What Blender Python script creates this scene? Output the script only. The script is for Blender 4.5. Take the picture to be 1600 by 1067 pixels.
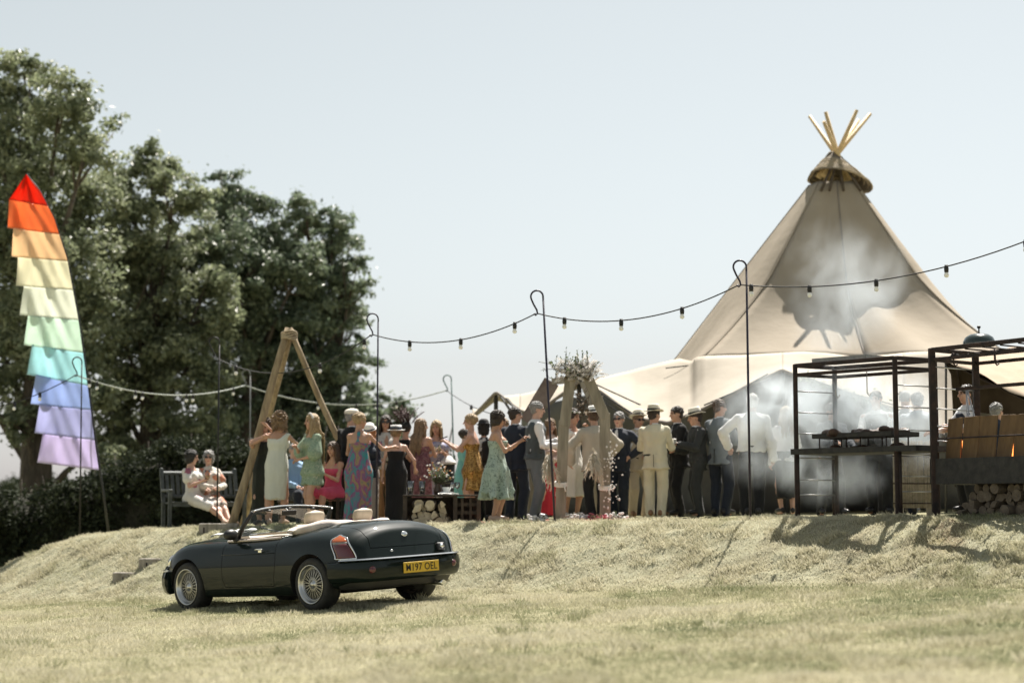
import bpy, math, random
import numpy as np
from mathutils import Vector, Matrix, Quaternion

for _o in list(bpy.data.objects):
    bpy.data.objects.remove(_o)
SC = bpy.context.scene
COL = SC.collection
R = math.radians

# ------------------------------------------------------------------ camera
F_PX = 2667.0
HOR = 790.0
CAMZ = 1.2
TILT = math.atan((HOR - 533.5) / F_PX)
cam_d = bpy.data.cameras.new('camera')
cam = bpy.data.objects.new('camera', cam_d)
COL.objects.link(cam)
cam.location = (0, 0, CAMZ)
cam.rotation_euler = (R(90) + TILT, 0, 0)
cam_d.sensor_width = 36.0
cam_d.lens = 36.0 * F_PX / 1600.0
cam_d.clip_start = 0.1
cam_d.clip_end = 5000
cam_d.dof.use_dof = True
cam_d.dof.focus_distance = 20.8
cam_d.dof.aperture_fstop = 1.0
SC.camera = cam

# ------------------------------------------------------------------ light
SUN_EL, SUN_AZ = R(60), R(23)          # azimuth measured from +Y (straight ahead) towards +X
TO_SUN = Vector((math.sin(SUN_AZ) * math.cos(SUN_EL), math.cos(SUN_AZ) * math.cos(SUN_EL), math.sin(SUN_EL)))
W = bpy.data.worlds.new('World')
SC.world = W
W.use_nodes = True
nt = W.node_tree
nt.nodes.clear()
sky = nt.nodes.new('ShaderNodeTexSky')
sky.sky_type = 'NISHITA'
sky.sun_disc = False
sky.sun_elevation = SUN_EL
sky.sun_rotation = SUN_AZ
sky.altitude = 0
sky.air_density = 1.0
sky.dust_density = 1.2
sky.ozone_density = 1.0
hs = nt.nodes.new('ShaderNodeHueSaturation')
hs.inputs['Hue'].default_value = 0.455
hs.inputs['Saturation'].default_value = 0.26
bg = nt.nodes.new('ShaderNodeBackground')
bg.inputs['Strength'].default_value = 0.0555
wo = nt.nodes.new('ShaderNodeOutputWorld')
nt.links.new(sky.outputs[0], hs.inputs['Color'])
nt.links.new(hs.outputs[0], bg.inputs['Color'])
nt.links.new(bg.outputs[0], wo.inputs[0])
sun_d = bpy.data.lights.new('sun', 'SUN')
sun_d.energy = 5.0
sun_d.angle = R(0.5)
sun_d.color = (1.0, 0.94, 0.85)
sun = bpy.data.objects.new('sun', sun_d)
COL.objects.link(sun)
sun.rotation_euler = TO_SUN.to_track_quat('Z', 'Y').to_euler()
SC.view_settings.view_transform = 'Standard'
SC.view_settings.look = 'None'
SC.view_settings.exposure = 1.13
SC.view_settings.gamma = 1.0
SC.view_settings.use_curve_mapping = False
try:
    SC.cycles.volume_bounces = 1
    SC.cycles.volume_step_rate = 1.0
    SC.cycles.volume_max_steps = 128
    SC.cycles.transparent_max_bounces = 24
    SC.cycles.max_bounces = 8
except Exception:
    pass

# ------------------------------------------------------------------ helpers
rng = np.random.default_rng(11)
random.seed(5)
CT, ST = math.cos(TILT), math.sin(TILT)


def at(px, py, D):
    """world point seen at photograph pixel (px, py), D metres ahead of the camera"""
    dx = (px - 800.0) / F_PX
    dy = -(py - 533.5) / F_PX
    t = D / (CT - dy * ST)
    return Vector((t * dx, D, CAMZ + t * (ST + dy * CT)))


def X_at(px, D):
    return (px - 800.0) / F_PX * D * 1.0


def link(name, me, mat=None, parent=None, smooth=True):
    o = bpy.data.objects.new(name, me)
    COL.objects.link(o)
    if mat is not None and len(me.materials) == 0:
        for m in (mat if isinstance(mat, (list, tuple)) else [mat]):
            me.materials.append(m)
    if parent is not None:
        o.parent = parent
    return o


def tag(o, label=None, cat=None, group=None, kind=None):
    if label: o['label'] = label
    if cat: o['category'] = cat
    if group: o['group'] = group
    if kind: o['kind'] = kind
    return o


def empty(name, loc=(0, 0, 0), rz=0.0, label=None, cat=None, group=None):
    o = bpy.data.objects.new(name, None)
    COL.objects.link(o)
    o.location = loc
    o.rotation_euler = (0, 0, rz)
    o.empty_display_size = 0.2
    return tag(o, label, cat, group)


def mesh_np(name, V, F, mats=None, midx=None, smooth=True):
    """V (n,3) array, F list of index tuples or (m,k) array"""
    me = bpy.data.meshes.new(name)
    V = np.asarray(V, dtype=np.float32)
    if isinstance(F, np.ndarray):
        m, k = F.shape
        me.vertices.add(len(V))
        me.vertices.foreach_set('co', V.ravel())
        me.loops.add(m * k)
        me.loops.foreach_set('vertex_index', F.astype(np.int32).ravel())
        me.polygons.add(m)
        me.polygons.foreach_set('loop_start', np.arange(0, m * k, k, dtype=np.int32))
        me.polygons.foreach_set('loop_total', np.full(m, k, dtype=np.int32))
        me.update(calc_edges=True)
    else:
        me.from_pydata([tuple(v) for v in V], [], F)
        me.update()
    n = len(me.polygons)
    if mats:
        for mm in mats: me.materials.append(mm)
    if midx is not None:
        me.polygons.foreach_set('material_index', np.asarray(midx, dtype=np.int32))
    me.polygons.foreach_set('use_smooth', np.full(n, smooth, dtype=bool))
    me.validate()
    return me


class MB:
    """collects shapes, builds them into ONE mesh object"""
    def __init__(s):
        s.v, s.f, s.m = [], [], []
        s.sm = []

    def add(s, V, F, m=0, smooth=False):
        b = len(s.v)
        s.v.extend([tuple(x) for x in V])
        for f in F:
            s.f.append(tuple(i + b for i in f)); s.m.append(m); s.sm.append(smooth)
        return s

    def box(s, c, size, rot=None, m=0, bev=0.0):
        """box with small chamfers"""
        hx, hy, hz = [q / 2 for q in size]
        b = min(bev, hx * .45, hy * .45, hz * .45)
        M = rot if rot is not None else Matrix.Identity(3)
        c = Vector(c)
        if b <= 0:
            V = [M @ Vector((x * hx, y * hy, z * hz)) + c for x in (-1, 1) for y in (-1, 1) for z in (-1, 1)]
            F = [(0, 1, 3, 2), (4, 6, 7, 5), (0, 4, 5, 1), (2, 3, 7, 6), (0, 2, 6, 4), (1, 5, 7, 3)]
            return s.add(V, F, m)
        V, idx = [], {}
        for x in (-1, 1):
            for y in (-1, 1):
                for z in (-1, 1):
                    for a in range(3):
                        p = [x * (hx - b), y * (hy - b), z * (hz - b)]
                        p[a] = (x * hx, y * hy, z * hz)[a]
                        idx[(x, y, z, a)] = len(V); V.append(M @ Vector(p) + c)
        F = []
        for a in range(3):
            o1, o2 = [(1, 2), (0, 2), (0, 1)][a]
            for sg in (-1, 1):
                q = []
                for u, w in ((-1, -1), (1, -1), (1, 1), (-1, 1)):
                    k = [0, 0, 0]; k[a] = sg; k[o1] = u; k[o2] = w
                    q.append(idx[(*k, a)])
                F.append(tuple(q))
        for a in range(3):
            o1, o2 = [(1, 2), (0, 2), (0, 1)][a]
            for u in (-1, 1):
                for w in (-1, 1):
                    k1 = [0, 0, 0]; k1[o1] = u; k1[o2] = w
                    k0 = list(k1); k0[a] = -1; kk = list(k1); kk[a] = 1
                    F.append((idx[(*k0, o1)], idx[(*kk, o1)], idx[(*kk, o2)], idx[(*k0, o2)]))
        for x in (-1, 1):
            for y in (-1, 1):
                for z in (-1, 1):
                    F.append((idx[(x, y, z, 0)], idx[(x, y, z, 1)], idx[(x, y, z, 2)]))
        return s.add(V, F, m)

    def bar(s, a, b, w, h=None, up=(0, 0, 1), m=0, bev=0.0):
        a, b = Vector(a), Vector(b)
        d = (b - a); L = d.length; d.normalize()
        u = Vector(up)
        if abs(d.dot(u)) > .98: u = Vector((1, 0, 0))
        x = u.cross(d).normalized(); z = d.cross(x).normalized()
        M = Matrix((x, z, d)).transposed()
        return s.box((a + b) / 2, (w, h or w, L), M, m, bev)

    def tube(s, pts, r, n=8, m=0, cap=True, smooth=True, flat=None):
        pts = [Vector(p) for p in pts]
        if not isinstance(r, (list, tuple, np.ndarray)): r = [r] * len(pts)
        V, F = [], []
        prev = None
        for i, p in enumerate(pts):
            t = (pts[min(i + 1, len(pts) - 1)] - pts[max(i - 1, 0)])
            if t.length < 1e-9: t = Vector((0, 0, 1))
            t.normalize()
            if prev is None:
                a = Vector((0, 0, 1)) if abs(t.z) < .9 else Vector((1, 0, 0))
                x = a.cross(t).normalized()
            else:
                x = (prev - t * prev.dot(t))
                x = x.normalized() if x.length > 1e-6 else Vector((1, 0, 0))
            prev = x
            y = t.cross(x)
            for k in range(n):
                an = 2 * math.pi * k / n
                fy = flat if flat else 1.0
                V.append(p + (x * math.cos(an) + y * math.sin(an) * fy) * r[i])
        for i in range(len(pts) - 1):
            for k in range(n):
                k2 = (k + 1) % n
                F.append((i * n + k, i * n + k2, (i + 1) * n + k2, (i + 1) * n + k))
        s.add(V, F, m, smooth)
        if cap:
            b = len(s.v) - len(V)
            s.f.append(tuple(b + k for k in reversed(range(n)))); s.m.append(m); s.sm.append(False)
            e = b + (len(pts) - 1) * n
            s.f.append(tuple(e + k for k in range(n))); s.m.append(m); s.sm.append(False)
        return s

    def lathe(s, prof, c=(0, 0, 0), n=24, M=None, m=0, smooth=True, sx=1.0, sy=1.0):
        """prof list of (radius, z)"""
        M = M or Matrix.Identity(3)
        c = Vector(c)
        V, F = [], []
        for (r, z) in prof:
            for k in range(n):
                a = 2 * math.pi * k / n
                V.append(M @ Vector((r * math.cos(a) * sx, r * math.sin(a) * sy, z)) + c)
        for i in range(len(prof) - 1):
            for k in range(n):
                k2 = (k + 1) % n
                F.append((i * n + k, i * n + k2, (i + 1) * n + k2, (i + 1) * n + k))
        return s.add(V, F, m, smooth)

    def ell(s, c, rad, M=None, n=12, m=0):
        prof = []
        k = max(5, n // 2 + 1)
        M = M or Matrix.Identity(3)
        V, F = [], []
        c = Vector(c)
        for i in range(k):
            th = math.pi * i / (k - 1)
            for j in range(n):
                a = 2 * math.pi * j / n
                V.append(M @ Vector((rad[0] * math.sin(th) * math.cos(a), rad[1] * math.sin(th) * math.sin(a), -rad[2] * math.cos(th))) + c)
        for i in range(k - 1):
            for j in range(n):
                j2 = (j + 1) % n
                F.append((i * n + j, i * n + j2, (i + 1) * n + j2, (i + 1) * n + j))
        return s.add(V, F, m, True)

    def build(s, name, mat, parent=None, kind=None):
        me = bpy.data.meshes.new(name)
        me.from_pydata(s.v, [], s.f)
        for mm in (mat if isinstance(mat, (list, tuple)) else [mat]): me.materials.append(mm)
        me.polygons.foreach_set('material_index', np.asarray(s.m, dtype=np.int32))
        me.polygons.foreach_set('use_smooth', np.asarray(s.sm, dtype=bool))
        me.update()
        me.validate()
        o = link(name, me, None, parent)
        if kind: o['kind'] = kind
        return o


# ------------------------------------------------------------------ materials
_MC = {}


def mat(name, c, rough=.6, c2=None, scale=8.0, bump=0.0, bscale=None, metal=0.0, spec=.5, trans=0.0, stretch=(1, 1, 1),
        sub=0.0, coat=0.0, detail=4.0, sheen=0.0, ramp=(.35, .65), alpha=1.0):
    if name in _MC: return _MC[name]
    m = bpy.data.materials.new(name)
    _MC[name] = m
    m.use_nodes = True
    t = m.node_tree
    p = t.nodes['Principled BSDF']
    out = t.nodes['Material Output']
    p.inputs['Base Color'].default_value = (*c, 1)
    p.inputs['Roughness'].default_value = rough
    p.inputs['Metallic'].default_value = metal
    p.inputs['Specular IOR Level'].default_value = spec
    p.inputs['Coat Weight'].default_value = coat
    p.inputs['Coat Roughness'].default_value = 0.03
    if sheen: p.inputs['Sheen Weight'].default_value = sheen
    if sub:
        p.inputs['Subsurface Weight'].default_value = sub
        p.inputs['Subsurface Radius'].default_value = (.012, .005, .003)
        p.inputs['Subsurface Scale'].default_value = 1.0
    if c2 is not None or bump:
        tc = t.nodes.new('ShaderNodeTexCoord')
        mp = t.nodes.new('ShaderNodeMapping')
        mp.inputs['Scale'].default_value = stretch
        t.links.new(tc.outputs['Object'], mp.inputs['Vector'])
    if c2 is not None:
        nz = t.nodes.new('ShaderNodeTexNoise')
        nz.inputs['Scale'].default_value = scale
        nz.inputs['Detail'].default_value = detail
        cr = t.nodes.new('ShaderNodeValToRGB')
        cr.color_ramp.elements[0].position = ramp[0]
        cr.color_ramp.elements[1].position = ramp[1]
        cr.color_ramp.elements[0].color = (*c, 1)
        cr.color_ramp.elements[1].color = (*c2, 1)
        t.links.new(mp.outputs[0], nz.inputs['Vector'])
        t.links.new(nz.outputs['Fac'], cr.inputs['Fac'])
        t.links.new(cr.outputs[0], p.inputs['Base Color'])
    if bump:
        nb = t.nodes.new('ShaderNodeTexNoise')
        nb.inputs['Scale'].default_value = bscale or scale * 3
        nb.inputs['Detail'].default_value = 5
        bp = t.nodes.new('ShaderNodeBump')
        bp.inputs['Strength'].default_value = min(1.0, bump)
        bp.inputs['Distance'].default_value = 0.02
        t.links.new(mp.outputs[0], nb.inputs['Vector'])
        t.links.new(nb.outputs['Fac'], bp.inputs['Height'])
        t.links.new(bp.outputs[0], p.inputs['Normal'])
    if trans:
        tr = t.nodes.new('ShaderNodeBsdfTranslucent')
        tr.inputs['Color'].default_value = (*c, 1)
        if c2 is not None: t.links.new(cr.outputs[0], tr.inputs['Color'])
        mx = t.nodes.new('ShaderNodeMixShader')
        mx.inputs[0].default_value = trans
        t.links.new(p.outputs[0], mx.inputs[1])
        t.links.new(tr.outputs[0], mx.inputs[2])
        t.links.new(mx.outputs[0], out.inputs[0])
    return m


def print_mat(name, cols, scale=14.0, rough=.7, kind='voronoi', stops=None, trans=0.1, stretch=(1, 1, 1), seed=0):
    """printed fabric: several colours in patches"""
    if name in _MC: return _MC[name]
    m = bpy.data.materials.new(name); _MC[name] = m
    m.use_nodes = True
    t = m.node_tree; p = t.nodes['Principled BSDF']
    p.inputs['Roughness'].default_value = rough
    p.inputs['Specular IOR Level'].default_value = .25
    tc = t.nodes.new('ShaderNodeTexCoord')
    mp = t.nodes.new('ShaderNodeMapping')
    mp.inputs['Scale'].default_value = stretch
    mp.inputs['Location'].default_value = (seed * 1.7, seed * .9, seed * .4)
    t.links.new(tc.outputs['Object'], mp.inputs['Vector'])
    nz = t.nodes.new('ShaderNodeTexNoise'); nz.inputs['Scale'].default_value = scale; nz.inputs['Detail'].default_value = 2.5
    nz.inputs['Distortion'].default_value = 1.2 if kind != 'voronoi' else 0.0
    t.links.new(mp.outputs[0], nz.inputs['Vector'])
    src = nz.outputs['Fac']
    if kind == 'voronoi':
        vo = t.nodes.new('ShaderNodeTexVoronoi'); vo.inputs['Scale'].default_value = scale
        mxv = t.nodes.new('ShaderNodeMix'); mxv.data_type = 'RGBA'; mxv.inputs[0].default_value = .12
        t.links.new(mp.outputs[0], mxv.inputs[6]); t.links.new(nz.outputs['Color'], mxv.inputs[7])
        t.links.new(mxv.outputs[2], vo.inputs['Vector'])
        sp = t.nodes.new('ShaderNodeSeparateColor')
        t.links.new(vo.outputs['Color'], sp.inputs[0])
        src = sp.outputs[0]
    cr = t.nodes.new('ShaderNodeValToRGB')
    cr.color_ramp.interpolation = 'CONSTANT' if kind == 'voronoi' else 'LINEAR'
    n = len(cols)
    if stops is None:
        stops = [i / n for i in range(n)] if kind == 'voronoi' else [.3 + .4 * i / (n - 1) for i in range(n)]
    el = cr.color_ramp.elements
    while len(el) < n: el.new(.5)
    for i in range(n):
        el[i].position = stops[i]; el[i].color = (*cols[i], 1)
    t.links.new(src, cr.inputs['Fac'])
    t.links.new(cr.outputs[0], p.inputs['Base Color'])
    if trans:
        out = t.nodes['Material Output']
        tr = t.nodes.new('ShaderNodeBsdfTranslucent'); t.links.new(cr.outputs[0], tr.inputs['Color'])
        mx = t.nodes.new('ShaderNodeMixShader'); mx.inputs[0].default_value = trans
        t.links.new(p.outputs[0], mx.inputs[1]); t.links.new(tr.outputs[0], mx.inputs[2]); t.links.new(mx.outputs[0], out.inputs[0])
    return m


# value noise for geometry
_PERM = np.random.default_rng(3).random((64, 64, 64)).astype(np.float32)


def vnoise(x, y, z=0.0):
    x = np.asarray(x, dtype=np.float64); y = np.asarray(y, dtype=np.float64); z = np.asarray(z, dtype=np.float64) + 0 * x
    xi = np.floor(x).astype(int); yi = np.floor(y).astype(int); zi = np.floor(z).astype(int)
    fx, fy, fz = x - xi, y - yi, z - zi
    fx = fx * fx * (3 - 2 * fx); fy = fy * fy * (3 - 2 * fy); fz = fz * fz * (3 - 2 * fz)
    def g(a, b, c): return _PERM[(xi + a) & 63, (yi + b) & 63, (zi + c) & 63]
    c00 = g(0, 0, 0) * (1 - fx) + g(1, 0, 0) * fx; c10 = g(0, 1, 0) * (1 - fx) + g(1, 1, 0) * fx
    c01 = g(0, 0, 1) * (1 - fx) + g(1, 0, 1) * fx; c11 = g(0, 1, 1) * (1 - fx) + g(1, 1, 1) * fx
    return (c00 * (1 - fy) + c10 * fy) * (1 - fz) + (c01 * (1 - fy) + c11 * fy) * fz


def fbm(x, y, z=0.0, o=4):
    s, a, t = 0, .5, 0
    for i in range(o):
        s = s + a * vnoise(x * 2 ** i + i * 7.3, y * 2 ** i + i * 3.1, np.asarray(z) * 2 ** i); t += a; a *= .5
    return s / t


def sstep(a, b, x):
    t = np.clip((x - a) / (b - a), 0, 1)
    return t * t * (3 - 2 * t)


def pchip(xs, ys, x):
    """smooth monotone-ish interpolation of a key table (xs ascending)"""
    xs = np.asarray(xs, float); ys = np.asarray(ys, float); x = np.clip(np.asarray(x, float), xs[0], xs[-1])
    h = np.diff(xs); d = np.diff(ys) / h
    m = np.zeros(len(xs)); m[0], m[-1] = d[0], d[-1]
    for i in range(1, len(xs) - 1):
        m[i] = 0 if d[i - 1] * d[i] <= 0 else 2 * d[i - 1] * d[i] / (d[i - 1] + d[i])
    i = np.clip(np.searchsorted(xs, x, side='right') - 1, 0, len(xs) - 2)
    t = (x - xs[i]) / h[i]
    return ((2 * t ** 3 - 3 * t ** 2 + 1) * ys[i] + (t ** 3 - 2 * t ** 2 + t) * h[i] * m[i]
            + (-2 * t ** 3 + 3 * t ** 2) * ys[i + 1] + (t ** 3 - t ** 2) * h[i] * m[i + 1])
# ------------------------------------------------------------------ terrain
EX = [-14, -9.5, -6.73, -3.9, -1.6, .58, 3.65, 5.27, 8, 14]
EY = [32.5, 30.5, 28.5, 26.2, 24.5, 23.2, 21.3, 19.7, 17.6, 14.5]
ZX = [-14, -10.5, -9.2, -8.2, -7.2, -6.2, -3.9, .58, 5.27, 12]
ZY = [-.45, -.42, .02, .42, .68, .80, .87, .97, 1.07, 1.2]


def edge_y(x): return pchip(EX, EY, x)
def ztop(x): return pchip(ZX, ZY, x)
def zlow(x, y): return .10 + .055 * np.clip(x, -12, 12) + 0 * y


def ground_base(x, y):
    x = np.asarray(x, float); y = np.asarray(y, float)
    e = edge_y(x); run = pchip([-14, -6, -3, 1, 6, 14], [2.6, 2.5, 2.1, 2.0, 2.7, 3.0], x)
    s = (y - (e - run)) / run
    b = sstep(-.12, 1.1, s)
    zt = ztop(x) + 0.0 * y
    far = sstep(33, 60, y)
    zt = zt * (1 - far) + .75 * far
    z = zlow(x, y) * (1 - b) + zt * b
    outx = sstep(14, 60, np.abs(x))
    z = z * (1 - outx) + (.35) * outx
    return z, s


def ground(x, y):
    z, s = ground_base(x, y)
    return float(z)


def axis(lo, hi, step, far, g=1.25):
    c = list(np.arange(lo, hi + 1e-6, step)); d = step; a = c[-1]
    up = []
    while a < far: d *= g; a += d; up.append(a)
    d = step; a = c[0]; dn = []
    while a > -far: d *= g; a -= d; dn.append(a)
    return np.array(dn[::-1] + c + up)


gx = axis(-9.5, 9.0, .06, 900); gy = axis(8.5, 30.5, .06, 1500)
gy = gy[gy > -900]
GX, GY = np.meshgrid(gx, gy, indexing='ij')
GZ, GS = ground_base(GX, GY)
bank = sstep(-.05, .15, GS) * (1 - sstep(.95, 1.15, GS))
inside = (1 - sstep(9, 12, np.abs(GX))) * (1 - sstep(31, 35, GY))
clod = fbm(GX * 3.6 + 1.4 * GY, GY * 4.6, 0, 4) - .5
clod2 = np.clip(fbm(GX * 4.2 + 40 + GY * 2.0, GY * 6.5 + 11, 0, 3) - .54, 0, 1)
rough_r = .65 + .45 * sstep(2.0, 5.0, GX)
DISP = bank * inside * (clod * .075 + clod2 * .22 * rough_r) + inside * (fbm(GX * .8, GY * .8, 0, 3) - .5) * .05 + inside * (1 - bank) * (fbm(GX * 4, GY * 4, 0, 2) - .5) * .018
GZ = GZ + DISP
nx, ny = GX.shape
V = np.stack([GX, GY, GZ], -1).reshape(-1, 3)
I = np.arange(nx * ny).reshape(nx, ny)
Fq = np.stack([I[:-1, :-1], I[1:, :-1], I[1:, 1:], I[:-1, 1:]], -1).reshape(-1, 4)


def gz_at(x, y):
    """bilinear height of the built ground sheet"""
    x = np.asarray(x, float); y = np.asarray(y, float)
    i = np.clip(np.searchsorted(gx, x) - 1, 0, nx - 2); j = np.clip(np.searchsorted(gy, y) - 1, 0, ny - 2)
    fx = (x - gx[i]) / (gx[i + 1] - gx[i]); fy = (y - gy[j]) / (gy[j + 1] - gy[j])
    return (GZ[i, j] * (1 - fx) * (1 - fy) + GZ[i + 1, j] * fx * (1 - fy) + GZ[i, j + 1] * (1 - fx) * fy + GZ[i + 1, j + 1] * fx * fy)


def ground_material():
    m = bpy.data.materials.new('dry_lawn'); m.use_nodes = True
    t = m.node_tree; p = t.nodes['Principled BSDF']; p.inputs['Roughness'].default_value = .9
    p.inputs['Specular IOR Level'].default_value = .15
    tc = t.nodes.new('ShaderNodeTexCoord')
    def noise(scale, detail=6, rough=.6):
        n = t.nodes.new('ShaderNodeTexNoise'); n.inputs['Scale'].default_value = scale; n.inputs['Detail'].default_value = detail
        n.inputs['Roughness'].default_value = rough
        t.links.new(tc.outputs['Object'], n.inputs['Vector']); return n.outputs['Fac']
    def ramp(src, stops):
        r = t.nodes.new('ShaderNodeValToRGB'); e = r.color_ramp.elements
        while len(e) < len(stops): e.new(.5)
        for i, (po, c) in enumerate(stops): e[i].position = po; e[i].color = (*c, 1)
        t.links.new(src, r.inputs['Fac']); return r.outputs[0]
    def mix(fac, a, b):
        x = t.nodes.new('ShaderNodeMix'); x.data_type = 'RGBA'
        if isinstance(fac, float): x.inputs[0].default_value = fac
        else: t.links.new(fac, x.inputs[0])
        t.links.new(a, x.inputs[6]); t.links.new(b, x.inputs[7]); return x.outputs[2]
    base = ramp(noise(.9, 7, .65), [(.32, (.20, .205, .115)), (.47, (.29, .28, .17)), (.62, (.36, .335, .215))])
    fine = ramp(noise(22, 4), [(.3, (.17, .165, .09)), (.5, (.29, .265, .16)), (.7, (.41, .37, .24))])
    lawn = mix(.5, base, fine)
    bk = ramp(noise(4.5, 8, .7), [(.30, (.14, .135, .08)), (.42, (.26, .25, .165)), (.58, (.33, .32, .225)), (.74, (.25, .255, .155))])
    soil = ramp(noise(3.0, 6, .7), [(.35, (.07, .06, .035)), (.5, (.17, .125, .075)), (.66, (.24, .20, .10))])
    at_ = t.nodes.new('ShaderNodeAttribute'); at_.attribute_name = 'bank'
    sp = t.nodes.new('ShaderNodeSeparateColor'); t.links.new(at_.outputs['Color'], sp.inputs[0])
    bk2 = mix(sp.outputs[1], bk, soil)
    col = mix(sp.outputs[0], lawn, bk2)
    t.links.new(col, p.inputs['Base Color'])
    bp = t.nodes.new('ShaderNodeBump'); bp.inputs['Strength'].default_value = .8; bp.inputs['Distance'].default_value = .03
    t.links.new(noise(35, 5, .7), bp.inputs['Height']); t.links.new(bp.outputs[0], p.inputs['Normal'])
    return m


gme = mesh_np('ground', V, Fq, [ground_material()])
ca = gme.color_attributes.new('bank', 'FLOAT_COLOR', 'POINT')
cdat = np.zeros((nx * ny, 4), np.float32)
cdat[:, 0] = bank.ravel(); cdat[:, 1] = (sstep(3.0, 6.0, GX) * sstep(.45, .6, fbm(GX * 1.3, GY * 1.3, 0, 3)) * .9 + .25 * sstep(.5, .6, fbm(GX * 2.5 + 9, GY * 2.5, 0, 3))).clip(0, 1).ravel(); cdat[:, 3] = 1
ca.data.foreach_set('color', cdat.ravel())
g_obj = link('ground', gme)
tag(g_obj, kind='structure', label='dry mown lawn rising in a rough grass bank to a terrace', cat='ground')


# ------------------------------------------------------------------ grass
def grass_material():
    m = bpy.data.materials.new('grass_blades'); m.use_nodes = True
    t = m.node_tree; p = t.nodes['Principled BSDF']; p.inputs['Roughness'].default_value = .65; p.inputs['Specular IOR Level'].default_value = .3
    a = t.nodes.new('ShaderNodeAttribute'); a.attribute_name = 'tint'
    sp = t.nodes.new('ShaderNodeSeparateColor'); t.links.new(a.outputs['Color'], sp.inputs[0])
    r = t.nodes.new('ShaderNodeValToRGB'); e = r.color_ramp.elements
    for i, (po, c) in enumerate([(0, (.165, .19, .105)), (.3, (.32, .325, .20)), (.6, (.47, .445, .31)), (1, (.60, .565, .435))]):
        if i > 1: e.new(.5)
    for i, (po, c) in enumerate([(0, (.165, .19, .105)), (.3, (.32, .325, .20)), (.6, (.47, .445, .31)), (1, (.60, .565, .435))]):
        e[i].position = po; e[i].color = (*c, 1)
    t.links.new(sp.outputs[0], r.inputs['Fac']); t.links.new(r.outputs[0], p.inputs['Base Color'])
    tr = t.nodes.new('ShaderNodeBsdfTranslucent'); t.links.new(r.outputs[0], tr.inputs['Color'])
    mx = t.nodes.new('ShaderNodeMixShader'); mx.inputs[0].default_value = .4
    t.links.new(p.outputs[0], mx.inputs[1]); t.links.new(tr.outputs[0], mx.inputs[2])
    t.links.new(mx.outputs[0], t.nodes['Material Output'].inputs[0])
    return m


GM = grass_material()


def blades(name, x, y, length, width, lean, tint, label, extra=None):
    n = len(x)
    z = gz_at(x, y) - .004
    a = rng.uniform(0, 2 * np.pi, n); la = rng.uniform(0, 2 * np.pi, n)
    lx, ly = np.cos(la) * lean * length, np.sin(la) * lean * length
    if extra is not None: lx = lx + extra[0] * length; ly = ly + extra[1] * length
    wx, wy = np.cos(a) * width / 2, np.sin(a) * width / 2
    h = np.sqrt(np.maximum(.1, 1 - lean ** 2)) * length
    P0 = np.stack([x - wx, y - wy, z], -1); P1 = np.stack([x + wx, y + wy, z], -1)
    M0 = np.stack([x - wx * .8 + lx * .4, y - wy * .8 + ly * .4, z + h * .6], -1)
    M1 = np.stack([x + wx * .8 + lx * .4, y + wy * .8 + ly * .4, z + h * .6], -1)
    T = np.stack([x + lx, y + ly, z + h], -1)
    V = np.stack([P0, P1, M1, T], 1).reshape(-1, 3)
    b = np.arange(n) * 4
    F = np.stack([b, b + 1, b + 2, b + 3], -1)
    me = mesh_np(name, V, F, [GM], smooth=False)
    ca = me.color_attributes.new('tint', 'FLOAT_COLOR', 'POINT')
    c = np.zeros((n * 4, 4), np.float32); c[:, 0] = np.repeat(tint, 4); c[:, 3] = 1
    ca.data.foreach_set('color', c.ravel())
    o = link(name, me)
    return tag(o, label=label, cat='grass', kind='stuff')


def in_view(n, d0, d1, pw):
    u = rng.random(n)
    d = (d0 ** pw + u * (d1 ** pw - d0 ** pw)) ** (1 / pw)
    x = rng.uniform(-1, 1, n) * (.325 * d + 2.6 * rng.random(n) ** 1.5)
    return x, d


NG = 500000
x, y = in_view(NG, 8.2, 27.5, 1.1)
s_ = ground_base(x, y)[1]
keep = s_ < .05
x, y = x[keep], y[keep]
patch = fbm(x * .55, y * .55, 0, 4); pat2 = fbm(x * 2.3 + 30, y * 2.3, 0, 3)
tint = np.clip(.64 + (patch - .5) * 1.9 + (pat2 - .5) * .9 + rng.normal(0, .17, len(x)), 0, 1)
ln = (.022 + .05 * sstep(.5, .75, pat2) + .018 * rng.random(len(x)))
blades('lawn_grass', x, y, ln, .0042 + .003 * rng.random(len(x)), rng.uniform(.2, .75, len(x)), tint, 'short dry yellow grass of the lawn around the car')
# rough grass of the bank, hanging downhill, in clumps
n = 420000
x = rng.uniform(-10.3, 9.8, n); y = edge_y(x) - rng.uniform(-1.2, 3.1, n)
s_ = ground_base(x, y)[1]
cl = fbm(x * 3.1 + .8 * y, y * 3.1, 0, 4)
keep = (s_ > -.02) & (s_ < 1.5) & (rng.random(n) < .34 + .7 * sstep(.50, .66, cl) * (.7 + 1.3 * sstep(3, 5, x))) & (np.abs(x) < .335 * y + 1.5)
x, y, cl, s_ = x[keep], y[keep], cl[keep], s_[keep]
green = sstep(3.5, 6, x) * .25 + sstep(.55, .68, fbm(x * 1.1 + 5, y * 1.1, 0, 3)) * .35
gs2 = sstep(-5.6, -3.4, x) * (1 - sstep(-3.2, -2.6, x)) * .35
tint = np.clip(.87 - green - gs2 + rng.normal(0, .16, len(x)), 0, 1)
ln = .024 + .02 * rng.random(len(x)) + .06 * rng.random(len(x)) * sstep(.5, .7, cl)
blades('bank_grass', x, y, ln, .006 + .004 * rng.random(len(x)), rng.uniform(.3, .9, len(x)), tint, 'long dry tufted grass covering the bank below the terrace',
       (-.15 + 0 * x, -.45 * (s_ < .95)))

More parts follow.
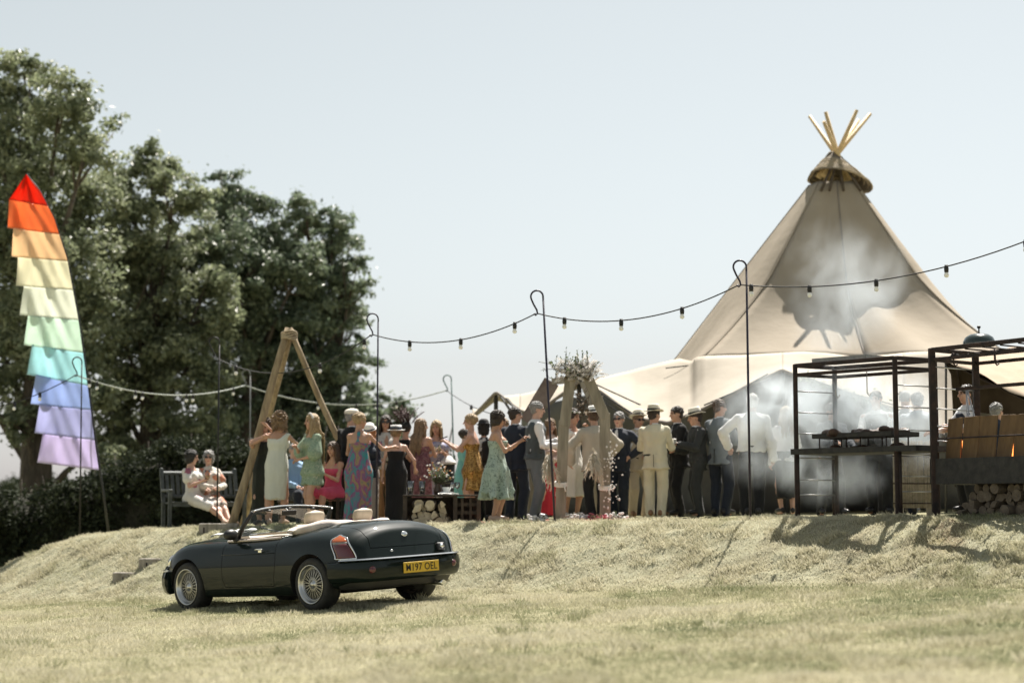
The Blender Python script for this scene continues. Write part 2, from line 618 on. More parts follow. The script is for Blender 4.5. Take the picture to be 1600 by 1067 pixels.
# taller dry stalks and small weeds scattered over the lawn
nt_ = 420
cx_, cd_ = in_view(nt_, 8.8, 23.5, 1.0)
k_ = rng.integers(14, 46, nt_)
x = np.repeat(cx_, k_) + rng.normal(size=k_.sum()) * np.repeat(rng.uniform(.02, .09, nt_), k_); y = np.repeat(cd_, k_) + rng.normal(size=k_.sum()) * np.repeat(rng.uniform(.02, .09, nt_), k_)
tt_ = np.repeat(np.clip(rng.choice([.32, .5, .75, .95], nt_) + rng.normal(size=nt_) * .05, 0, 1), k_); ll_ = np.repeat(rng.uniform(.05, .12, nt_), k_) * rng.uniform(.6, 1.2, k_.sum())
kp = ground_base(x, y)[1] < .1
blades('lawn_tufts', x[kp], y[kp], ll_[kp], .004 + .006 * rng.random(int(kp.sum())), rng.uniform(.15, .8, int(kp.sum())), tt_[kp], 'scattered taller tufts and weeds standing in the lawn')

# ------------------------------------------------------------------ foliage
def leaf_mat(name, c, c2, tr=.35, rough=.42, spec=.6):
    m = bpy.data.materials.new(name); m.use_nodes = True
    t = m.node_tree; p = t.nodes['Principled BSDF']; p.inputs['Roughness'].default_value = rough; p.inputs['Specular IOR Level'].default_value = spec
    gi = t.nodes.new('ShaderNodeNewGeometry')
    nz = t.nodes.new('ShaderNodeTexNoise'); nz.inputs['Scale'].default_value = .8; nz.inputs['Detail'].default_value = 3
    tc = t.nodes.new('ShaderNodeTexCoord'); t.links.new(tc.outputs['Object'], nz.inputs['Vector'])
    wn = t.nodes.new('ShaderNodeTexWhiteNoise'); wn.noise_dimensions = '3D'
    sc_ = t.nodes.new('ShaderNodeVectorMath'); sc_.operation = 'SNAP'; sc_.inputs[1].default_value = (.25, .25, .25)
    t.links.new(tc.outputs['Object'], sc_.inputs[0]); t.links.new(sc_.outputs[0], wn.inputs[0])
    ad = t.nodes.new('ShaderNodeMix'); ad.data_type = 'FLOAT'; ad.inputs[0].default_value = .45
    t.links.new(nz.outputs['Fac'], ad.inputs[2]); t.links.new(wn.outputs[0], ad.inputs[3])
    r = t.nodes.new('ShaderNodeValToRGB'); e = r.color_ramp.elements
    e[0].position = .25; e[0].color = (*c, 1); e[1].position = .75; e[1].color = (*c2, 1)
    t.links.new(ad.outputs[0], r.inputs['Fac']); t.links.new(r.outputs[0], p.inputs['Base Color'])
    tb = t.nodes.new('ShaderNodeBsdfTranslucent'); t.links.new(r.outputs[0], tb.inputs['Color'])
    mx = t.nodes.new('ShaderNodeMixShader'); mx.inputs[0].default_value = tr
    t.links.new(p.outputs[0], mx.inputs[1]); t.links.new(tb.outputs[0], mx.inputs[2])
    t.links.new(mx.outputs[0], t.nodes['Material Output'].inputs[0])
    return m


LEAF_A = leaf_mat('oak_leaves', (.12, .15, .085), (.32, .35, .22), .46)
LEAF_B = leaf_mat('ash_leaves', (.08, .115, .072), (.235, .28, .185), .43)
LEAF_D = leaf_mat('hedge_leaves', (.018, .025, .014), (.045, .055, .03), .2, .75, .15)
BARK = mat('tree_bark', (.05, .04, .03), .9, (.11, .09, .07), 6, .8, stretch=(3, 3, .6))


def leaf_cloud(C, n_each, rad, size, flat=.75):
    """C (k,3) clump centres -> leaf quads scattered in each clump"""
    k = len(C)
    n = k * n_each
    cen = np.repeat(C, n_each, 0); rr = np.repeat(rad, n_each)
    d = rng.normal(size=(n, 3)); d /= np.linalg.norm(d, axis=1)[:, None]
    # every clump is a flattened spray with its own direction, thinning outwards
    ax = rng.normal(size=(k, 3)) * np.array([1, 1, .45]); ax /= np.linalg.norm(ax, axis=1)[:, None]
    axr = np.repeat(ax, n_each, 0)
    off = d * (rr * rng.random(n) ** .6)[:, None] * np.array([1, 1, flat])
    al = (off * axr).sum(1)
    P = cen + off * .72 + axr * (al * 1.15)[:, None]
    P[:, 2] -= .25 * np.abs(al)
    loose = rng.random(n) < .07
    P[loose] += rng.normal(size=(int(loose.sum()), 3)) * .15
    nrm = d * .6 + rng.normal(size=(n, 3)) * .7 + np.array([0, 0, .5]); nrm /= np.linalg.norm(nrm, axis=1)[:, None]
    t1 = np.cross(nrm, rng.normal(size=(n, 3))); t1 /= np.linalg.norm(t1, axis=1)[:, None]
    t2 = np.cross(nrm, t1)
    L = size * rng.uniform(.45, 1.55, n)[:, None]; Wd = L * .52
    V = np.stack([P - t1 * L * .5, P + t2 * Wd * .5 - t1 * L * .05 + nrm * L * .08, P + t1 * L * .5, P - t2 * Wd * .5 - t1 * L * .05 + nrm * L * .08], 1).reshape(-1, 3)
    b = np.arange(n) * 4
    return V, np.stack([b, b + 1, b + 2, b + 3], -1)


def blob_points(blobs, per, jr=.40):
    """clump centres on and in the outer part of big lobes"""
    C, Rr = [], []
    for (c, r) in blobs:
        k = max(6, int(per * (r / 1.5) ** 2))
        d = rng.normal(size=(k, 3)); d /= np.linalg.norm(d, axis=1)[:, None]
        q = rng.uniform(.55, 1.03, k)[:, None]
        C.append(np.array(c) + d * q * r * np.array([1, .9, .95])); Rr.append(rng.uniform(.6, 1.25, k) * jr * r ** .6)
    return np.concatenate(C), np.concatenate(Rr)


def tree(base, blobs, mat_, label, per=26, n_each=95, size=.19, trunk_r=.3, name='broadleaf_tree', group=None):
    """blobs: list of (centre, radius) in world space; thing = Empty at the trunk's foot"""
    bx, by = base
    bz = ground(bx, by)
    root = empty(name, (bx, by, bz), 0, label, 'tree', group)
    off = np.array([bx, by, bz])
    C, Rr = blob_points([(np.array(c) - off, r) for c, r in blobs], per)
    V, F = leaf_cloud(C, n_each, Rr, size)
    link('crown', mesh_np('crown', V, F, [mat_], smooth=False), None, root)
    mb = MB()
    top = max(c[2] for c, r in blobs) - off[2]
    midx = np.mean([c[0] for c, r in blobs]) - bx; midy = np.mean([c[1] for c, r in blobs]) - by
    spine = [Vector((0, 0, -.15)), Vector((midx * .1, midy * .1, top * .22)), Vector((midx * .5, midy * .5, top * .5)), Vector((midx * .9, midy * .9, top * .8))]
    mb.tube(spine, [trunk_r * 1.25, trunk_r, trunk_r * .62, trunk_r * .22], 10)
    mb.build('trunk', BARK, root)
    lb = MB()
    for (c, r) in blobs:
        p = Vector(c) - Vector(off)
        t = max(.15, min(.9, (p.z / top) * .72))
        seg = t * (len(spine) - 1); i = min(int(seg), len(spine) - 2); q = spine[i].lerp(spine[i + 1], seg - i)
        mid = q.lerp(p, .5) + Vector((0, 0, r * .25))
        lb.tube([q, mid, p], [trunk_r * .32, trunk_r * .2, trunk_r * .06], 6)
        for k in range(3):
            e = p + Vector(rng.normal(size=3) * r * .55)
            lb.tube([mid.lerp(p, .5), e], [trunk_r * .12, trunk_r * .03], 5)
    lb.build('limbs', BARK, root)
    return root


def px_blobs(lst, D0):
    out = []
    for b in lst:
        px, py, r = b[:3]
        d = D0 + (b[3] if len(b) > 3 else float(rng.uniform(-1.2, 1.2)))
        out.append((at(px, py, d), r * D0 / F_PX))
    return out


T1 = [(38, 118, 42), (-30, 150, 60), (95, 160, 55), (30, 215, 75), (140, 225, 50), (-40, 290, 80), (70, 310, 85), (150, 320, 55), (10, 400, 85), (110, 420, 85), (-30, 500, 75), (70, 520, 85), (20, 610, 60),
      (150, 505, 55), (120, 610, 60), (105, 668, 46), (150, 700, 36), (40, 655, 36), (-50, 610, 60), (-70, 215, 60), (-75, 380, 70)]
T2 = [(238, 250, 38), (205, 300, 52), (275, 300, 48), (235, 365, 70), (300, 380, 55), (185, 400, 62), (255, 455, 75), (180, 500, 65), (315, 470, 60), (230, 560, 75), (300, 560, 65), (160, 590, 60), (225, 650, 60), (300, 650, 60), (165, 665, 45), (235, 712, 50), (305, 715, 46), (180, 722, 42)]
T3 = [(350, 295, 34), (330, 345, 46), (395, 345, 48), (425, 395, 50), (365, 410, 66), (440, 460, 62), (385, 500, 75), (345, 560, 66), (440, 560, 70), (390, 630, 65), (460, 640, 55), (340, 650, 50), (470, 415, 40), (385, 700, 50), (445, 705, 45), (340, 712, 42)]
T4 = [(470, 330, 36), (515, 345, 30), (535, 395, 40), (480, 395, 48), (550, 440, 30), (510, 460, 58), (545, 505, 36), (490, 530, 62), (545, 565, 40), (520, 620, 55), (570, 620, 34), (470, 620, 55), (600, 655, 30), (545, 675, 40), (620, 672, 18), (500, 690, 45), (525, 730, 42), (480, 742, 40), (565, 722, 34), (604, 700, 26), (622, 640, 16)]
tree((X_at(60, 44), 44.0), px_blobs(T1, 44), LEAF_A, 'tall spreading tree behind the rainbow flag at the left edge', 62, 165, .135, .38)
tree((X_at(235, 47), 47.0), px_blobs(T2, 47), LEAF_A, 'rounded tree with pale sunlit leaves next to the tallest tree', 62, 165, .135, .32)
tree((X_at(390, 49), 49.0), px_blobs(T3, 49), LEAF_B, 'dark tree above the timber tripod frame', 62, 165, .135, .32)
tree((X_at(510, 50), 50.0), px_blobs(T4, 50), LEAF_B, 'dark tree at the right end of the row, low branches over the guests', 62, 165, .135, .3)


def hedge(name, x0, x1, y0, depth, h0, h1, label, n_each=60, dens=9, size=.13):
    cx = (x0 + x1) / 2
    zb = ground(cx, y0)
    root = empty(name, (cx, y0, zb), 0, label, 'hedge')
    L = x1 - x0
    k = int(L * dens * 2.2 * (h0 + h1) / 3)
    u = rng.random(k); px = (u - .5) * L
    h = h0 + (h1 - h0) * u + (fbm(px * .7, px * 0, 0, 3) - .5) * .7
    pz = rng.random(k) ** .9 * h
    front = rng.random(k) < .7
    py = np.where(front, -depth / 2 * rng.uniform(.55, 1.05, k), rng.uniform(-.5, .5, k) * depth)
    gzv = ground_base(px + cx, py + y0)[0] - zb
    V, F = leaf_cloud(np.stack([px, py, pz + gzv], -1), n_each, rng.uniform(.25, .5, k), size)
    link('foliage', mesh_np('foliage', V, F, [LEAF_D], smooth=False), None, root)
    mb = MB()
    for q in np.arange(-L / 2 + .3, L / 2, .7):
        zz = ground(q + cx, y0) - zb
        mb.tube([(q, 0, zz - .1), (q + rng.uniform(-.2, .2), rng.uniform(-.2, .2), zz + h0 * .8)], [.05, .02], 5)
        mb.tube([(q, .1, zz + .2), (q + rng.uniform(-.6, .6), rng.uniform(-.3, .3), zz + h0 * .9)], [.03, .012], 5)
    mb.build('stems', BARK, root)
    # added dark lumpy core: makes the hedge solid and stands for its inner shade
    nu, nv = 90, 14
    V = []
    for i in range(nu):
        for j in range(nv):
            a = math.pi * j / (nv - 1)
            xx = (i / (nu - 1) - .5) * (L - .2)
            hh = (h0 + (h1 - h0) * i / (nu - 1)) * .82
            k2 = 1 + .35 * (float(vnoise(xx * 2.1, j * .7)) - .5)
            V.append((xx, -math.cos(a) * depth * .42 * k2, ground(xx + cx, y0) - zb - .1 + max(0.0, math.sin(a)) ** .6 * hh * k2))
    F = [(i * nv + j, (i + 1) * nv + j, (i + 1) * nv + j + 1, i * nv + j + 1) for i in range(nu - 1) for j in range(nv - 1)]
    link('dark_core', mesh_np('dark_core', V, F, [mat('dark_core_fill', (.018, .018, .012), .95, (.04, .04, .026), 14, .8, 30)]), None, root)
    return root


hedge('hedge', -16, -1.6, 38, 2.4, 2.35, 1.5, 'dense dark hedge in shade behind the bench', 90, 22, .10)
hedge('hedge', -1.2, 26, 52, 2.0, 1.9, 1.9, 'low distant hedge seen between the standing guests', 60, 12, .12)

# far-off field boundary along the horizon
k = 1500
u = rng.uniform(-1, 1, k); tx = u * 190; hgt = 2.2 + 2.6 * fbm(tx * .06, tx * 0 + 3, 0, 4)
tz = rng.random(k) ** .8 * hgt
V, F = leaf_cloud(np.stack([tx, 172 + rng.normal(size=k) * 2.5 + np.abs(u) * 20, tz + .5], -1), 46, rng.uniform(.9, 1.8, k), .62)
o = link('treeline', mesh_np('treeline', V, F, [LEAF_D], smooth=False))
tag(o, 'low dark line of distant trees along the horizon', 'treeline', kind='stuff')
# ------------------------------------------------------------------ tipi tent
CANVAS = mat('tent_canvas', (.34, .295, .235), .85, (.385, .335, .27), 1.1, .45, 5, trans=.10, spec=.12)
CANVAS_W = mat('wing_canvas', (.40, .36, .30), .85, (.47, .425, .36), 1.1, .45, 5, trans=.10, spec=.12)  # paler copy of the tipi canvas, sunlit slope put into the colour
CANVAS_B = mat('shaded_tent_canvas', (.13, .13, .125), .9, (.17, .17, .16), 2, .2, 9, spec=.1)  # canvas darkened, the shade under the wings is put into its colour
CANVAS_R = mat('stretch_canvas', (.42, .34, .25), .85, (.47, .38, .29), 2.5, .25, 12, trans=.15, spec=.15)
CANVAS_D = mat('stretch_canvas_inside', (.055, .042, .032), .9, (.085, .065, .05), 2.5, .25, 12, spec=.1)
SEAM = mat('canvas_seam', (.20, .175, .15), .85, (.25, .22, .19), 8, .2)
ROPE = mat('rope', (.30, .24, .16), .85, (.42, .35, .25), 30, .5)
POLE_W = mat('peeled_pole', (.47, .34, .17), .6, (.60, .46, .26), 9, .3, stretch=(4, 4, .5))
HATC = mat('smoke_flap_canvas', (.13, .11, .085), .9, (.25, .215, .165), 5, .8, 14, trans=.1)


def interp_poly(P, n):
    P = np.array([list(p) for p in P], float)
    d = np.r_[0, np.cumsum(np.linalg.norm(np.diff(P, axis=0), axis=1))]
    t = np.linspace(0, d[-1], n)
    return np.stack([np.interp(t, d, P[:, k]) for k in range(3)], -1)


def sheet(name, rows, nu, nv, m, parent, fn=None, thick=.006, mats=None):
    """cloth between polylines (rows), linear or smooth across"""
    Rw = [interp_poly(r, nu) for r in rows]
    k = len(Rw)
    tt = np.linspace(0, k - 1, nv)
    G = np.zeros((nu, nv, 3))
    ks = np.arange(k)
    for c in range(3):
        A = np.stack([r[:, c] for r in Rw], 1)
        for i in range(nu):
            G[i, :, c] = pchip(ks, A[i], tt) if k > 2 else np.interp(tt, ks, A[i])
    if fn is not None: G = fn(G)
    I = np.arange(nu * nv).reshape(nu, nv)
    F = np.stack([I[:-1, :-1], I[1:, :-1], I[1:, 1:], I[:-1, 1:]], -1).reshape(-1, 4)
    me = mesh_np(name, G.reshape(-1, 3), F, [m])
    o = link(name, me, None, parent)
    if thick:
        md = o.modifiers.new('thick', 'SOLIDIFY'); md.thickness = thick; md.offset = 0
    return o


TD = 33.0
tip_c = at(1310, 700, TD)
TX, TY = tip_c.x, TD
TZG = float(ground(TX, TY))
tipi = empty('tipi_tent', (TX, TY, TZG), 0, 'tall pointed canvas tipi with bare poles crossing above its top', 'tipi')
OFF = Vector((TX, TY, TZG))


def L3(v): return Vector(v) - OFF


ZT = at(1310, 288, TD).z            # top rim of canvas
ZA = at(1310, 237, TD).z            # crossing of the poles
ZE = at(1100, 576, TD).z            # skirt edge of the upright cone


def tipi_r(phi, z):
    """phi: 0 = towards camera, + to the right; facetted cone, steeper to the front, skirt flared"""
    u = (ZT - z) / (ZT - ZE)
    corners = np.radians(np.array([-180, -140, -100, -50, 0, 48, 94, 138, 180]))
    side = np.abs(np.sin(phi))
    left = phi < 0
    slope_side = np.where(left, .79, .745)
    lin_side = .46 + slope_side * (ZT - z)
    lin_front = .34 + .355 * (ZT - z)
    w = sstep(.30, .92, side)
    front = np.cos(phi) > 0
    r = lin_side * w + np.where(front, lin_front, lin_side * .9) * (1 - w)
    # flare of the lower skirt
    u2 = np.clip((u - .50) / .44, 0, 1.6)
    c = np.exp(-((phi + .02) / .22) ** 2)
    fl = (2.15 * u2 ** 1.75) * np.where(front, np.clip(np.cos(phi), 0, 1) ** 3.0, .0) * (1 - .62 * c)
    r = r + fl
    # facets: pull in between the poles
    i = np.clip(np.searchsorted(corners, phi, side='right') - 1, 0, len(corners) - 2)
    t = (phi - corners[i]) / (corners[i + 1] - corners[i])
    half = (corners[i + 1] - corners[i]) / 2
    flat = np.cos(half) / np.cos((t - .5) * 2 * half)
    r = r * (flat * .85 + .15)
    # wrinkles that fan out from the poles low down
    wr = np.sin(phi * 30 + z * 1.5) * .055 * np.clip(u - .45, 0, 1) * np.abs(t - .5) * 2
    r = r + wr + (fbm(phi * 6, z * .7, 0, 3) - .5) * .05 * np.clip(u + .2, 0, 1)
    return r


def tipi_panel(p0, p1, n=14, zlo=None):
    nz_ = 46
    ph = np.linspace(p0, p1, n)
    V = []
    for z in np.linspace(ZT, ZE if zlo is None else zlo, nz_):
        r = tipi_r(ph, np.full(n, z))
        # the rim is cut higher at the front, lower on the right
        V.append(np.stack([np.sin(ph) * r, -np.cos(ph) * r, np.full(n, z - TZG)], -1))
    V = np.array(V).reshape(-1, 3)
    I = np.arange(nz_ * n).reshape(nz_, n)
    F = np.stack([I[:-1, :-1], I[1:, :-1], I[1:, 1:], I[:-1, 1:]], -1).reshape(-1, 4)
    o = link('canvas_panel', mesh_np('canvas_panel', V, F, [CANVAS]), None, tipi)
    md = o.modifiers.new('thick', 'SOLIDIFY'); md.thickness = .006; md.offset = 0


cor = np.radians([-180, -140, -100, -50, 0, 48, 94, 138, 180])
for i in range(8):
    tipi_panel(cor[i], cor[i + 1], 16)
for i in range(1, 8):
    mb = MB()
    pts = []
    for z in np.linspace(ZT, ZE, 24):
        r = float(tipi_r(np.array([cor[i]]), np.array([z]))[0]) + .012
        pts.append((math.sin(cor[i]) * r, -math.cos(cor[i]) * r, z - TZG))
    mb.tube(pts, .016 if i == 4 else .011, 6)
    mb.build('seam', SEAM if i == 4 else CANVAS, tipi)
# poles: from the crossing up to their tips and down inside
tips = [(1265, 182, 33.5), (1287, 190, 32.6), (1290, 175, 32.8), (1339, 172, 32.7), (1341, 188, 33.6), (1360, 178, 33.2)]
cross = at(1308, 240, TD)
for i, (px, py, d) in enumerate(tips):
    a = at(px, py, d)
    b = cross + Vector(((a.x - cross.x) * -.10, (a.y - cross.y) * .1, -.10))
    foot = b + (b - a).normalized() * .5
    mb = MB(); mb.tube([L3(a), L3(b), L3(foot)], [.036, .05, .06], 8)
    mb.build('pole', POLE_W, tipi)
# smoke flap wrapped with rope
mb = MB()
prof = []
nph = 40; rows = []
for k, t in enumerate(np.linspace(0, 1, 14)):
    ring = []
    for j in range(nph):
        ph = 2 * math.pi * j / nph
        sx = math.sin(ph)
        low = .66 + .12 * sx + (.10 * (abs(math.cos(ph)) if math.cos(ph) > 0 else 0)) * -2.2
        z = ZA - .02 - t * low
        r = .06 + .56 * t ** 1.12 * (1.0 + .24 * sx) + .03 * math.sin(t * 34 + ph * 2) * t + .02 * math.sin(ph * 5 + t * 9)
        ring.append((sx * r, -math.cos(ph) * r * .8, z - TZG))
    rows.append(ring)
Vh = [v for r in rows for v in r]
Fh = [(i * nph + j, i * nph + (j + 1) % nph, (i + 1) * nph + (j + 1) % nph, (i + 1) * nph + j) for i in range(13) for j in range(nph)]
mb.add(Vh, Fh, 0, True)
o = mb.build('smoke_flap', HATC, tipi)
md = o.modifiers.new('thick', 'SOLIDIFY'); md.thickness = .02
for q in range(7):
    mb = MB(); pts = []
    t0 = .42 + q * .085
    for j in range(nph + 1):
        ph = 2 * math.pi * j / nph
        sx = math.sin(ph)
        t = t0 + .03 * math.sin(ph * 2 + q)
        low = .66 + .12 * sx + (.10 * (abs(math.cos(ph)) if math.cos(ph) > 0 else 0)) * -2.2
        r = .085 + .56 * t ** 1.12 * (1 + .24 * sx) + .01 * math.sin(ph * 5 + q)
        pts.append((sx * r, -math.cos(ph) * r * .8, ZA - .02 - t * low - TZG))
    mb.tube(pts, .026, 6)
    mb.build('rope_wrap', ROPE, tipi)
# dark timber struts that show under the flap
mb = MB()
for px in (1296, 1318, 1345, 1283):
    mb.tube([L3(at(px, 298, 32.5)), L3(at(1309, 240, 33))], .03, 6)
mb.build('struts', mat('dark_timber', (.06, .045, .03), .8, (.10, .08, .06), 8, .3), tipi)

# ---- low canvas wings joined to the tipi
ridge = [(1650, 500, 35), (1480, 525, 31.5), (1400, 532, 30.6), (1310, 534, 30.2), (1200, 543, 30.8), (1120, 545, 31.3), (1062, 562, 32.2), (985, 580, 32.6), (930, 592, 32.8), (870, 605, 33), (815, 617, 33.2), (778, 621, 33.4), (748, 640, 33.6)]
eave = [(1650, 735, 28.0), (1480, 684, 27.8), (1411, 643, 27.8), (1330, 617, 27.7), (1262, 594, 27.7), (1222, 577, 27.7), (1165, 604, 27.8), (1100, 639, 28.1), (1045, 660, 28.6), (990, 652, 29.2), (940, 614, 29.6), (905, 596, 29.8), (862, 628, 30.2), (835, 648, 30.6), (812, 640, 31), (775, 613, 31.3), (738, 652, 31.8)]


def resample_by_px(P, pxs):
    P = sorted(P)
    X = [p[0] for p in P]
    return [at(px, np.interp(px, X, [p[1] for p in P]), np.interp(px, X, [p[2] for p in P])) for px in pxs]


def to_px(p):
    r = Vector(p) - Vector((0, 0, CAMZ)); dep = r.y * CT + r.z * ST; up = -r.y * ST + r.z * CT
    return 800 + F_PX * r.x / dep, 533.5 - F_PX * up / dep


# the skirt runs straight on into the low wings: their upper edge is the skirt's own lower edge
_sk = []
for ph in np.linspace(-1.15, 1.2, 60):
    r = float(tipi_r(np.array([ph]), np.array([ZE]))[0]) - .01
    q = Vector((math.sin(ph) * r + TX, -math.cos(ph) * r + TY, ZE + .012)); x_, y_ = to_px(q); _sk.append((x_, y_, q.y))
_sk = sorted(_sk); _mono = [_sk[0]]
for t_ in _sk[1:]:
    if t_[0] > _mono[-1][0] + .5: _mono.append(t_)
ridge = [t_ for t_ in ridge if t_[0] < _mono[0][0] - 12 or t_[0] > _mono[-1][0] + 60] + _mono


def wing_piece(pa, pb, nu, first=False):
    pxs = np.linspace(pa, pb, nu)
    r = resample_by_px(ridge, pxs); e = resample_by_px(eave, pxs)
    mid = []
    for i, (a, b) in enumerate(zip(r, e)):
        m_ = a.lerp(b, .55); m_.z -= .10
        mid.append(m_)
    rows = [[L3(q) for q in r], [L3(q) for q in mid], [L3(q) for q in e]]
    def fn(G):
        G[:, :, 2] += (fbm(G[:, :, 0] * .9, G[:, :, 1] * .5, 0, 3) - .5) * .09
        return G
    Rw = [np.array([list(p) for p in q]) for q in rows]
    nv = 18
    G = np.zeros((nu, nv, 3)); tt = np.linspace(0, 2, nv)
    for c in range(3):
        for i in range(nu): G[i, :, c] = pchip([0, 1, 2], [Rw[0][i, c], Rw[1][i, c], Rw[2][i, c]], tt)
    G = fn(G)
    I = np.arange(nu * nv).reshape(nu, nv)
    F = np.stack([I[:-1, :-1], I[1:, :-1], I[1:, 1:], I[:-1, 1:]], -1).reshape(-1, 4)
    o = link('canvas_wing', mesh_np('canvas_wing', G.reshape(-1, 3), F, [CANVAS_W]), None, tipi)
    md = o.modifiers.new('thick', 'SOLIDIFY'); md.thickness = .006; md.offset = 0
    # hem folded along the eave, and straps lying on the slope above it
    E = G[:, -1]
    mb = MB(); mb.tube([tuple(p) for p in E], .03, 6); mb.build('hem', SEAM, tipi)
    return G


for pa, pb, nu in ((738, 812, 24), (812, 905, 30), (905, 1222, 84), (1222, 1411, 46), (1411, 1648, 40)):
    wing_piece(pa, pb, nu)
# dark folded bands beside the second gable and guy ropes
DKB = mat('dark_webbing', (.07, .068, .062), .8)
for k, (a, b) in enumerate([((930, 600, 29.4), (1000, 632, 28.9)), ((934, 612, 29.3), (992, 648, 28.9)), ((938, 625, 29.2), (984, 655, 28.9)), ((792, 622, 30.9), (818, 654, 30.6)), ((783, 620, 30.9), (806, 654, 30.7))]):
    mb = MB(); mb.bar(L3(at(*a)), L3(at(*b)), .055, .02); mb.build('strap', DKB, tipi)
for a, b in [((1040, 575, 31.5), (1270, 545, 31.5)), ((1262, 590, 27.6), (1395, 632, 27.6)), ((1300, 560, 31.5), (1470, 562, 31.5)), ((1100, 633, 28), (1200, 584, 27.7))]:
    mb = MB(); mb.tube([L3(at(*a)), L3(at(*a)).lerp(L3(at(*b)), .5) - Vector((0, 0, .03)), L3(at(*b))], .012, 5); mb.build('guy_rope', DKB, tipi)
# leaf garland hanging along the right side of the gable
gp = [at(1250 + k * 5.2, 590 + k * 1.95, 27.6) for k in range(30)]
V, F = leaf_cloud(np.array([list(L3(p)) for p in gp]), 14, np.full(30, .09), .07)
link('leaf_garland', mesh_np('leaf_garland', V, F, [LEAF_B], smooth=False), None, tipi)['kind'] = 'stuff'
# inner back wall and props under the wings
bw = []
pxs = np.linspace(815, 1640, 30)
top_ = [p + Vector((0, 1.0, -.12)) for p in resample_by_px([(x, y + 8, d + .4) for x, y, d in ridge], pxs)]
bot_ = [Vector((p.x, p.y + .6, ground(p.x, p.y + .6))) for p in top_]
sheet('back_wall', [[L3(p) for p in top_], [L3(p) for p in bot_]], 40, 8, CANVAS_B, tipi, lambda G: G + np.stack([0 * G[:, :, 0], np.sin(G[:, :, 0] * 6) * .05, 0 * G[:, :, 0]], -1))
for px, py, d in ((1222, 580, 27.9), (905, 600, 30), (775, 616, 31.5), (1450, 560, 32)):
    p = at(px, py, d); mb = MB()
    mb.tube([L3(p), L3((p.x, p.y, ground(p.x, p.y) - .05))], .04, 8); mb.build('prop_pole', DKB, tipi)

# ---- stretch tent on the right
sx_, sy_ = at(1570, 700, 27).x, 27.0
stent = empty('stretch_tent', (sx_, sy_, ground(sx_, sy_)), 0, 'beige stretch tent with dark underside behind the fire pit frame', 'tent')
SO = Vector(stent.location)
fe = [(1474, 561, 25.2), (1500, 571, 25), (1530, 586, 24.8), (1570, 605, 24.5), (1615, 628, 24.2), (1720, 680, 24)]
me_ = [(1482, 561, 26.5), (1510, 562, 26.5), (1545, 568, 26.5), (1580, 577, 26.4), (1625, 590, 26.2), (1730, 620, 26)]
be = [(1492, 562, 28.5), (1520, 553, 28.8), (1550, 548, 29), (1590, 544, 29), (1640, 541, 29), (1750, 540, 29)]
def rows_(L): return [at(*p) - SO for p in L]
sheet('roof_canvas', [rows_(fe), rows_(me_), rows_(be)], 44, 20, CANVAS_R, stent, lambda G: G + np.stack([0 * G[:, :, 0], 0 * G[:, :, 0], np.sin(G[:, :, 0] * 13 + G[:, :, 1] * 2.2) * .03], -1))
le = [(1474, 562, 25.2), (1486, 585, 25.6), (1488, 620, 26), (1490, 665, 26.5), (1492, 760, 27)]
re_ = [(1492, 564, 28.4), (1500, 600, 28.8), (1505, 640, 29), (1510, 700, 29), (1515, 770, 29)]
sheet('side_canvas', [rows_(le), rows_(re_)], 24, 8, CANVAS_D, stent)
bk_t = [at(1495, 562, 28.6) - SO, at(1600, 546, 29.1) - SO, at(1760, 542, 29.1) - SO]
bk_b = [Vector((p.x, p.y + .1, ground(p.x + SO.x, p.y + SO.y) - SO.z)) for p in bk_t]
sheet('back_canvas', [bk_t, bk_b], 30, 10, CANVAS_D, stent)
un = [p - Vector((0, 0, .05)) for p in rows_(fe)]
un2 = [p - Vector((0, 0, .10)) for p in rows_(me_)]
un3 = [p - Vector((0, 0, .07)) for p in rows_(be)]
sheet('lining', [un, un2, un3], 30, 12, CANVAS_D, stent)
mb = MB(); p = at(1478, 565, 25.2)
mb.tube([p - SO, Vector((p.x, p.y + .2, ground(p.x, p.y))) - SO], .018, 8); mb.build('prop_pole', DKB, stent)
# ------------------------------------------------------------------ car
from mathutils.bvhtree import BVHTree

PAINT = mat('green_car_paint', (.004, .009, .0075), .45, metal=.0, spec=.05, coat=.55)
CHROME = mat('chrome', (.80, .80, .78), .12, metal=1.0)
ALLOY = mat('alloy', (.55, .55, .54), .28, metal=1.0)
RUBBER = mat('tyre_rubber', (.018, .018, .017), .8, (.03, .03, .028), 20, .3)
BLACK = mat('black_trim', (.014, .014, .014), .45)
WELL = mat('wheel_well', (.01, .01, .01), .9)
LEATHER = mat('tan_leather', (.42, .35, .26), .55, (.48, .41, .31), 8, .15, 60)
CARPET = mat('tan_carpet', (.16, .11, .08), .95, (.22, .16, .11), 40, .3)
HOODC = mat('folded_hood_cloth', (.50, .44, .40), .85, (.58, .52, .47), 7, .3, 30)
AMBER = mat('amber_lens', (.42, .095, .025), .18, spec=.6, coat=.5)
REDL = mat('red_lens', (.085, .010, .013), .14, spec=.6, coat=.5)
CLEARL = mat('clear_lens', (.22, .20, .19), .2, spec=.6, coat=.5)
PLATE = mat('yellow_plate', (.62, .40, .035), .35)
INK = mat('plate_ink', (.01, .01, .01), .4)


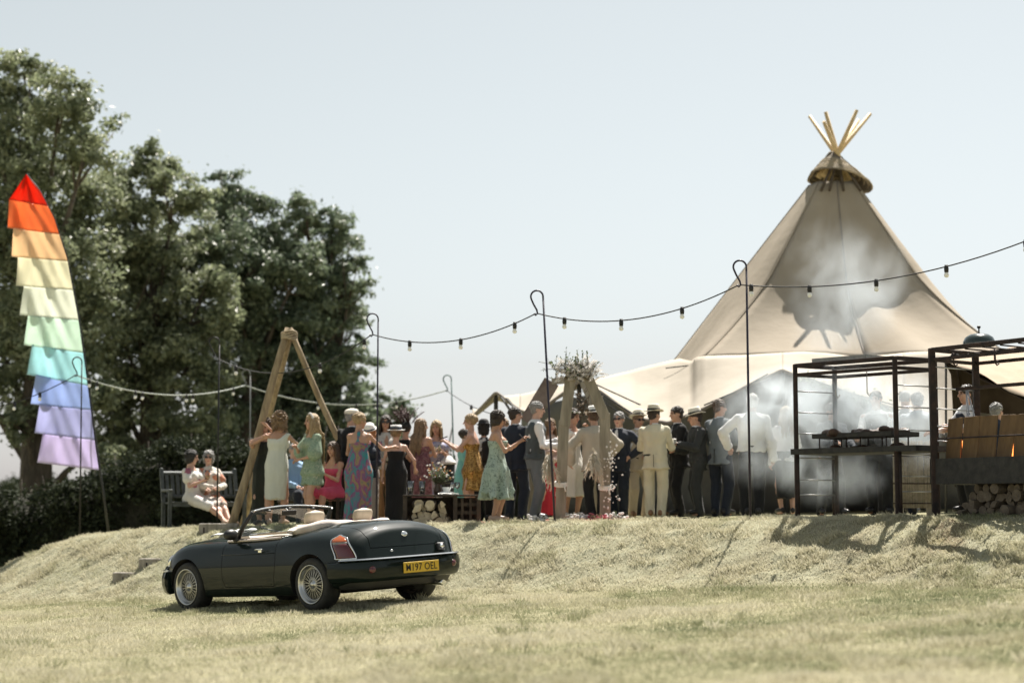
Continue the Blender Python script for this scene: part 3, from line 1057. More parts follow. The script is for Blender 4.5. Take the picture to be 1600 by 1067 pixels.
def glass_mat(name, tint=(.9, .94, .93), alpha=.10):
    m = bpy.data.materials.new(name); m.use_nodes = True
    t = m.node_tree; t.nodes.clear()
    o = t.nodes.new('ShaderNodeOutputMaterial')
    g = t.nodes.new('ShaderNodeBsdfGlossy'); g.inputs['Roughness'].default_value = .02
    tr = t.nodes.new('ShaderNodeBsdfTransparent'); tr.inputs['Color'].default_value = (*tint, 1)
    fr = t.nodes.new('ShaderNodeFresnel'); fr.inputs['IOR'].default_value = 1.5
    ad = t.nodes.new('ShaderNodeMath'); ad.operation = 'MULTIPLY_ADD'; ad.inputs[1].default_value = 1.0; ad.inputs[2].default_value = alpha
    mx = t.nodes.new('ShaderNodeMixShader')
    t.links.new(fr.outputs[0], ad.inputs[0]); t.links.new(ad.outputs[0], mx.inputs[0])
    t.links.new(tr.outputs[0], mx.inputs[1]); t.links.new(g.outputs[0], mx.inputs[2]); t.links.new(mx.outputs[0], o.inputs[0])
    return m


GLASS = glass_mat('window_glass')

KX = [-2.0, -1.85, -1.5, -1.165, -.8, -.5, 0, .5, .8, 1.165, 1.5, 1.8, 2.0]
KZC = [.955, .985, 1.015, 1.025, 1.01, .98, .94, .945, .945, .915, .86, .77, .71]
KZF = [.83, .845, .875, .895, .885, .862, .850, .855, .86, .85, .80, .71, .63]
KYM = [.80, .82, .838, .852, .836, .828, .828, .832, .838, .85, .828, .79, .75]
KZB = [.34, .31, .24, .19, .175, .175, .175, .175, .175, .19, .22, .26, .30]


def car_section(x, n=46):
    zc, zf, ym, zb = [float(pchip(KX, k, x)) for k in (KZC, KZF, KYM, KZB)]
    P = [(0, zc)]
    for y in (.16, .32, .46, .58, .66): P.append((y, zc - (zc - zf - .012) * (y / .70) ** 2.6))
    P += [(.735, zf - .018), (.783, zf - .07), (.808, zf - .14), (ym - .008, .60), (ym, .52), (ym - .004, .42), (ym - .022, .30), (ym - .055, zb + .02), (ym - .10, zb), (.5, zb), (.25, zb), (0, zb)]
    P = np.array(P)
    d = np.r_[0, np.cumsum(np.linalg.norm(np.diff(P, axis=0), axis=1))]
    t = np.linspace(0, d[-1], n)
    return np.stack([pchip(d, P[:, 0], t), pchip(d, P[:, 1], t)], -1)


def car_body_mesh():
    n = 46
    st = []
    TE, TL, NE = 1.28, .645, 5.5          # tail: from x=-TE over length TL
    FE, FL, NF = 1.15, .80, 3.2
    for a in np.linspace(0, 1, 26)[::-1]:
        u = math.sin(a * math.pi / 2) if a < 1 else 1.0
        st.append((-TE - TL * u, (max(0, 1 - u ** NE)) ** (1 / NE), -1))
    # denser close to the end for a round corner
    ex = [(-TE - TL * (1 - e), (1 - (1 - e) ** NE) ** (1 / NE), -1) for e in (.0015, .004, .009, .016, .026, .04, .06)]
    st = sorted(st + ex)
    for x in np.linspace(-TE, FE, 64)[1:-1]: st.append((x, 1.0, 0))
    fr = [(FE + FL * u, (max(0, 1 - u ** NF)) ** (1 / NF), 1) for u in list(np.sin(np.linspace(0, 1, 26) * math.pi / 2)) + [.9995, .998, .995, .99]]
    st += fr
    st = sorted(set(st))
    # flat end face rings
    rings = []
    e = st[0][1]
    V = []
    def ring(x, s, side):
        sec = car_section(x, n)
        zm = .60 if side <= 0 else .52
        sz = s if side != 0 else 1.0
        y = sec[:, 0] * s; z = zm + (sec[:, 1] - zm) * sz
        xx = np.full(n, x)
        if side < 0:
            w = np.clip((-x - TE) / TL, 0, 1) ** 2
            xx = xx + w * np.clip(z - .55, 0, .5) * .30          # tail leans forward to the top
            xx = xx - w * 0 + w * (y / .8) ** 2 * .07
        if side > 0:
            w = np.clip((x - FE) / FL, 0, 1) ** 2
            xx = xx - w * np.clip(z - .5, -.2, .5) * .35 - w * (y / .8) ** 2 * .10
        L = np.stack([xx, y, z], -1); Rr = np.stack([xx, -y, z], -1)[1:-1][::-1]
        return np.concatenate([L, Rr])
    for s in (.02, .25, .45, .6, .72, .8): 
        if s < .85: rings.append(ring(-TE - TL, s, -1))
    for x, s, sd in st:
        if s > .82 or sd == 0: rings.append(ring(x, max(s, .02), sd))
    for s in (.8, .7, .55, .4, .2, .02): rings.append(ring(FE + FL, s, 1))
    m = len(rings[0])
    V = np.concatenate(rings)
    k = len(rings)
    F = [(i * m + j, i * m + (j + 1) % m, (i + 1) * m + (j + 1) % m, (i + 1) * m + j) for i in range(k - 1) for j in range(m)]
    F.append(tuple(range(m))[::-1]); F.append(tuple((k - 1) * m + j for j in range(m)))
    me = mesh_np('body', V, F, [PAINT])
    import bmesh
    bm = bmesh.new(); bm.from_mesh(me); bmesh.ops.recalc_face_normals(bm, faces=bm.faces); bm.to_mesh(me); bm.free()
    return me


def boolean(me, cutter, op):
    a = bpy.data.objects.new('tmp_a', me); b = bpy.data.objects.new('tmp_b', cutter)
    COL.objects.link(a); COL.objects.link(b)
    md = a.modifiers.new('b', 'BOOLEAN'); md.object = b; md.operation = op; md.solver = 'EXACT'
    try: md.material_mode = 'TRANSFER'
    except Exception: pass
    dg = bpy.context.evaluated_depsgraph_get()
    r = bpy.data.meshes.new_from_object(a.evaluated_get(dg))
    bpy.data.objects.remove(a); bpy.data.objects.remove(b)
    return r


def prism(pts, z0, z1, m, axis='z', n_smooth=False):
    """closed prism from a plan outline; axis z: pts are (x,y); axis y: pts are (x,z)"""
    k = len(pts)
    if axis == 'z': V = [(x, y, z0) for x, y in pts] + [(x, y, z1) for x, y in pts]
    else: V = [(x, z0, z) for x, z in pts] + [(x, z1, z) for x, z in pts]
    F = [tuple(range(k))[::-1], tuple(range(k, 2 * k))] + [(i, (i + 1) % k, k + (i + 1) % k, k + i) for i in range(k)]
    me = mesh_np('cut', V, F, [m], smooth=False)
    import bmesh
    bm = bmesh.new(); bm.from_mesh(me); bmesh.ops.recalc_face_normals(bm, faces=bm.faces); bm.to_mesh(me); bm.free()
    return me


def rrect(x0, x1, y0, y1, r, n=6):
    P = []
    for cx, cy, a in ((x1 - r, y1 - r, 0), (x0 + r, y1 - r, 90), (x0 + r, y0 + r, 180), (x1 - r, y0 + r, 270)):
        for i in range(n + 1):
            t = R(a + 90 * i / n); P.append((cx + r * math.cos(t), cy + r * math.sin(t)))
    return P


def circle(cx, cy, r, n=40): return [(cx + r * math.cos(2 * math.pi * i / n), cy + r * math.sin(2 * math.pi * i / n)) for i in range(n)]


car = empty('parked_car', (0, 0, 0), 0, 'dark green open-top two-seater sports car with beige seats parked on the lawn', 'car')
CFX = Vector((-.7135, .7007, 0)); CLX = Vector((-.7007, -.7135, 0))
CC = Vector((-2.63, 21.80, 0))
CSC = 1.08
wp = {}
for sx in (1.165, -1.165):
    for sy in (.72, -.72):
        q = CC + CFX * sx * CSC + CLX * sy * CSC
        wp[(sx, sy)] = float(gz_at(q.x, q.y))
fz = (wp[(1.165, .72)] + wp[(1.165, -.72)]) / 2; rz_ = (wp[(-1.165, .72)] + wp[(-1.165, -.72)]) / 2
lz = (wp[(1.165, .72)] + wp[(-1.165, .72)]) / 2; rr_ = (wp[(1.165, -.72)] + wp[(-1.165, -.72)]) / 2
pitch = max(-.07, min(.03, (fz - rz_) / 2.33)); roll = (lz - rr_) / 1.44
fx = (CFX + Vector((0, 0, -.045))).normalized()
fy = (CLX + Vector((0, 0, max(-.07, min(.0, roll))))).normalized(); fz_ = fx.cross(fy).normalized(); fy = fz_.cross(fx)
car.matrix_world = Matrix(((fx.x, fy.x, fz_.x, CC.x), (fx.y, fy.y, fz_.y, CC.y), (fx.z, fy.z, fz_.z, (fz + rz_) / 2 - .012), (0, 0, 0, 1))) @ Matrix.Diagonal((CSC, CSC, 1.0, 1.0))
print('car wheels', wp, 'pitch', pitch, 'roll', roll)

base = car_body_mesh()
bv = BVHTree.FromPolygons([v.co.copy() for v in base.vertices], [tuple(p.vertices) for p in base.polygons])


def hit(o, d):
    r = bv.ray_cast(Vector(o), Vector(d).normalized())
    return r[0], r[1]


bm_ = base
cock = rrect(-1.02, .34, -.66, .66, .16)
bm_ = boolean(bm_, prism(cock, .30, 1.4, LEATHER), 'DIFFERENCE')
AR = .355
for sx in (1.165, -1.165):
    for s in (1, -1):
        bm_ = boolean(bm_, prism(circle(sx, .315, AR), s * .50 if s > 0 else -1.0, 1.0 if s > 0 else -.50, WELL, 'y'), 'DIFFERENCE')
GAP = .0035
panels = []


def split(shape_fn, name):
    """take a panel out of the body, leaving a narrow shut line"""
    global bm_
    inner = boolean(bm_.copy(), shape_fn(-GAP), 'INTERSECT')
    bm_ = boolean(bm_, shape_fn(GAP), 'DIFFERENCE')
    inner.name = name
    o = link(name, inner, None, car)
    panels.append(o)
    return o


def door_shape(s):
    def f(g):
        pts = [(-.50 - g, .30 - g), (.40 + g, .30 - g), (.44 + g, .40), (.45 + g, 1.2), (-.545 - g, 1.2), (-.55 - g, .55)]
        return prism(pts, .735 if s > 0 else -1.0, 1.0 if s > 0 else -.735, BLACK, 'y')
    return f


doors = [split(door_shape(1), 'door'), split(door_shape(-1), 'door')]


def boot_shape(g):
    pts = rrect(-2.2, -1.07 + g, -.53 - g, .53 + g, .10)
    return prism(pts, .70 - g, 1.4, BLACK, 'z')


boot = split(boot_shape, 'boot_lid')


def bonnet_shape(g): return prism(rrect(.66 - g, 1.80 + g, -.50 - g, .50 + g, .12), .62, 1.4, BLACK, 'z')


bonnet = split(bonnet_shape, 'bonnet')
bm_.name = 'body'
body = link('body', bm_, None, car)
from mathutils.kdtree import KDTree
_kd = KDTree(len(base.vertices))
for v in base.vertices: _kd.insert(v.co, v.index)
_kd.balance()


def smooth_from_base(me):
    """give the outer skin of a cut panel the smooth normals of the uncut body"""
    nv = [None] * len(me.vertices)
    for v in me.vertices:
        acc = Vector((0, 0, 0)); dmin = None
        for co, i, d in _kd.find_n(v.co, 4):
            acc += base.vertices[i].normal / (d + .002)
        nv[v.index] = acc.normalized()
    out = [None] * len(me.loops)
    for p in me.polygons:
        for li in p.loop_indices:
            n = nv[me.loops[li].vertex_index]
            out[li] = n if n.dot(p.normal) > .80 else p.normal
    me.normals_split_custom_set([tuple(n) for n in out])


for o in panels + [body]:
    me = o.data
    me.polygons.foreach_set('use_smooth', np.ones(len(me.polygons), dtype=bool))
    smooth_from_base(me)


def plan_curve(off, tail=True, n=60, ymax=.845, side_x=-1.50):
    """rounded outline round the tail (left to right) or nose"""
    P = []
    sg = -1 if tail else 1
    x0, L, N = (1.28, .645, 4.2) if tail else (1.10, .85, 3.0)
    for a in np.linspace(0, 1, n):
        th = math.pi * a
        c, s = math.cos(th), math.sin(th)
        y = (ymax + off) * (abs(c) ** (2 / N)) * (1 if c >= 0 else -1)
        x = sg * (x0 + (L + off) * (s ** (2 / N)))
        P.append((x, y))
    return P


def bumper(name, tail, prof, m, off0, a0=.10, a1=.90, n=70):
    P = plan_curve(off0, tail, 160)
    P = P[int(a0 * 159):int(a1 * 159) + 1]
    Q = np.array(P); d = np.r_[0, np.cumsum(np.linalg.norm(np.diff(Q, axis=0), axis=1))]
    t = np.linspace(0, d[-1], n)
    Q = np.stack([np.interp(t, d, Q[:, 0]), np.interp(t, d, Q[:, 1])], -1)
    T = np.gradient(Q, axis=0); T /= np.linalg.norm(T, axis=1)[:, None]
    Nn = np.stack([T[:, 1], -T[:, 0]], -1)
    cen = Q.mean(0)
    if np.dot(Nn[n // 2], Q[n // 2] - np.array([0, 0])) < 0: Nn = -Nn
    V, F = [], []
    k = len(prof)
    for i in range(n):
        for (o_, z) in prof:
            V.append((Q[i, 0] + Nn[i, 0] * o_, Q[i, 1] + Nn[i, 1] * o_, z))
    for i in range(n - 1):
        for j in range(k): F.append((i * k + j, i * k + (j + 1) % k, (i + 1) * k + (j + 1) % k, (i + 1) * k + j))
    F.append(tuple(range(k))); F.append(tuple((n - 1) * k + j for j in reversed(range(k))))
    mb = MB(); mb.add(V, F, 0, True)
    o = mb.build(name, m, car)
    try: o.data.set_sharp_from_angle(angle=R(40))
    except Exception: pass
    return o


rb = bumper('rear_bumper', True, [(-.10, .33), (.0, .315), (.035, .335), (.06, .40), (.066, .48), (.055, .545), (.03, .562), (-.10, .562)], PAINT, 0.0, .052, .948)
bumper('bumper_strip', True, [(-.02, .560), (.050, .560), (.066, .572), (.055, .586), (.02, .590), (-.02, .588)], CHROME, 0.0, .13, .87)
bumper('front_bumper', False, [(-.10, .24), (.0, .22), (.035, .25), (.06, .34), (.062, .44), (.04, .51), (-.10, .515)], PAINT, 0.0, .125, .875)
bumper('bumper_strip', False, [(-.02, .513), (.040, .513), (.052, .526), (.03, .54), (-.02, .538)], CHROME, 0.0, .13, .87)
# rear valance under the bumper
bumper('valance', True, [(-.20, .22), (-.06, .24), (-.03, .30), (-.02, .35), (-.20, .35)], BLACK, -.02, .08, .92)


def lamp_patch(z0, z1, th0, th1, cx, cy, s, nz_=8, nt_=10, off=.016, m=None, name='lens', parent=None, z_top=None):
    """lens hugging the body: rays from (cx,cy) fan out between the angles th(z)"""
    V = []
    for i in range(nz_ + 1):
        z = z0 + (z1 - z0) * i / nz_
        a0, a1 = th0(z), th1(z)
        for j in range(nt_ + 1):
            a = R(a0 + (a1 - a0) * j / nt_)
            d = Vector((math.cos(a), math.sin(a), 0))
            p, nrm = hit((cx, cy, z), d)
            if p is None: p, nrm = Vector((cx, cy, z)) + d * .25, d
            edge = min(1, (min(j, nt_ - j) + .0) / 1.5)
            q = p + d * (off * (.35 + .65 * edge))
            V.append((q.x, q.y * s, q.z))
    nn = nt_ + 1
    F = [(i * nn + j, i * nn + j + 1, (i + 1) * nn + j + 1, (i + 1) * nn + j) for i in range(nz_) for j in range(nt_)]
    if s < 0: F = [f[::-1] for f in F]
    o = link(name, mesh_np(name, V, F, [m]), None, parent)
    md = o.modifiers.new('t', 'SOLIDIFY'); md.thickness = .02; md.offset = -1
    return o, V, nn


for s in (1, -1):
    th0 = lambda z: 106 + 13 * (1 - sstep(.6, .84, z)) + 14 * float(sstep(.80, .868, z)) ** 2
    th1 = lambda z: 147 - 12 * float(sstep(.58, .86, z)) - 12 * float(sstep(.82, .868, z)) ** 2
    lamp, V1, nn = lamp_patch(.600, .768, th0, th1, -1.42, .46, s, 8, 12, .018, REDL, 'tail_lamp', car)
    lamp_patch(.770, .792, th0, th1, -1.42, .46, s, 3, 12, .017, CLEARL, 'reversing_lens', lamp)
    _, V3, _ = lamp_patch(.794, .866, th0, th1, -1.42, .46, s, 8, 12, .019, AMBER, 'indicator_lens', lamp)
    ring_ = [V1[j] for j in range(nn)]
    zs = np.linspace(.598, .868, 22)
    def bpt(z, a):
        d = Vector((math.cos(R(a)), math.sin(R(a)), 0)); p, _n = hit((-1.42, .46, z), d)
        q = p + d * .010; return (q.x, q.y * s, q.z)
    pts = [bpt(z, th0(z) - 1.5) for z in zs] + [bpt(.870, a) for a in np.linspace(th0(.868), th1(.868), 6)[1:-1]] + [bpt(z, th1(z) + 1.5) for z in zs[::-1]] + [bpt(.594, a) for a in np.linspace(th1(.60), th0(.60), 12)]
    pts.append(pts[0])
    mb = MB(); mb.tube(pts, .009, 6, cap=False); mb.build('chrome_surround', CHROME, lamp)
    # round red reflector and side repeater
    d = Vector((-1, 0, 0)); a = R(158)
    p = Vector((-1.985 + .035, .60 * s, .455))
    mb = MB(); mb.lathe([(0, .018), (.03, .014), (.042, 0), (.042, -.03)], p, 18, Vector((-1, .28 * s, 0)).to_track_quat('Z', 'Y').to_matrix()); mb.build('fog_lamp', REDL, car)

# number plate, flat on the bumper
pl = bpy.data.objects.new('number_plate', None)
mb = MB(); mb.box((-2.000, -.06, .447), (.012, .52, .125), m=0, bev=.004)
plate = mb.build('number_plate', PLATE, car)
fc = bpy.data.curves.new('plate_text', 'FONT'); fc.body = 'M197 OEL'; fc.size = .118; fc.align_x = 'CENTER'; fc.align_y = 'CENTER'; fc.extrude = .0012; fc.offset = .0002; fc.space_character = 1.08
fo = bpy.data.objects.new('tmp_text', fc); COL.objects.link(fo)
dg = bpy.context.evaluated_depsgraph_get()
tm = bpy.data.meshes.new_from_object(fo.evaluated_get(dg)); bpy.data.objects.remove(fo)
co = np.zeros(len(tm.vertices) * 3, np.float32); tm.vertices.foreach_get('co', co); co = co.reshape(-1, 3)
wdt = co[:, 0].max() - co[:, 0].min(); hgt = co[:, 1].max() - co[:, 1].min()
nc = np.stack([-2.0085 + co[:, 2] * -1, -.06 - (co[:, 0] - (co[:, 0].max() + co[:, 0].min()) / 2) * (.455 / wdt), .447 + (co[:, 1] - (co[:, 1].max() + co[:, 1].min()) / 2) * (.083 / hgt)], -1)
tm.vertices.foreach_set('co', nc.astype(np.float32).ravel()); tm.materials.clear(); tm.materials.append(INK); tm.update(); tm.name = 'lettering'
link('lettering', tm, None, plate)
# boot badge, lock, bumper plinth lamp
def on_tail(y, z):
    p, n = hit((-1.0, y, z), (-1, 0, 0)); return p, n
p, n = on_tail(.02, .84); M_ = n.to_track_quat('Z', 'Y').to_matrix()
mb = MB(); mb.lathe([(0, .012), (.035, .010), (.045, .004), (.045, -.01)], p, 20, M_, sx=1.0, sy=.75); mb.build('badge', CHROME, boot)
p, n = on_tail(.26, .655); M_ = n.to_track_quat('Z', 'Y').to_matrix()
mb = MB(); mb.lathe([(0, .012), (.013, .011), (.018, -.01)], p, 14, M_); mb.build('boot_lock', CHROME, body)
p, n = on_tail(-.47, .66); M_ = n.to_track_quat('Z', 'Y').to_matrix()
mb = MB(); mb.box(p + n * .012, (.12, .09, .05), M_, bev=.015); mb.build('latch_cover', BLACK, body)
mb = MB(); mb.lathe([(0, .016), (.028, .010), (.03, -.01)], p + n * .04, 14, M_); mb.build('lock_button', CHROME, body)
# exhaust
mb = MB(); mb.tube([(-1.5, -.40, .24), (-1.90, -.40, .235), (-1.985, -.40, .235)], [.03, .03, .03], 12); mb.build('exhaust_pipe', CHROME, car)
mb = MB(); mb.tube([(-1.25, -.42, .24), (-1.55, -.42, .24)], .09, 14); mb.tube([(-1.3, .5, .24), (-1.3, -.5, .24)], .05, 8); mb.box((-.2, 0, .22), (2.2, .9, .08)); mb.box((-1.2, 0, .27), (.5, 1.1, .10)); mb.build('underside', WELL, car)
# wheels
def wheel(x, y):
    w = bpy.data.objects.new('wheel', None)
    COL.objects.link(w); w.parent = car; w.location = (x, y, .313)
    s = 1 if y > 0 else -1
    w.rotation_euler = (R(-90) * s, 0, 0); w.scale = (1 / CSC, 1, 1)
    return w


def wheel_parts():
    out = []
    mb = MB(); prof = [(.222, -.085), (.225, -.10), (.262, -.105), (.298, -.098), (.311, -.075), (.3135, -.03), (.3135, .03), (.311, .075), (.298, .098), (.262, .108), (.228, .104), (.220, .085), (.222, -.085)]
    mb.lathe(prof, (0, 0, 0), 48); out.append(('tyre', mb, RUBBER))
    mb = MB(); prof = [(.228, .103), (.231, .111), (.226, .115), (.217, .110), (.208, .088), (.196, .064), (.186, .058), (.183, .03), (.183, -.08), (.222, -.09)]
    mb.lathe(prof, (0, 0, 0), 48); out.append(('rim', mb, ALLOY))
    mb = MB()
    for k in range(20):
        for sgn in (1, -1):
            a0 = 2 * math.pi * k / 20; a1 = a0 + sgn * .24
            mb.bar((.052 * math.cos(a0), .052 * math.sin(a0), .072), (.190 * math.cos(a1), .190 * math.sin(a1), .058), .0075, .012)
    mb.lathe([(.196, .060), (.192, .070), (.180, .068), (.178, .055)], (0, 0, 0), 40)
    out.append(('lattice', mb, mat('spoke_silver', (.36, .36, .35), .35, metal=.9)))
    mb = MB(); mb.lathe([(0, .098), (.022, .096), (.03, .088), (.034, .080), (.056, .076), (.06, .06), (.06, .0)], (0, 0, 0), 24); out.append(('hub_cap', mb, ALLOY))
    mb = MB(); mb.lathe([(.0, .0), (.14, .0), (.14, -.02), (0, -.02)], (0, 0, .02), 24); mb.lathe([(0, .02), (.182, .02), (.182, -.03)], (0, 0, -.05), 24); out.append(('brake_disc', mb, mat('dark_iron', (.03, .028, .026), .6, metal=.6)))
    return out


wparts = None
for (x, y) in ((1.165, .715), (-1.165, .715), (1.165, -.715), (-1.165, -.715)):
    w = wheel(x, y)
    if wparts is None:
        wparts = [mb.build(nm, mm, w) for nm, mb, mm in wheel_parts()]
    else:
        for o in wparts:
            c = o.copy(); COL.objects.link(c); c.parent = w
# door handle
for o, s in ((doors[0], 1), (doors[1], -1)):
    mb = MB(); mb.tube([(-.36, .838 * s, .745), (-.35, .853 * s, .75), (-.24, .853 * s, .75), (-.23, .838 * s, .745)], .010, 8); mb.box((-.30, .832 * s, .725), (.06, .012, .03), bev=.004); mb.build('handle', CHROME, o)
    mb = MB(); mb.box((-.02, .73 * s, .60), (.90, .03, .42), bev=.012); mb.build('door_card', LEATHER, o)
    mb = MB(); mb.tube([(.44, .72 * s, .862), (0, .715 * s, .866), (-.54, .705 * s, .875)], .014, 8); mb.build('door_capping', HOODC, o)
# windscreen
BASE = lambda t: Vector((.385 + .16 * (1 - (2 * t - 1) ** 2), .66 - 1.32 * t, .895 + .04 * (1 - (2 * t - 1) ** 2)))
TOP = lambda t: Vector((.125 + .10 * (1 - (2 * t - 1) ** 2), .585 - 1.17 * t, 1.215 + .050 * (1 - (2 * t - 1) ** 2)))
ws = bpy.data.objects.new('windscreen', None); COL.objects.link(ws); ws.parent = car
N = 24
V = [BASE(i / N) for i in range(N + 1)] + [TOP(i / N) for i in range(N + 1)]
F = [(i, i + 1, N + 2 + i, N + 1 + i) for i in range(N)]
link('glass', mesh_np('glass', [tuple(v) for v in V], F, [GLASS]), None, ws)
for t in (0, 1):
    mb = MB(); b, tp = BASE(t), TOP(t)
    mb.tube([b - Vector((0, 0, .06)), b.lerp(tp, .5), tp], [.034, .028, .021], 8); mb.build('pillar', BLACK, ws)
mb = MB(); mb.tube([TOP(i / N) + Vector((0, 0, .004)) for i in range(N + 1)], .013, 8); mb.build('top_rail', CHROME, ws)
mb = MB(); mb.tube([TOP(i / N) - Vector((.0, 0, .016)) for i in range(N + 1)], .013, 8)
for t in (.22, .5, .78): mb.box(TOP(t) + Vector((-.03, 0, -.03)), (.05, .04, .025), bev=.006)
mb.build('header_trim', BLACK, ws)
mb = MB(); mb.tube([BASE(i / N) + Vector((0, 0, .0)) for i in range(N + 1)], .014, 8); mb.build('scuttle_trim', BLACK, ws)
mb = MB(); mb.box(TOP(.47) + Vector((-.07, 0, -.085)), (.02, .21, .065), Matrix.Rotation(R(-12), 3, 'Y'), bev=.008); mb.bar(TOP(.47) - Vector((0, 0, .02)), TOP(.47) + Vector((-.07, 0, -.07)), .012); mb.build('rear_view_mirror', BLACK, ws)
for t0, t1 in ((.30, .06), (.62, .38)):
    mb = MB(); a = BASE(t0) + Vector((.02, 0, .005)); b = BASE(t1) + Vector((-.02, 0, .07)); mb.tube([a, b], .007, 6); mb.bar(BASE(t1 + .12) + Vector((0, 0, .03)), BASE(t1 - .04) + Vector((-.035, 0, .095)), .008, .012); mb.build('wiper', BLACK, ws)
# wing mirrors
for s in (1, -1):
    mb = MB(); mb.ell((.24, .83 * s, .945), (.060, .095, .070), None, 16); mb.bar((.25, .74 * s, .865), (.25, .80 * s, .94), .06, .04); mb.build('wing_mirror', BLACK, car)
# dash, wheel, seats
mb = MB(); mb.box((.27, 0, .86), (.20, 1.26, .11), bev=.04); mb.box((.20, 0, .80), (.10, 1.20, .14), bev=.03); mb.build('dashboard', mat('dash_leather', (.33, .26, .19), .5, (.38, .31, .23), 9, .1), car)
stw = bpy.data.objects.new('steering_wheel', None); COL.objects.link(stw); stw.parent = car; stw.location = (.03, -.36, .93); stw.rotation_euler = (0, R(-66), 0)
mb = MB(); mb.tube([(.185 * math.cos(2 * math.pi * i / 28), .185 * math.sin(2 * math.pi * i / 28), 0) for i in range(29)], .015, 8, cap=False); mb.build('wheel_rim', BLACK, stw)
mb = MB(); mb.lathe([(0, .02), (.05, .018), (.06, -.02), (0, -.03)], (0, 0, -.01), 16)
for a in (10, 170, 270): mb.bar((0, 0, -.005), (.18 * math.cos(R(a)), .18 * math.sin(R(a)), 0), .03, .01)
mb.bar((0, 0, 0), (0, 0, -.25), .05); mb.build('wheel_hub', BLACK, stw)
seat0 = None
for s in (1, -1):
    st_ = bpy.data.objects.new('seat', None); COL.objects.link(st_); st_.parent = car; st_.location = (-.30, .36 * s, .32)
    if seat0 is None:
        parts = []
        mb = MB(); mb.box((.02, 0, .10), (.52, .48, .18), bev=.06); parts.append(mb.build('cushion', LEATHER, st_))
        mb = MB(); mb.box((-.29, 0, .42), (.14, .46, .56), Matrix.Rotation(R(-16), 3, 'Y'), bev=.055); parts.append(mb.build('backrest', LEATHER, st_))
        mb = MB()
        # padded headrest with a rounded top
        prof = []
        V = []; n1, n2 = 20, 9
        for j in range(n2):
            zz = -1 + 2 * j / (n2 - 1)
            for i in range(n1):
                a = 2 * math.pi * i / n1; c, s_ = math.cos(a), math.sin(a); e = .55
                k = (1 - abs(zz) ** 3.2) ** .5 if abs(zz) < 1 else .02
                V.append((-.41 + .058 * k * abs(c) ** e * (1 if c > 0 else -1) - .02 * zz, .128 * (k ** .6) * abs(s_) ** e * (1 if s_ > 0 else -1), .775 + .088 * zz))
        F = [(j * n1 + i, j * n1 + (i + 1) % n1, (j + 1) * n1 + (i + 1) % n1, (j + 1) * n1 + i) for j in range(n2 - 1) for i in range(n1)]
        F += [tuple(range(n1))[::-1], tuple((n2 - 1) * n1 + i for i in range(n1))]
        mb.add(V, F, 0, True); parts.append(mb.build('headrest', LEATHER, st_))
        for yy in (.06, -.06):
            mb = MB(); mb.tube([(-.39, yy, .60), (-.40, yy, .74)], .008, 6); parts.append(mb.build('headrest_post', CHROME, st_))
        seat0 = parts
    else:
        for o in seat0:
            c = o.copy(); COL.objects.link(c); c.parent = st_
mb = MB(); mb.box((-.25, 0, .315), (1.38, 1.28, .03)); mb.box((-.1, 0, .42), (.9, .2, .2), bev=.05); mb.build('floor_carpet', CARPET, car)
# folded hood: soft lumpy roll across the back of the cockpit
V = []; n1, n2 = 14, 46
for j in range(n2):
    t = j / (n2 - 1); y = .70 - 1.40 * t
    edge = max(.0, 1 - abs(2 * t - 1) ** 8)
    bow = -.14 * (1 - abs(2 * t - 1) ** 2.2)
    for i in range(n1):
        a = 2 * math.pi * i / n1
        lump = 1 + .16 * math.sin(a * 3 + t * 9) + .10 * math.sin(t * 31 + a)
        hgt_ = .055 + .02 * math.sin(t * 7 + 1)
        V.append((-.86 + bow + .20 * math.cos(a) * lump * (.25 + .75 * edge) + .17 * abs(2 * t - 1) ** 3, y, .935 + .06 * (1 - abs(2 * t - 1) ** 3) + hgt_ * math.sin(a) * lump * (.3 + .7 * edge)))
F = [(j * n1 + i, j * n1 + (i + 1) % n1, (j + 1) * n1 + (i + 1) % n1, (j + 1) * n1 + i) for j in range(n2 - 1) for i in range(n1)]
F += [tuple(range(n1)), tuple((n2 - 1) * n1 + i for i in reversed(range(n1)))]
mb = MB(); mb.add(V, F, 0, True); mb.build('folded_hood', HOODC, car)
# chrome trim along the back of the cockpit, side crease trims, sill
mb = MB(); mb.tube([(.44, .826, .70), (-.1, .822, .695), (-.54, .823, .70)], .004, 5); mb.build('door_crease', PAINT, doors[0])
# front lamps and grille
for s in (1, -1):
    p, n = hit((1.0, .56, .66), (1, .12, 0)); p = Vector((p.x, p.y * s, p.z)); n = Vector((n.x, n.y * s, n.z))
    hl = MB(); hl.lathe([(0, .04), (.05, .035), (.085, .012), (.09, -.02)], p, 24, n.to_track_quat('Z', 'Y').to_matrix()); h_ = hl.build('headlight', CLEARL, car)
    mb = MB(); mb.lathe([(.088, .0), (.094, .012), (.1, .004), (.1, -.02)], p, 24, n.to_track_quat('Z', 'Y').to_matrix()); mb.build('headlight_ring', CHROME, h_)
mb = MB(); p, n = hit((1.0, 0, .58), (1, 0, 0))
for k in range(15):
    y = -.28 + k * .04; q, _ = hit((1.0, y, .58), (1, 0, 0)); mb.box((q.x + .006, y, .58), (.02, .008, .09))
mb.build('grille', CHROME, car)
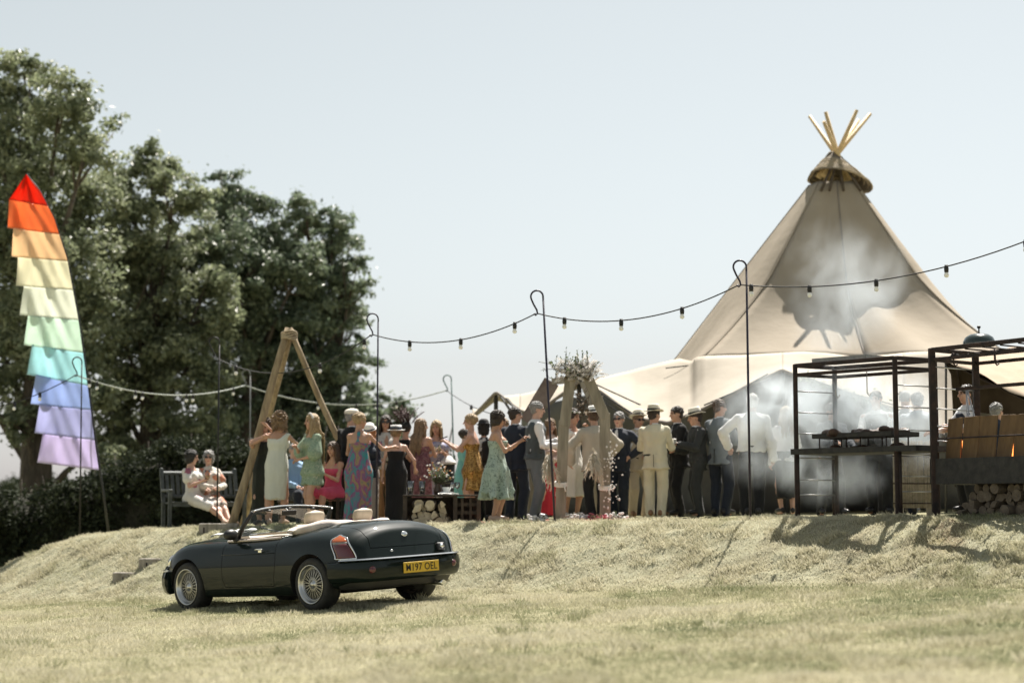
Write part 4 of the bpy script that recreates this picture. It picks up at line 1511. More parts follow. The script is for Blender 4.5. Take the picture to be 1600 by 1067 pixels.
# white ribbon bow and flowers laid on the bonnet near the windscreen
WHITE_CL = mat('white_cloth', (.78, .77, .74), .8, (.85, .84, .82), 12, .2, trans=.15)
V = []; n1, n2 = 22, 16
for i in range(n1):
    for j in range(n2):
        x = .78 + .40 * i / (n1 - 1); y = .44 - .40 * j / (n2 - 1)
        q = bv.ray_cast(Vector((x, y, 2)), Vector((0, 0, -1)))[0]
        V.append((x, y, q.z + .016 + .05 * max(0, vnoise(x * 9, y * 9) - .35) + .03 * vnoise(x * 22, y * 19)))
F = [(i * n2 + j, (i + 1) * n2 + j, (i + 1) * n2 + j + 1, i * n2 + j + 1) for i in range(n1 - 1) for j in range(n2 - 1)]
V2 = [tuple(car.matrix_world @ Vector(v)) for v in V]
o = link('white_cloth', mesh_np('white_cloth', V2, F, [WHITE_CL])); md = o.modifiers.new('t', 'SOLIDIFY'); md.thickness = .01
tag(o, 'crumpled white cloth lying on the car bonnet below the windscreen', 'cloth')
# ------------------------------------------------------------------ people
def surface_nets(D, org, h):
    """D: distance grid -> quads mesh of the zero level"""
    nx_, ny_, nz_ = D.shape
    S = D < 0
    P = np.zeros((nx_ - 1, ny_ - 1, nz_ - 1, 3), np.float32); C = np.zeros((nx_ - 1, ny_ - 1, nz_ - 1), np.float32)
    cs = [(0, 0, 0), (1, 0, 0), (0, 1, 0), (1, 1, 0), (0, 0, 1), (1, 0, 1), (0, 1, 1), (1, 1, 1)]
    def sl(A, c): return A[c[0]:c[0] + nx_ - 1, c[1]:c[1] + ny_ - 1, c[2]:c[2] + nz_ - 1]
    for a in cs:
        for ax in range(3):
            if a[ax] == 0:
                b = list(a); b[ax] = 1
                da, db = sl(D, a), sl(D, b)
                m = (da < 0) != (db < 0)
                t = np.where(m, da / np.where(m, da - db, 1), 0)
                for k in range(3):
                    P[..., k] += np.where(m, a[k] + (t if k == ax else 0), 0)
                C += m
    act = C > 0
    idx = -np.ones(act.shape, np.int64); n = int(act.sum()); idx[act] = np.arange(n)
    ijk = np.argwhere(act)
    V = (P[act] / C[act][:, None] + ijk) * h + np.array(org)
    Q = []
    for ax in range(3):
        o1, o2 = [(1, 2), (2, 0), (0, 1)][ax]
        A = [slice(1, -1)] * 3; A[ax] = slice(0, -1); B = list(A); B[ax] = slice(1, None)
        sa, sb = S[tuple(A)], S[tuple(B)]
        cr = np.argwhere(sa != sb)
        if not len(cr): continue
        flip = sa[tuple(cr.T)]
        base = cr + 1; base[:, ax] -= 1
        def g(d1, d2):
            q = base.copy(); q[:, o1] += d1; q[:, o2] += d2; return idx[tuple(q.T)]
        q = np.stack([g(-1, -1), g(0, -1), g(0, 0), g(-1, 0)], -1)
        q[~flip] = q[~flip][:, ::-1]
        Q.append(q)
    Q = np.concatenate(Q) if Q else np.zeros((0, 4), int)
    Q = Q[(Q >= 0).all(1)]
    return V, Q


def smin(a, b, k):
    hh = np.clip(.5 + .5 * (b - a) / k, 0, 1)
    return b * (1 - hh) + a * hh - k * hh * (1 - hh)


class SDF:
    """field built from tapered limbs, lofts and ellipsoids, evaluated on a grid"""
    def __init__(s, h=.016, k=.03):
        s.pr = []; s.h = h; s.k = k; s.clips = []; s.fold = None; s.cut = None; s.lo = np.full(3, 9e9); s.hi = np.full(3, -9e9)

    def _bb(s, pts, r):
        for p in pts:
            s.lo = np.minimum(s.lo, np.array(p) - r); s.hi = np.maximum(s.hi, np.array(p) + r)

    def cone(s, a, b, ra, rb, k=None):
        s.pr.append(('c', np.array(a, float), np.array(b, float), ra, rb, k)); s._bb([a, b], max(ra, rb)); return s

    def chain(s, pts, rs, k=None):
        for i in range(len(pts) - 1): s.cone(pts[i], pts[i + 1], rs[i], rs[i + 1], k)
        return s

    def ell(s, c, r, M=None, k=None, sub=False):
        s.pr.append(('e', np.array(c, float), np.array(r, float), np.array(M) if M is not None else None, sub, k))
        if not sub: s._bb([c], max(r))
        return s

    def loft(s, o, u, sd, f, T, A, B, folds=None, k=None, off=None):
        """elliptic column: origin o, axis u, side sd, front f; stations T (m along u), half widths A, half depths B"""
        o, u, sd, f = [np.array(q, float) for q in (o, u, sd, f)]
        s.pr.append(('l', o, u, sd, f, np.array(T, float), np.array(A, float), np.array(B, float), folds, k, off))
        m = max(max(A), max(B)) * 1.15
        s._bb([o + u * T[0], o + u * T[-1]], m); return s

    def clip(s, p, n): s.clips.append((np.array(p, float), np.array(n, float))); return s

    def mesh(s, pad=.03):
        h = s.h
        lo = s.lo - pad; hi = s.hi + pad
        nn = np.maximum(4, np.ceil((hi - lo) / h).astype(int) + 1)
        ax = [lo[i] + h * np.arange(nn[i]) for i in range(3)]
        D = np.full(nn, .2, np.float32)
        for p in s.pr:
            ty = p[0]
            if ty == 'c':
                r = max(p[3], p[4]) + .09; b0 = np.minimum(p[1], p[2]) - r; b1 = np.maximum(p[1], p[2]) + r
            elif ty == 'e':
                r = p[2].max() + .09; b0 = p[1] - r; b1 = p[1] + r
            else:
                m = max(p[6].max(), p[7].max()) * 1.2 + .09; e0 = p[1] + p[2] * p[5][0]; e1 = p[1] + p[2] * p[5][-1]
                b0 = np.minimum(e0, e1) - m; b1 = np.maximum(e0, e1) + m
            i0 = np.clip(np.floor((b0 - lo) / h).astype(int), 0, nn - 1); i1 = np.clip(np.ceil((b1 - lo) / h).astype(int) + 1, 1, nn)
            X = ax[0][i0[0]:i1[0]][:, None, None]; Y = ax[1][i0[1]:i1[1]][None, :, None]; Z = ax[2][i0[2]:i1[2]][None, None, :]
            if X.size == 0 or Y.size == 0 or Z.size == 0: continue
            sub = False; kk = p[-1] if ty != 'l' else p[9]
            if ty == 'c':
                d = p[2] - p[1]; L2 = max(1e-9, (d * d).sum())
                t = np.clip(((X - p[1][0]) * d[0] + (Y - p[1][1]) * d[1] + (Z - p[1][2]) * d[2]) / L2, 0, 1)
                q = np.sqrt((X - p[1][0] - t * d[0]) ** 2 + (Y - p[1][1] - t * d[1]) ** 2 + (Z - p[1][2] - t * d[2]) ** 2) - (p[3] + (p[4] - p[3]) * t)
            elif ty == 'e':
                dx, dy, dz = X - p[1][0], Y - p[1][1], Z - p[1][2]
                if p[3] is not None:
                    M = p[3]
                    dx, dy, dz = [dx * M[0, i] + dy * M[1, i] + dz * M[2, i] for i in range(3)]
                r = p[2]
                k0 = np.sqrt((dx / r[0]) ** 2 + (dy / r[1]) ** 2 + (dz / r[2]) ** 2)
                k1 = np.sqrt((dx / r[0] ** 2) ** 2 + (dy / r[1] ** 2) ** 2 + (dz / r[2] ** 2) ** 2)
                q = k0 * (k0 - 1) / np.maximum(k1, 1e-6); sub = p[4]
            else:
                _, o, u, sd, f, T, A, B, folds, _k, off = p
                dx, dy, dz = X - o[0], Y - o[1], Z - o[2]
                t = dx * u[0] + dy * u[1] + dz * u[2]; a = dx * sd[0] + dy * sd[1] + dz * sd[2]; b = dx * f[0] + dy * f[1] + dz * f[2]
                aa = pchip(T, A, t); bb = pchip(T, B, t)
                if off is not None: b = b - np.interp(t, T, off)
                if folds is not None:
                    n_, amp, ph, t0, t1 = folds
                    th = np.arctan2(b, a); w = np.clip((t - t0) / (t1 - t0), 0, 1)
                    mod = 1 + amp * w * (np.sin(n_ * th + ph) + .5 * np.sin((n_ * 1.7 // 1) * th + 2 * ph + t * 5))
                    aa = aa * mod; bb = bb * mod
                rr = np.sqrt((a / aa) ** 2 + (b / bb) ** 2)
                q = (rr - 1) * np.minimum(aa, bb)
                q = np.maximum(q, np.maximum(T[0] - t, t - T[-1]))
            sl_ = (slice(i0[0], i1[0]), slice(i0[1], i1[1]), slice(i0[2], i1[2]))
            if sub: D[sl_] = -smin(-D[sl_], q.astype(np.float32), kk or s.k)
            else: D[sl_] = smin(D[sl_], q.astype(np.float32), kk or s.k)
        X = ax[0][:, None, None]; Y = ax[1][None, :, None]; Z = ax[2][None, None, :]
        if s.fold is not None: D = D + s.fold(X, Y, Z).astype(np.float32)
        for c, n in s.clips:
            D = np.maximum(D, ((X - c[0]) * n[0] + (Y - c[1]) * n[1] + (Z - c[2]) * n[2]).astype(np.float32))
        if s.cut is not None: D = np.maximum(D, s.cut(X, Y, Z).astype(np.float32))
        D[0], D[-1] = .1, .1; D[:, 0], D[:, -1] = .1, .1; D[:, :, 0], D[:, :, -1] = .1, .1
        return surface_nets(D, lo, h)


def v3(*a): return np.array(a, float)


# ---- heads (one of each sex, in head space: face towards -y, origin between the ears)
def make_head(female):
    S = SDF(.0075, .018)
    S.ell((0, .014, .030), (.074, .094, .086)).ell((0, -.022, -.035), (.060 if not female else .056, .066, .078 if not female else .072))
    S.ell((0, -.055, -.096), (.026 if not female else .021, .024, .022))
    S.ell((0, -.080, .030), (.045, .016, .012), None, .012)            # brow
    S.ell((.030, -.090, .010), (.017, .014, .012), None, .010, True).ell((-.030, -.090, .010), (.017, .014, .012), None, .010, True)
    S.cone((0, -.088, .012), (0, -.108, -.026), .008, .0125, .008)
    S.ell((.036, -.066, -.022), (.022, .018, .022)).ell((-.036, -.066, -.022), (.022, .018, .022))
    S.ell((0, -.084, -.057), (.024, .010, .0085), None, .008)
    S.ell((.074, .016, -.008), (.010, .020, .031), None, .006).ell((-.074, .016, -.008), (.010, .020, .031), None, .006)
    S.cone((0, .014, -.06), (0, .022, -.17), .054 if not female else .046, .058 if not female else .049)
    V, Q = S.mesh(.02)
    mi = np.zeros(len(Q), int)
    cen = V[Q].mean(1)
    lips = (np.abs(cen[:, 0]) < .023) & (np.abs(cen[:, 2] + .057) < .008) & (cen[:, 1] < -.086)
    mi[lips] = 1
    brow = (np.abs(np.abs(cen[:, 0]) - .032) < .017) & (np.abs(cen[:, 2] - .031) < .005) & (cen[:, 1] < -.07)
    mi[brow] = 3
    mb = MB()
    for s in (1, -1):
        mb.ell((.030 * s, -.0795, .010), (.0115, .009, .0075), None, 10, 2)
    b = len(V)
    V = np.concatenate([V, np.array(mb.v)])
    F = [tuple(q) for q in Q] + [tuple(i + b for i in f) for f in mb.f]
    return V, F, list(mi) + [2] * len(mb.f)


HEADS = {False: make_head(False), True: make_head(True)}
EYE = mat('eye', (.05, .035, .025), .2)
LIPS = mat('lips', (.36, .12, .10), .45)
SKINS = {
    'fair': mat('skin_fair', (.50, .30, .22), .5, (.56, .35, .27), 9, .08, 120, sub=.12),
    'tan': mat('skin_tan', (.40, .225, .15), .5, (.46, .27, .185), 9, .08, 120, sub=.12),
    'warm': mat('skin_warm', (.45, .255, .175), .5, (.51, .305, .215), 9, .08, 120, sub=.12),
}
HAIRM = {k: mat('hair_' + k, c, .5, c2, 30, .5, 120, stretch=(4, 4, .6), spec=.5) for k, (c, c2) in dict(
    black=((.010, .009, .009), (.022, .019, .017)), dark=((.020, .013, .010), (.045, .029, .02)), brown=((.055, .032, .02), (.11, .065, .038)),
    blonde=((.25, .165, .08), (.46, .34, .19)), sandy=((.16, .10, .055), (.30, .20, .115)), grey=((.16, .155, .15), (.33, .32, .31)),
    white=((.48, .47, .45), (.66, .65, .63)), ginger=((.28, .11, .04), (.45, .20, .08))).items()}


def cloth(name, c, c2=None, bump=.25, rough=.8, trans=.0, scale=5):
    return mat(name, c, rough, c2 or tuple(min(1, q * 1.22 + .004) for q in c), scale, .75, 12, stretch=(1, 1, .5), trans=trans, spec=.2, sheen=.1)


def unit(v):
    v = np.array(v, float); return v / max(1e-9, np.linalg.norm(v))


def ik(a, c, l1, l2, pole):
    """middle joint of a two-bone chain from a to c bending towards pole; returns (mid, end)"""
    a, c, pole = map(lambda q: np.array(q, float), (a, c, pole))
    d = c - a; L = np.linalg.norm(d)
    if L > (l1 + l2) * .995: c = a + d / L * (l1 + l2) * .995; d = c - a; L = np.linalg.norm(d)
    x = (l1 ** 2 - l2 ** 2 + L ** 2) / (2 * L); hgt = math.sqrt(max(0, l1 ** 2 - x ** 2))
    n = d / L; pv = pole - n * np.dot(pole, n); pv = unit(pv)
    return a + n * x + pv * hgt, c


ARM = {   # wrist target (side outwards, forward, up) from the shoulder in arm lengths; pole
    'down': ((.16, .06, -.97), (.35, -1, 0)),
    'down_bent': ((.22, .26, -.86), (.5, -1, 0)),
    'drink': ((-.10, .62, -.36), (.5, -.3, -1)),
    'chest': ((-.28, .52, -.28), (.6, -.2, -1)),
    'clasp': ((-.30, .40, -.62), (.8, -.4, -.4)),
    'phone': ((-.12, .72, -.14), (.4, -.2, -1)),
    'reach': ((.0, .78, -.48), (.2, 0, -1)),
    'reach_out': ((.75, .50, -.22), (.2, -.2, -1)),
    'hip': ((.06, .10, -.62), (1, -.5, 0)),
    'pocket': ((.10, .10, -.78), (.9, -.7, 0)),
    'up': ((.15, .45, .62), (.8, .2, -.4)),
    'hug': ((-.35, .72, .12), (.8, .1, -.6)),
    'lap': ((-.16, .58, -.62), (.6, -.2, -.4)),
    'shade': ((-.10, .42, .30), (1, .3, -.2)),
}


class Body:
    pass


def skeleton(H, female, pose, arms, lean=0.0, twist=0.0, head_yaw=0.0, head_pitch=0.0, spread=.085, side_lean=0.0, wide=1.0):
    """local space: feet on z=0, facing -y"""
    B = Body(); B.H = H; B.female = female; B.wide = wide
    g = H / 1.75
    B.g = g
    hipz = .525 * H
    if pose.startswith('sit'): hipz = .30 * H
    B.pel = v3(0, 0, hipz); B.pose = pose
    la = R(lean)
    B.u = unit((math.sin(R(side_lean)), -math.sin(la), math.cos(la)))
    tw = R(twist)
    B.sd = unit(np.cross([0, -1, 0], B.u)) * -1
    B.sd = unit(np.array([math.cos(tw), math.sin(tw), 0]) - B.u * np.dot(B.u, [math.cos(tw), math.sin(tw), 0]))
    B.f = unit(np.cross(B.sd, B.u)) * -1
    if B.f[1] > 0: B.f = -B.f
    B.tl = .305 * H                          # hips -> neck base
    B.neck = B.pel + B.u * B.tl
    shw = (.089 if female else .104) * H * (wide ** .6)
    B.sh = [B.pel + B.u * (.268 * H) + B.sd * shw * s for s in (1, -1)]   # index 0: +x side
    B.arml = (.172 * H, .150 * H)
    B.elb, B.wri, B.hand = [], [], []
    for i, s in enumerate((1, -1)):
        a = arms[i]
        tgt, pole = (ARM[a] if isinstance(a, str) else a)
        T = sum(B.arml)
        def loc(v): return B.sd * v[0] * s + B.f * v[1] + np.array([0, 0, 1.0]) * v[2]
        e, w = ik(B.sh[i], B.sh[i] + loc(tgt) * T, B.arml[0], B.arml[1], loc(pole))
        B.elb.append(e); B.wri.append(w); B.hand.append(unit(w - e))
    hw = .052 * H
    B.hip = [B.pel + v3(hw * s, 0, -.005 * H) for s in (1, -1)]
    B.knee, B.ank, B.toe = [], [], []
    for i, s in enumerate((1, -1)):
        if pose == 'sit':
            an = v3(s * spread * 1.1, -.30 * H - (.02 if i else -.02), .055 * H)
            k, an = ik(B.hip[i], an, .245 * H, .245 * H, (0, -1, 1.2)); tdir = v3(.1 * s, -1, -.1)
        elif pose == 'sit_legs_out':
            an = v3(s * spread * .6 + .05, -.42 * H, .06 * H)
            k, an = ik(B.hip[i], an, .245 * H, .245 * H, (0, -.6, 1.2)); tdir = v3(.1 * s, -1, .25)
        elif pose == 'stride':
            an = v3(s * spread * .9, (-.11 if i == 0 else .10) * H, .05 * H)
            k, an = ik(B.hip[i], an, .245 * H, .24 * H, (0.1 * s, -1, 0)); tdir = v3(.2 * s, -1, 0)
        else:
            an = v3(s * spread * 1.05, .01 + (.03 if i else -.02), .05 * H)
            k, an = ik(B.hip[i], an, .245 * H, .235 * H, (0.25 * s, -1, 0)); tdir = v3(.28 * s, -1, 0)
        B.knee.append(k); B.ank.append(an); B.toe.append(an + unit(tdir) * .105 * g - v3(0, 0, .03))
    hu = unit(B.u * .5 + v3(0, 0, 1) + v3(0, -math.sin(R(head_pitch)) * .6, 0))
    B.hc = B.neck + B.u * .030 * H + hu * .070 * H + B.f * .012 * H
    B.hs = .1255 * H / .222                      # head scale
    B.hs = (.222 + (H - 1.7) * .04) / .222
    Mz = Matrix.Rotation(R(head_yaw), 3, 'Z'); Mx = Matrix.Rotation(R(head_pitch), 3, 'X')
    B.hm = np.array(Mz @ Mx)
    return B


TORSO_M = ([-.075, -.02, .0, .06, .13, .20, .245, .27, .298, .318], [.080, .090, .093, .087, .086, .096, .104, .098, .058, .034], [.05, .064, .068, .062, .060, .066, .066, .056, .046, .034])
TORSO_F = ([-.075, -.02, .0, .06, .125, .20, .24, .265, .295, .316], [.084, .097, .097, .082, .072, .084, .086, .080, .046, .028], [.052, .066, .068, .058, .052, .066, .060, .050, .040, .030])


def torso_tab(B):
    T, A, Bd = TORSO_F if B.female else TORSO_M
    return np.array(T) * B.H, np.array(A) * B.H * B.wide, np.array(Bd) * B.H * B.wide


def add_torso(S, B, off=0.0, t0=None, t1=None, folds=None):
    T, A, D = torso_tab(B)
    S.loft(B.pel, B.u, B.sd, B.f, T, A + off, D + off, folds)
    if B.female and off < .03:
        for s in (1, -1): S.ell(B.pel + B.u * .205 * B.H + B.sd * .045 * B.H * s + B.f * .048 * B.H, (.043 * B.H + off,) * 3)
    return S


def arm_r(B):
    f = .82 if B.female else 1.0
    return [.044 * B.g * f * B.wide ** .5, .036 * B.g * f * B.wide ** .5, .034 * B.g * f, .0235 * B.g * f]


def leg_r(B):
    f = 1.0 if B.female else 1.0
    return [.083 * B.g * B.wide ** .5, .052 * B.g, .050 * B.g, .032 * B.g]


def add_arm(S, B, i, off=0.0, part=1.0, loose=0.0):
    r = arm_r(B)
    s_ = 1 if i == 0 else -1
    S.cone(B.neck + B.sd * s_ * .018 * B.H - B.u * .006 * B.H, B.sh[i] - B.u * .004 * B.H, .034 * B.g + off, r[0] * .9 + off)
    S.ell(B.sh[i] - v3(0, 0, .008), (r[0] * 1.12 + off,) * 3)
    if part >= 1:
        S.cone(B.sh[i], B.elb[i], r[0] + off, r[1] + off + loose * .6)
        m = B.elb[i] + (B.wri[i] - B.elb[i]) * .35
        S.cone(B.elb[i], m, r[1] + off + loose * .6, r[2] * 1.03 + off + loose * .8)
        S.cone(m, B.wri[i], r[2] * 1.03 + off + loose * .8, r[3] + off + loose)
    else:
        e = B.sh[i] + (B.elb[i] - B.sh[i]) * part
        S.cone(B.sh[i], e, r[0] + off, r[0] * (1 - part) + r[1] * part + off + loose)
    return S


def finger_mesh(B, i):
    """palm is in the body; five fingers, bent, of unequal length"""
    mb = MB()
    d = B.hand[i]; g = B.g * (.92 if B.female else 1.0)
    up = np.array([0, 0, 1.0]); s = 1 if i == 0 else -1
    nrm = unit(np.cross(d, B.sd * s) + .01); 
    if abs(np.dot(d, [0, 0, 1])) > .8: acr = unit(B.f - d * np.dot(d, B.f)); palm = unit(-B.sd * s)
    else: acr = unit(np.cross(d, up)) ; palm = unit(-up * 1.0 + d * np.dot(d, up)); 
    if np.dot(acr, B.f) < 0 and abs(np.dot(d, [0, 0, 1])) > .8: acr = -acr
    w = B.wri[i]
    pc = w + d * .078 * g
    for k, L in enumerate((.068, .078, .073, .058)):
        o = (1.5 - k) * .0195 * g
        a = pc + acr * o
        b = a + (d * .85 + palm * .35) * L * .5 * g
        c = b + (d * .45 + palm * .8) * L * .5 * g
        mb.tube([a - d * .02 * g, a, b, c], [.0095 * g, .0095 * g, .0085 * g, .0065 * g], 6)
    a = w + d * .030 * g + acr * .030 * g
    b = a + (acr * .6 + d * .7 + palm * .25) * .038 * g; c = b + (d * .9 + palm * .4 - acr * .1) * .030 * g
    mb.tube([a - acr * .015 * g, a, b, c], [.012 * g, .0115 * g, .010 * g, .0075 * g], 6)
    return mb.v, mb.f


def body_mesh(B, skin, hair, h=.0155):
    S = SDF(h, .028)
    add_torso(S, B)
    S.cone(B.neck - B.u * .03, B.hc - v3(0, 0, .05 * B.hs), .054 * B.g if not B.female else .046 * B.g, .050 * B.g if not B.female else .043 * B.g)
    r = arm_r(B); q = leg_r(B)
    for i in (0, 1):
        add_arm(S, B, i)
        g = B.g * (.9 if B.female else 1)
        S.cone(B.wri[i], B.wri[i] + B.hand[i] * .07 * g, .026 * g, .031 * g, .015)
        S.chain([B.hip[i] - v3(0, 0, .02), B.knee[i]], [q[0], q[1]])
        m = B.knee[i] + (B.ank[i] - B.knee[i]) * .3
        S.cone(B.knee[i], m, q[1], q[2] * 1.06).cone(m, B.ank[i], q[2] * 1.06, q[3])
        S.cone(B.ank[i] - v3(0, -.02, .03), B.toe[i] - v3(0, 0, .012), .030 * B.g, .026 * B.g, .015)
    V, Q = S.mesh()
    F = [tuple(f) for f in Q]; mi = [0] * len(F)
    hv, hf, hm = HEADS[B.female]
    hv = hv * B.hs @ B.hm.T + B.hc
    b = len(V); V = np.concatenate([V, hv]); F += [tuple(i + b for i in f) for f in hf]; mi += hm
    for i in (0, 1):
        fv, ff = finger_mesh(B, i)
        b = len(V); V = np.concatenate([V, np.array([list(p) for p in fv])]); F += [tuple(k + b for k in f) for f in ff]; mi += [0] * len(ff)
    return mesh_np('person', V, F, [skin, LIPS, EYE, hair], mi)


def headspace(B, V): return np.asarray(V) * B.hs @ B.hm.T + B.hc


def hair_mesh(B, style, seed=0, length=.35, wave=.012, n_locks=90):
    rg = np.random.default_rng(seed + 100)
    S = SDF(.008, .016)
    puff = {'short': .008, 'bob': .016, 'long': .012, 'updo': .012, 'curly': .022, 'thin': .003}[style]
    S.ell((0, .018, .036), (.078 + puff, .096 + puff, .086 + puff))
    if style == 'bob':
        S.ell((0, .045, -.03), (.088, .068, .095)); S.ell((.068, .0, -.02), (.026, .055, .075)); S.ell((-.068, .0, -.02), (.026, .055, .075))
    if style in ('long', 'curly'):
        S.ell((0, .06, -.04), (.080, .052, .11))
    if style == 'updo':
        S.ell((0, .098, .040), (.045, .036, .042)); S.ell((.018, .112, .058), (.026, .024, .026)); S.ell((-.018, .108, .022), (.026, .024, .026))
    if style == 'short':
        S.ell((0, .055, -.02), (.072, .048, .062))
    # open the face
    S.ell((0, -.115, -.03), (.075, .085, .10), None, .012, True)
    if style in ('short', 'thin', 'updo'): S.ell((.0, -.02, -.12), (.15, .10, .085), None, .012, True)
    if style in ('short', 'thin'):
        S.ell((.085, -.035, -.03), (.03, .06, .06), None, .01, True); S.ell((-.085, -.035, -.03), (.03, .06, .06), None, .01, True)
    ph = rg.uniform(0, 6, 3)
    amp = {'curly': .009, 'thin': .003}.get(style, .0058)
    S.fold = lambda X, Y, Z: amp * (np.sin(X * 210 + Y * 60 + ph[0]) * np.sin(Y * 190 + ph[1] + Z * 40) + .6 * np.sin(X * 90 + Z * 120 + ph[2]))
    V, Q = S.mesh(.02)
    V = list(headspace(B, V)); F = [tuple(q) for q in Q]
    mb = MB()
    if style in ('long', 'curly'):
        back = B.f * -1
        for k in range(n_locks):
            a = rg.uniform(-2.0, 2.0)              # 0 = straight back
            p = v3(math.sin(a) * .078, math.cos(a) * .095 + .01, rg.uniform(-.06, .06))
            P0 = headspace(B, p[None])[0]
            out = unit(P0 - B.hc); out[2] = 0
            L = length * rg.uniform(.7, 1.08); pts = [P0]; n_ = 7
            ph = rg.uniform(0, 6.3)
            for j in range(1, n_):
                t = j / (n_ - 1)
                q = P0 + out * (.022 * math.sin(min(1, t * 2) * 1.57)) + v3(0, 0, -L * t)
                q = q + np.array([math.sin(t * 15 + ph), math.cos(t * 13 + ph), 0]) * wave * (.3 + .7 * t)
                # lie on the back / shoulders
                tt = np.dot(q - B.pel, B.u)
                if tt < B.tl * .98:
                    q = q + back * max(0, (.072 * B.H + .012) - np.dot(q - (B.pel + B.u * tt), back)) * (1 if np.cos(a) > 0 else .0)
                pts.append(q)
            r0 = rg.uniform(.011, .019)
            mb.tube(pts, [r0 * .8] + [r0 * (1 - .75 * (j / (n_ - 1)) ** 2) for j in range(1, n_)], 5, cap=True)
    if style == 'curly':
        for k in range(150):
            d = unit(rg.normal(size=3) + v3(0, .5, .2)); p = headspace(B, (d * v3(.106, .122, .112) * rg.uniform(.92, 1.22) + v3(0, .022, .012))[None])[0]
            if np.dot(d, [0, -1, 0]) > .45: continue
            mb.ell(p, (.021, .021, .017), None, 6)
    if style in ('short', 'updo', 'bob'):
        # loose ends that break the outline
        for k in range(46 if style != 'bob' else 80):
            d = unit(rg.normal(size=3) + v3(0, .6, .5 if style != 'bob' else -.1))
            if np.dot(d, [0, -1, 0]) > .35 or d[2] < (-.25 if style != 'bob' else -.8): continue
            e = d * v3(.080 + puff, .098 + puff, .088 + puff) + v3(0, .018, .032)
            if style == 'bob' and d[2] < 0: e = e * v3(1.05, .9, 1.25)
            t_ = unit(np.cross(d, rg.normal(size=3)) + v3(0, .25, -.45))
            L_ = rg.uniform(.02, .045) * (1.4 if style == 'bob' else 1)
            P_ = headspace(B, np.stack([e - t_ * L_ * .5 - d * .004, e + d * .005, e + t_ * L_ * .6 + d * rg.uniform(-.002, .010)]))
            mb.tube(list(P_), [.006, .0065, .002], 4)
    if mb.v:
        b = len(V); V += [np.array(list(v)) for v in mb.v]; F += [tuple(i + b for i in f) for f in mb.f]
    return mesh_np('hair', np.array(V), F, None)


def wrinkle(amp, seed, fx=20, fz=30, diag=.6):
    rg = np.random.default_rng(seed); p = rg.uniform(0, 6.28, 6)
    def f(X, Y, Z):
        return amp * .9 * (np.sin(X * fx * 2.3 + Y * fx * 1.7 + Z * fz * 1.5 * diag + p[4]) * np.sin(Y * fx * 2.1 - X * fx * 1.3 + Z * fz * .9 + p[5])) + amp * (np.sin(X * fx + Z * fz * diag + p[0]) * np.sin(Y * fx * .8 - Z * fz * .5 + p[1]) + .55 * np.sin(X * fx * 1.9 - Z * fz * 1.1 + p[2]) * np.sin(Y * fx * 1.3 + Z * fz * .8 + p[3]))
    return f


def jacket_mesh(B, hem=-.06, off=.024, sleeve=1.0, neck=.322, flare=.02, open_front=False, seed=0, sleeves=True, loose=.012, h=.0155, kind='jacket'):
    S = SDF(h, .022)
    T, A, D = torso_tab(B)
    A = A + off; D = D + off
    T2 = np.r_[hem * B.H, T[T > hem * B.H + .02]]
    A2 = np.r_[pchip(T, A, max(hem * B.H, T[0])) + flare, A[T > hem * B.H + .02]]; D2 = np.r_[pchip(T, D, max(hem * B.H, T[0])) + flare, D[T > hem * B.H + .02]]
    if hem * B.H < -.02:
        A2[0] = max(A2[0], A[2] + flare); D2[0] = max(D2[0], D[2] + flare)
    S.loft(B.pel, B.u, B.sd, B.f, T2, A2, D2)
    if B.female:
        for s in (1, -1): S.ell(B.pel + B.u * .205 * B.H + B.sd * .045 * B.H * s + B.f * .048 * B.H, (.043 * B.H + off * .7,) * 3)
    if sleeves:
        for i in (0, 1): add_arm(S, B, i, off * .62, sleeve, loose)
    if open_front:
        p = B.pel + B.f * .16 * B.H
        S.ell(p + B.u * .27 * B.H, (.030 * B.H, .12 * B.H, .12 * B.H), None, .008, True)
    S.fold = wrinkle(.0062, seed, 17, 22)
    S.clip(B.pel + B.u * neck * B.H, B.u)
    if sleeve >= 1:
        for i in (0, 1): pass
    V, Q = S.mesh()
    # sleeves end at the wrist
    return mesh_np(kind, V, Q, None)


def trousers_mesh(B, off=.020, waist=.045, ankle=.02, seed=0, h=.0155, wide_leg=.018, kind='trousers'):
    S = SDF(h, .020)
    q = leg_r(B)
    T, A, D = torso_tab(B)
    m = T < waist * B.H + .06
    Tm = T[m].copy(); Tm[0] -= .03
    S.loft(B.pel, B.u, B.sd, B.f, Tm, A[m] + off * .7, D[m] + off * .7)
    for i in (0, 1):
        s = 1 if i == 0 else -1
        e = B.ank[i] - v3(0, 0, ankle)
        S.cone(B.hip[i] - v3(0, 0, .03), B.knee[i], q[0] + off * .8, q[1] + off + wide_leg * .6, .015)
        S.cone(B.knee[i], e, q[1] + off + wide_leg * .6, q[3] + off + wide_leg, .015)
    S.clip(B.pel + B.u * waist * B.H, B.u)
    S.fold = wrinkle(.0060, seed + 5, 19, 11, .8)
    V, Q = S.mesh()
    return mesh_np(kind, V, Q, None)


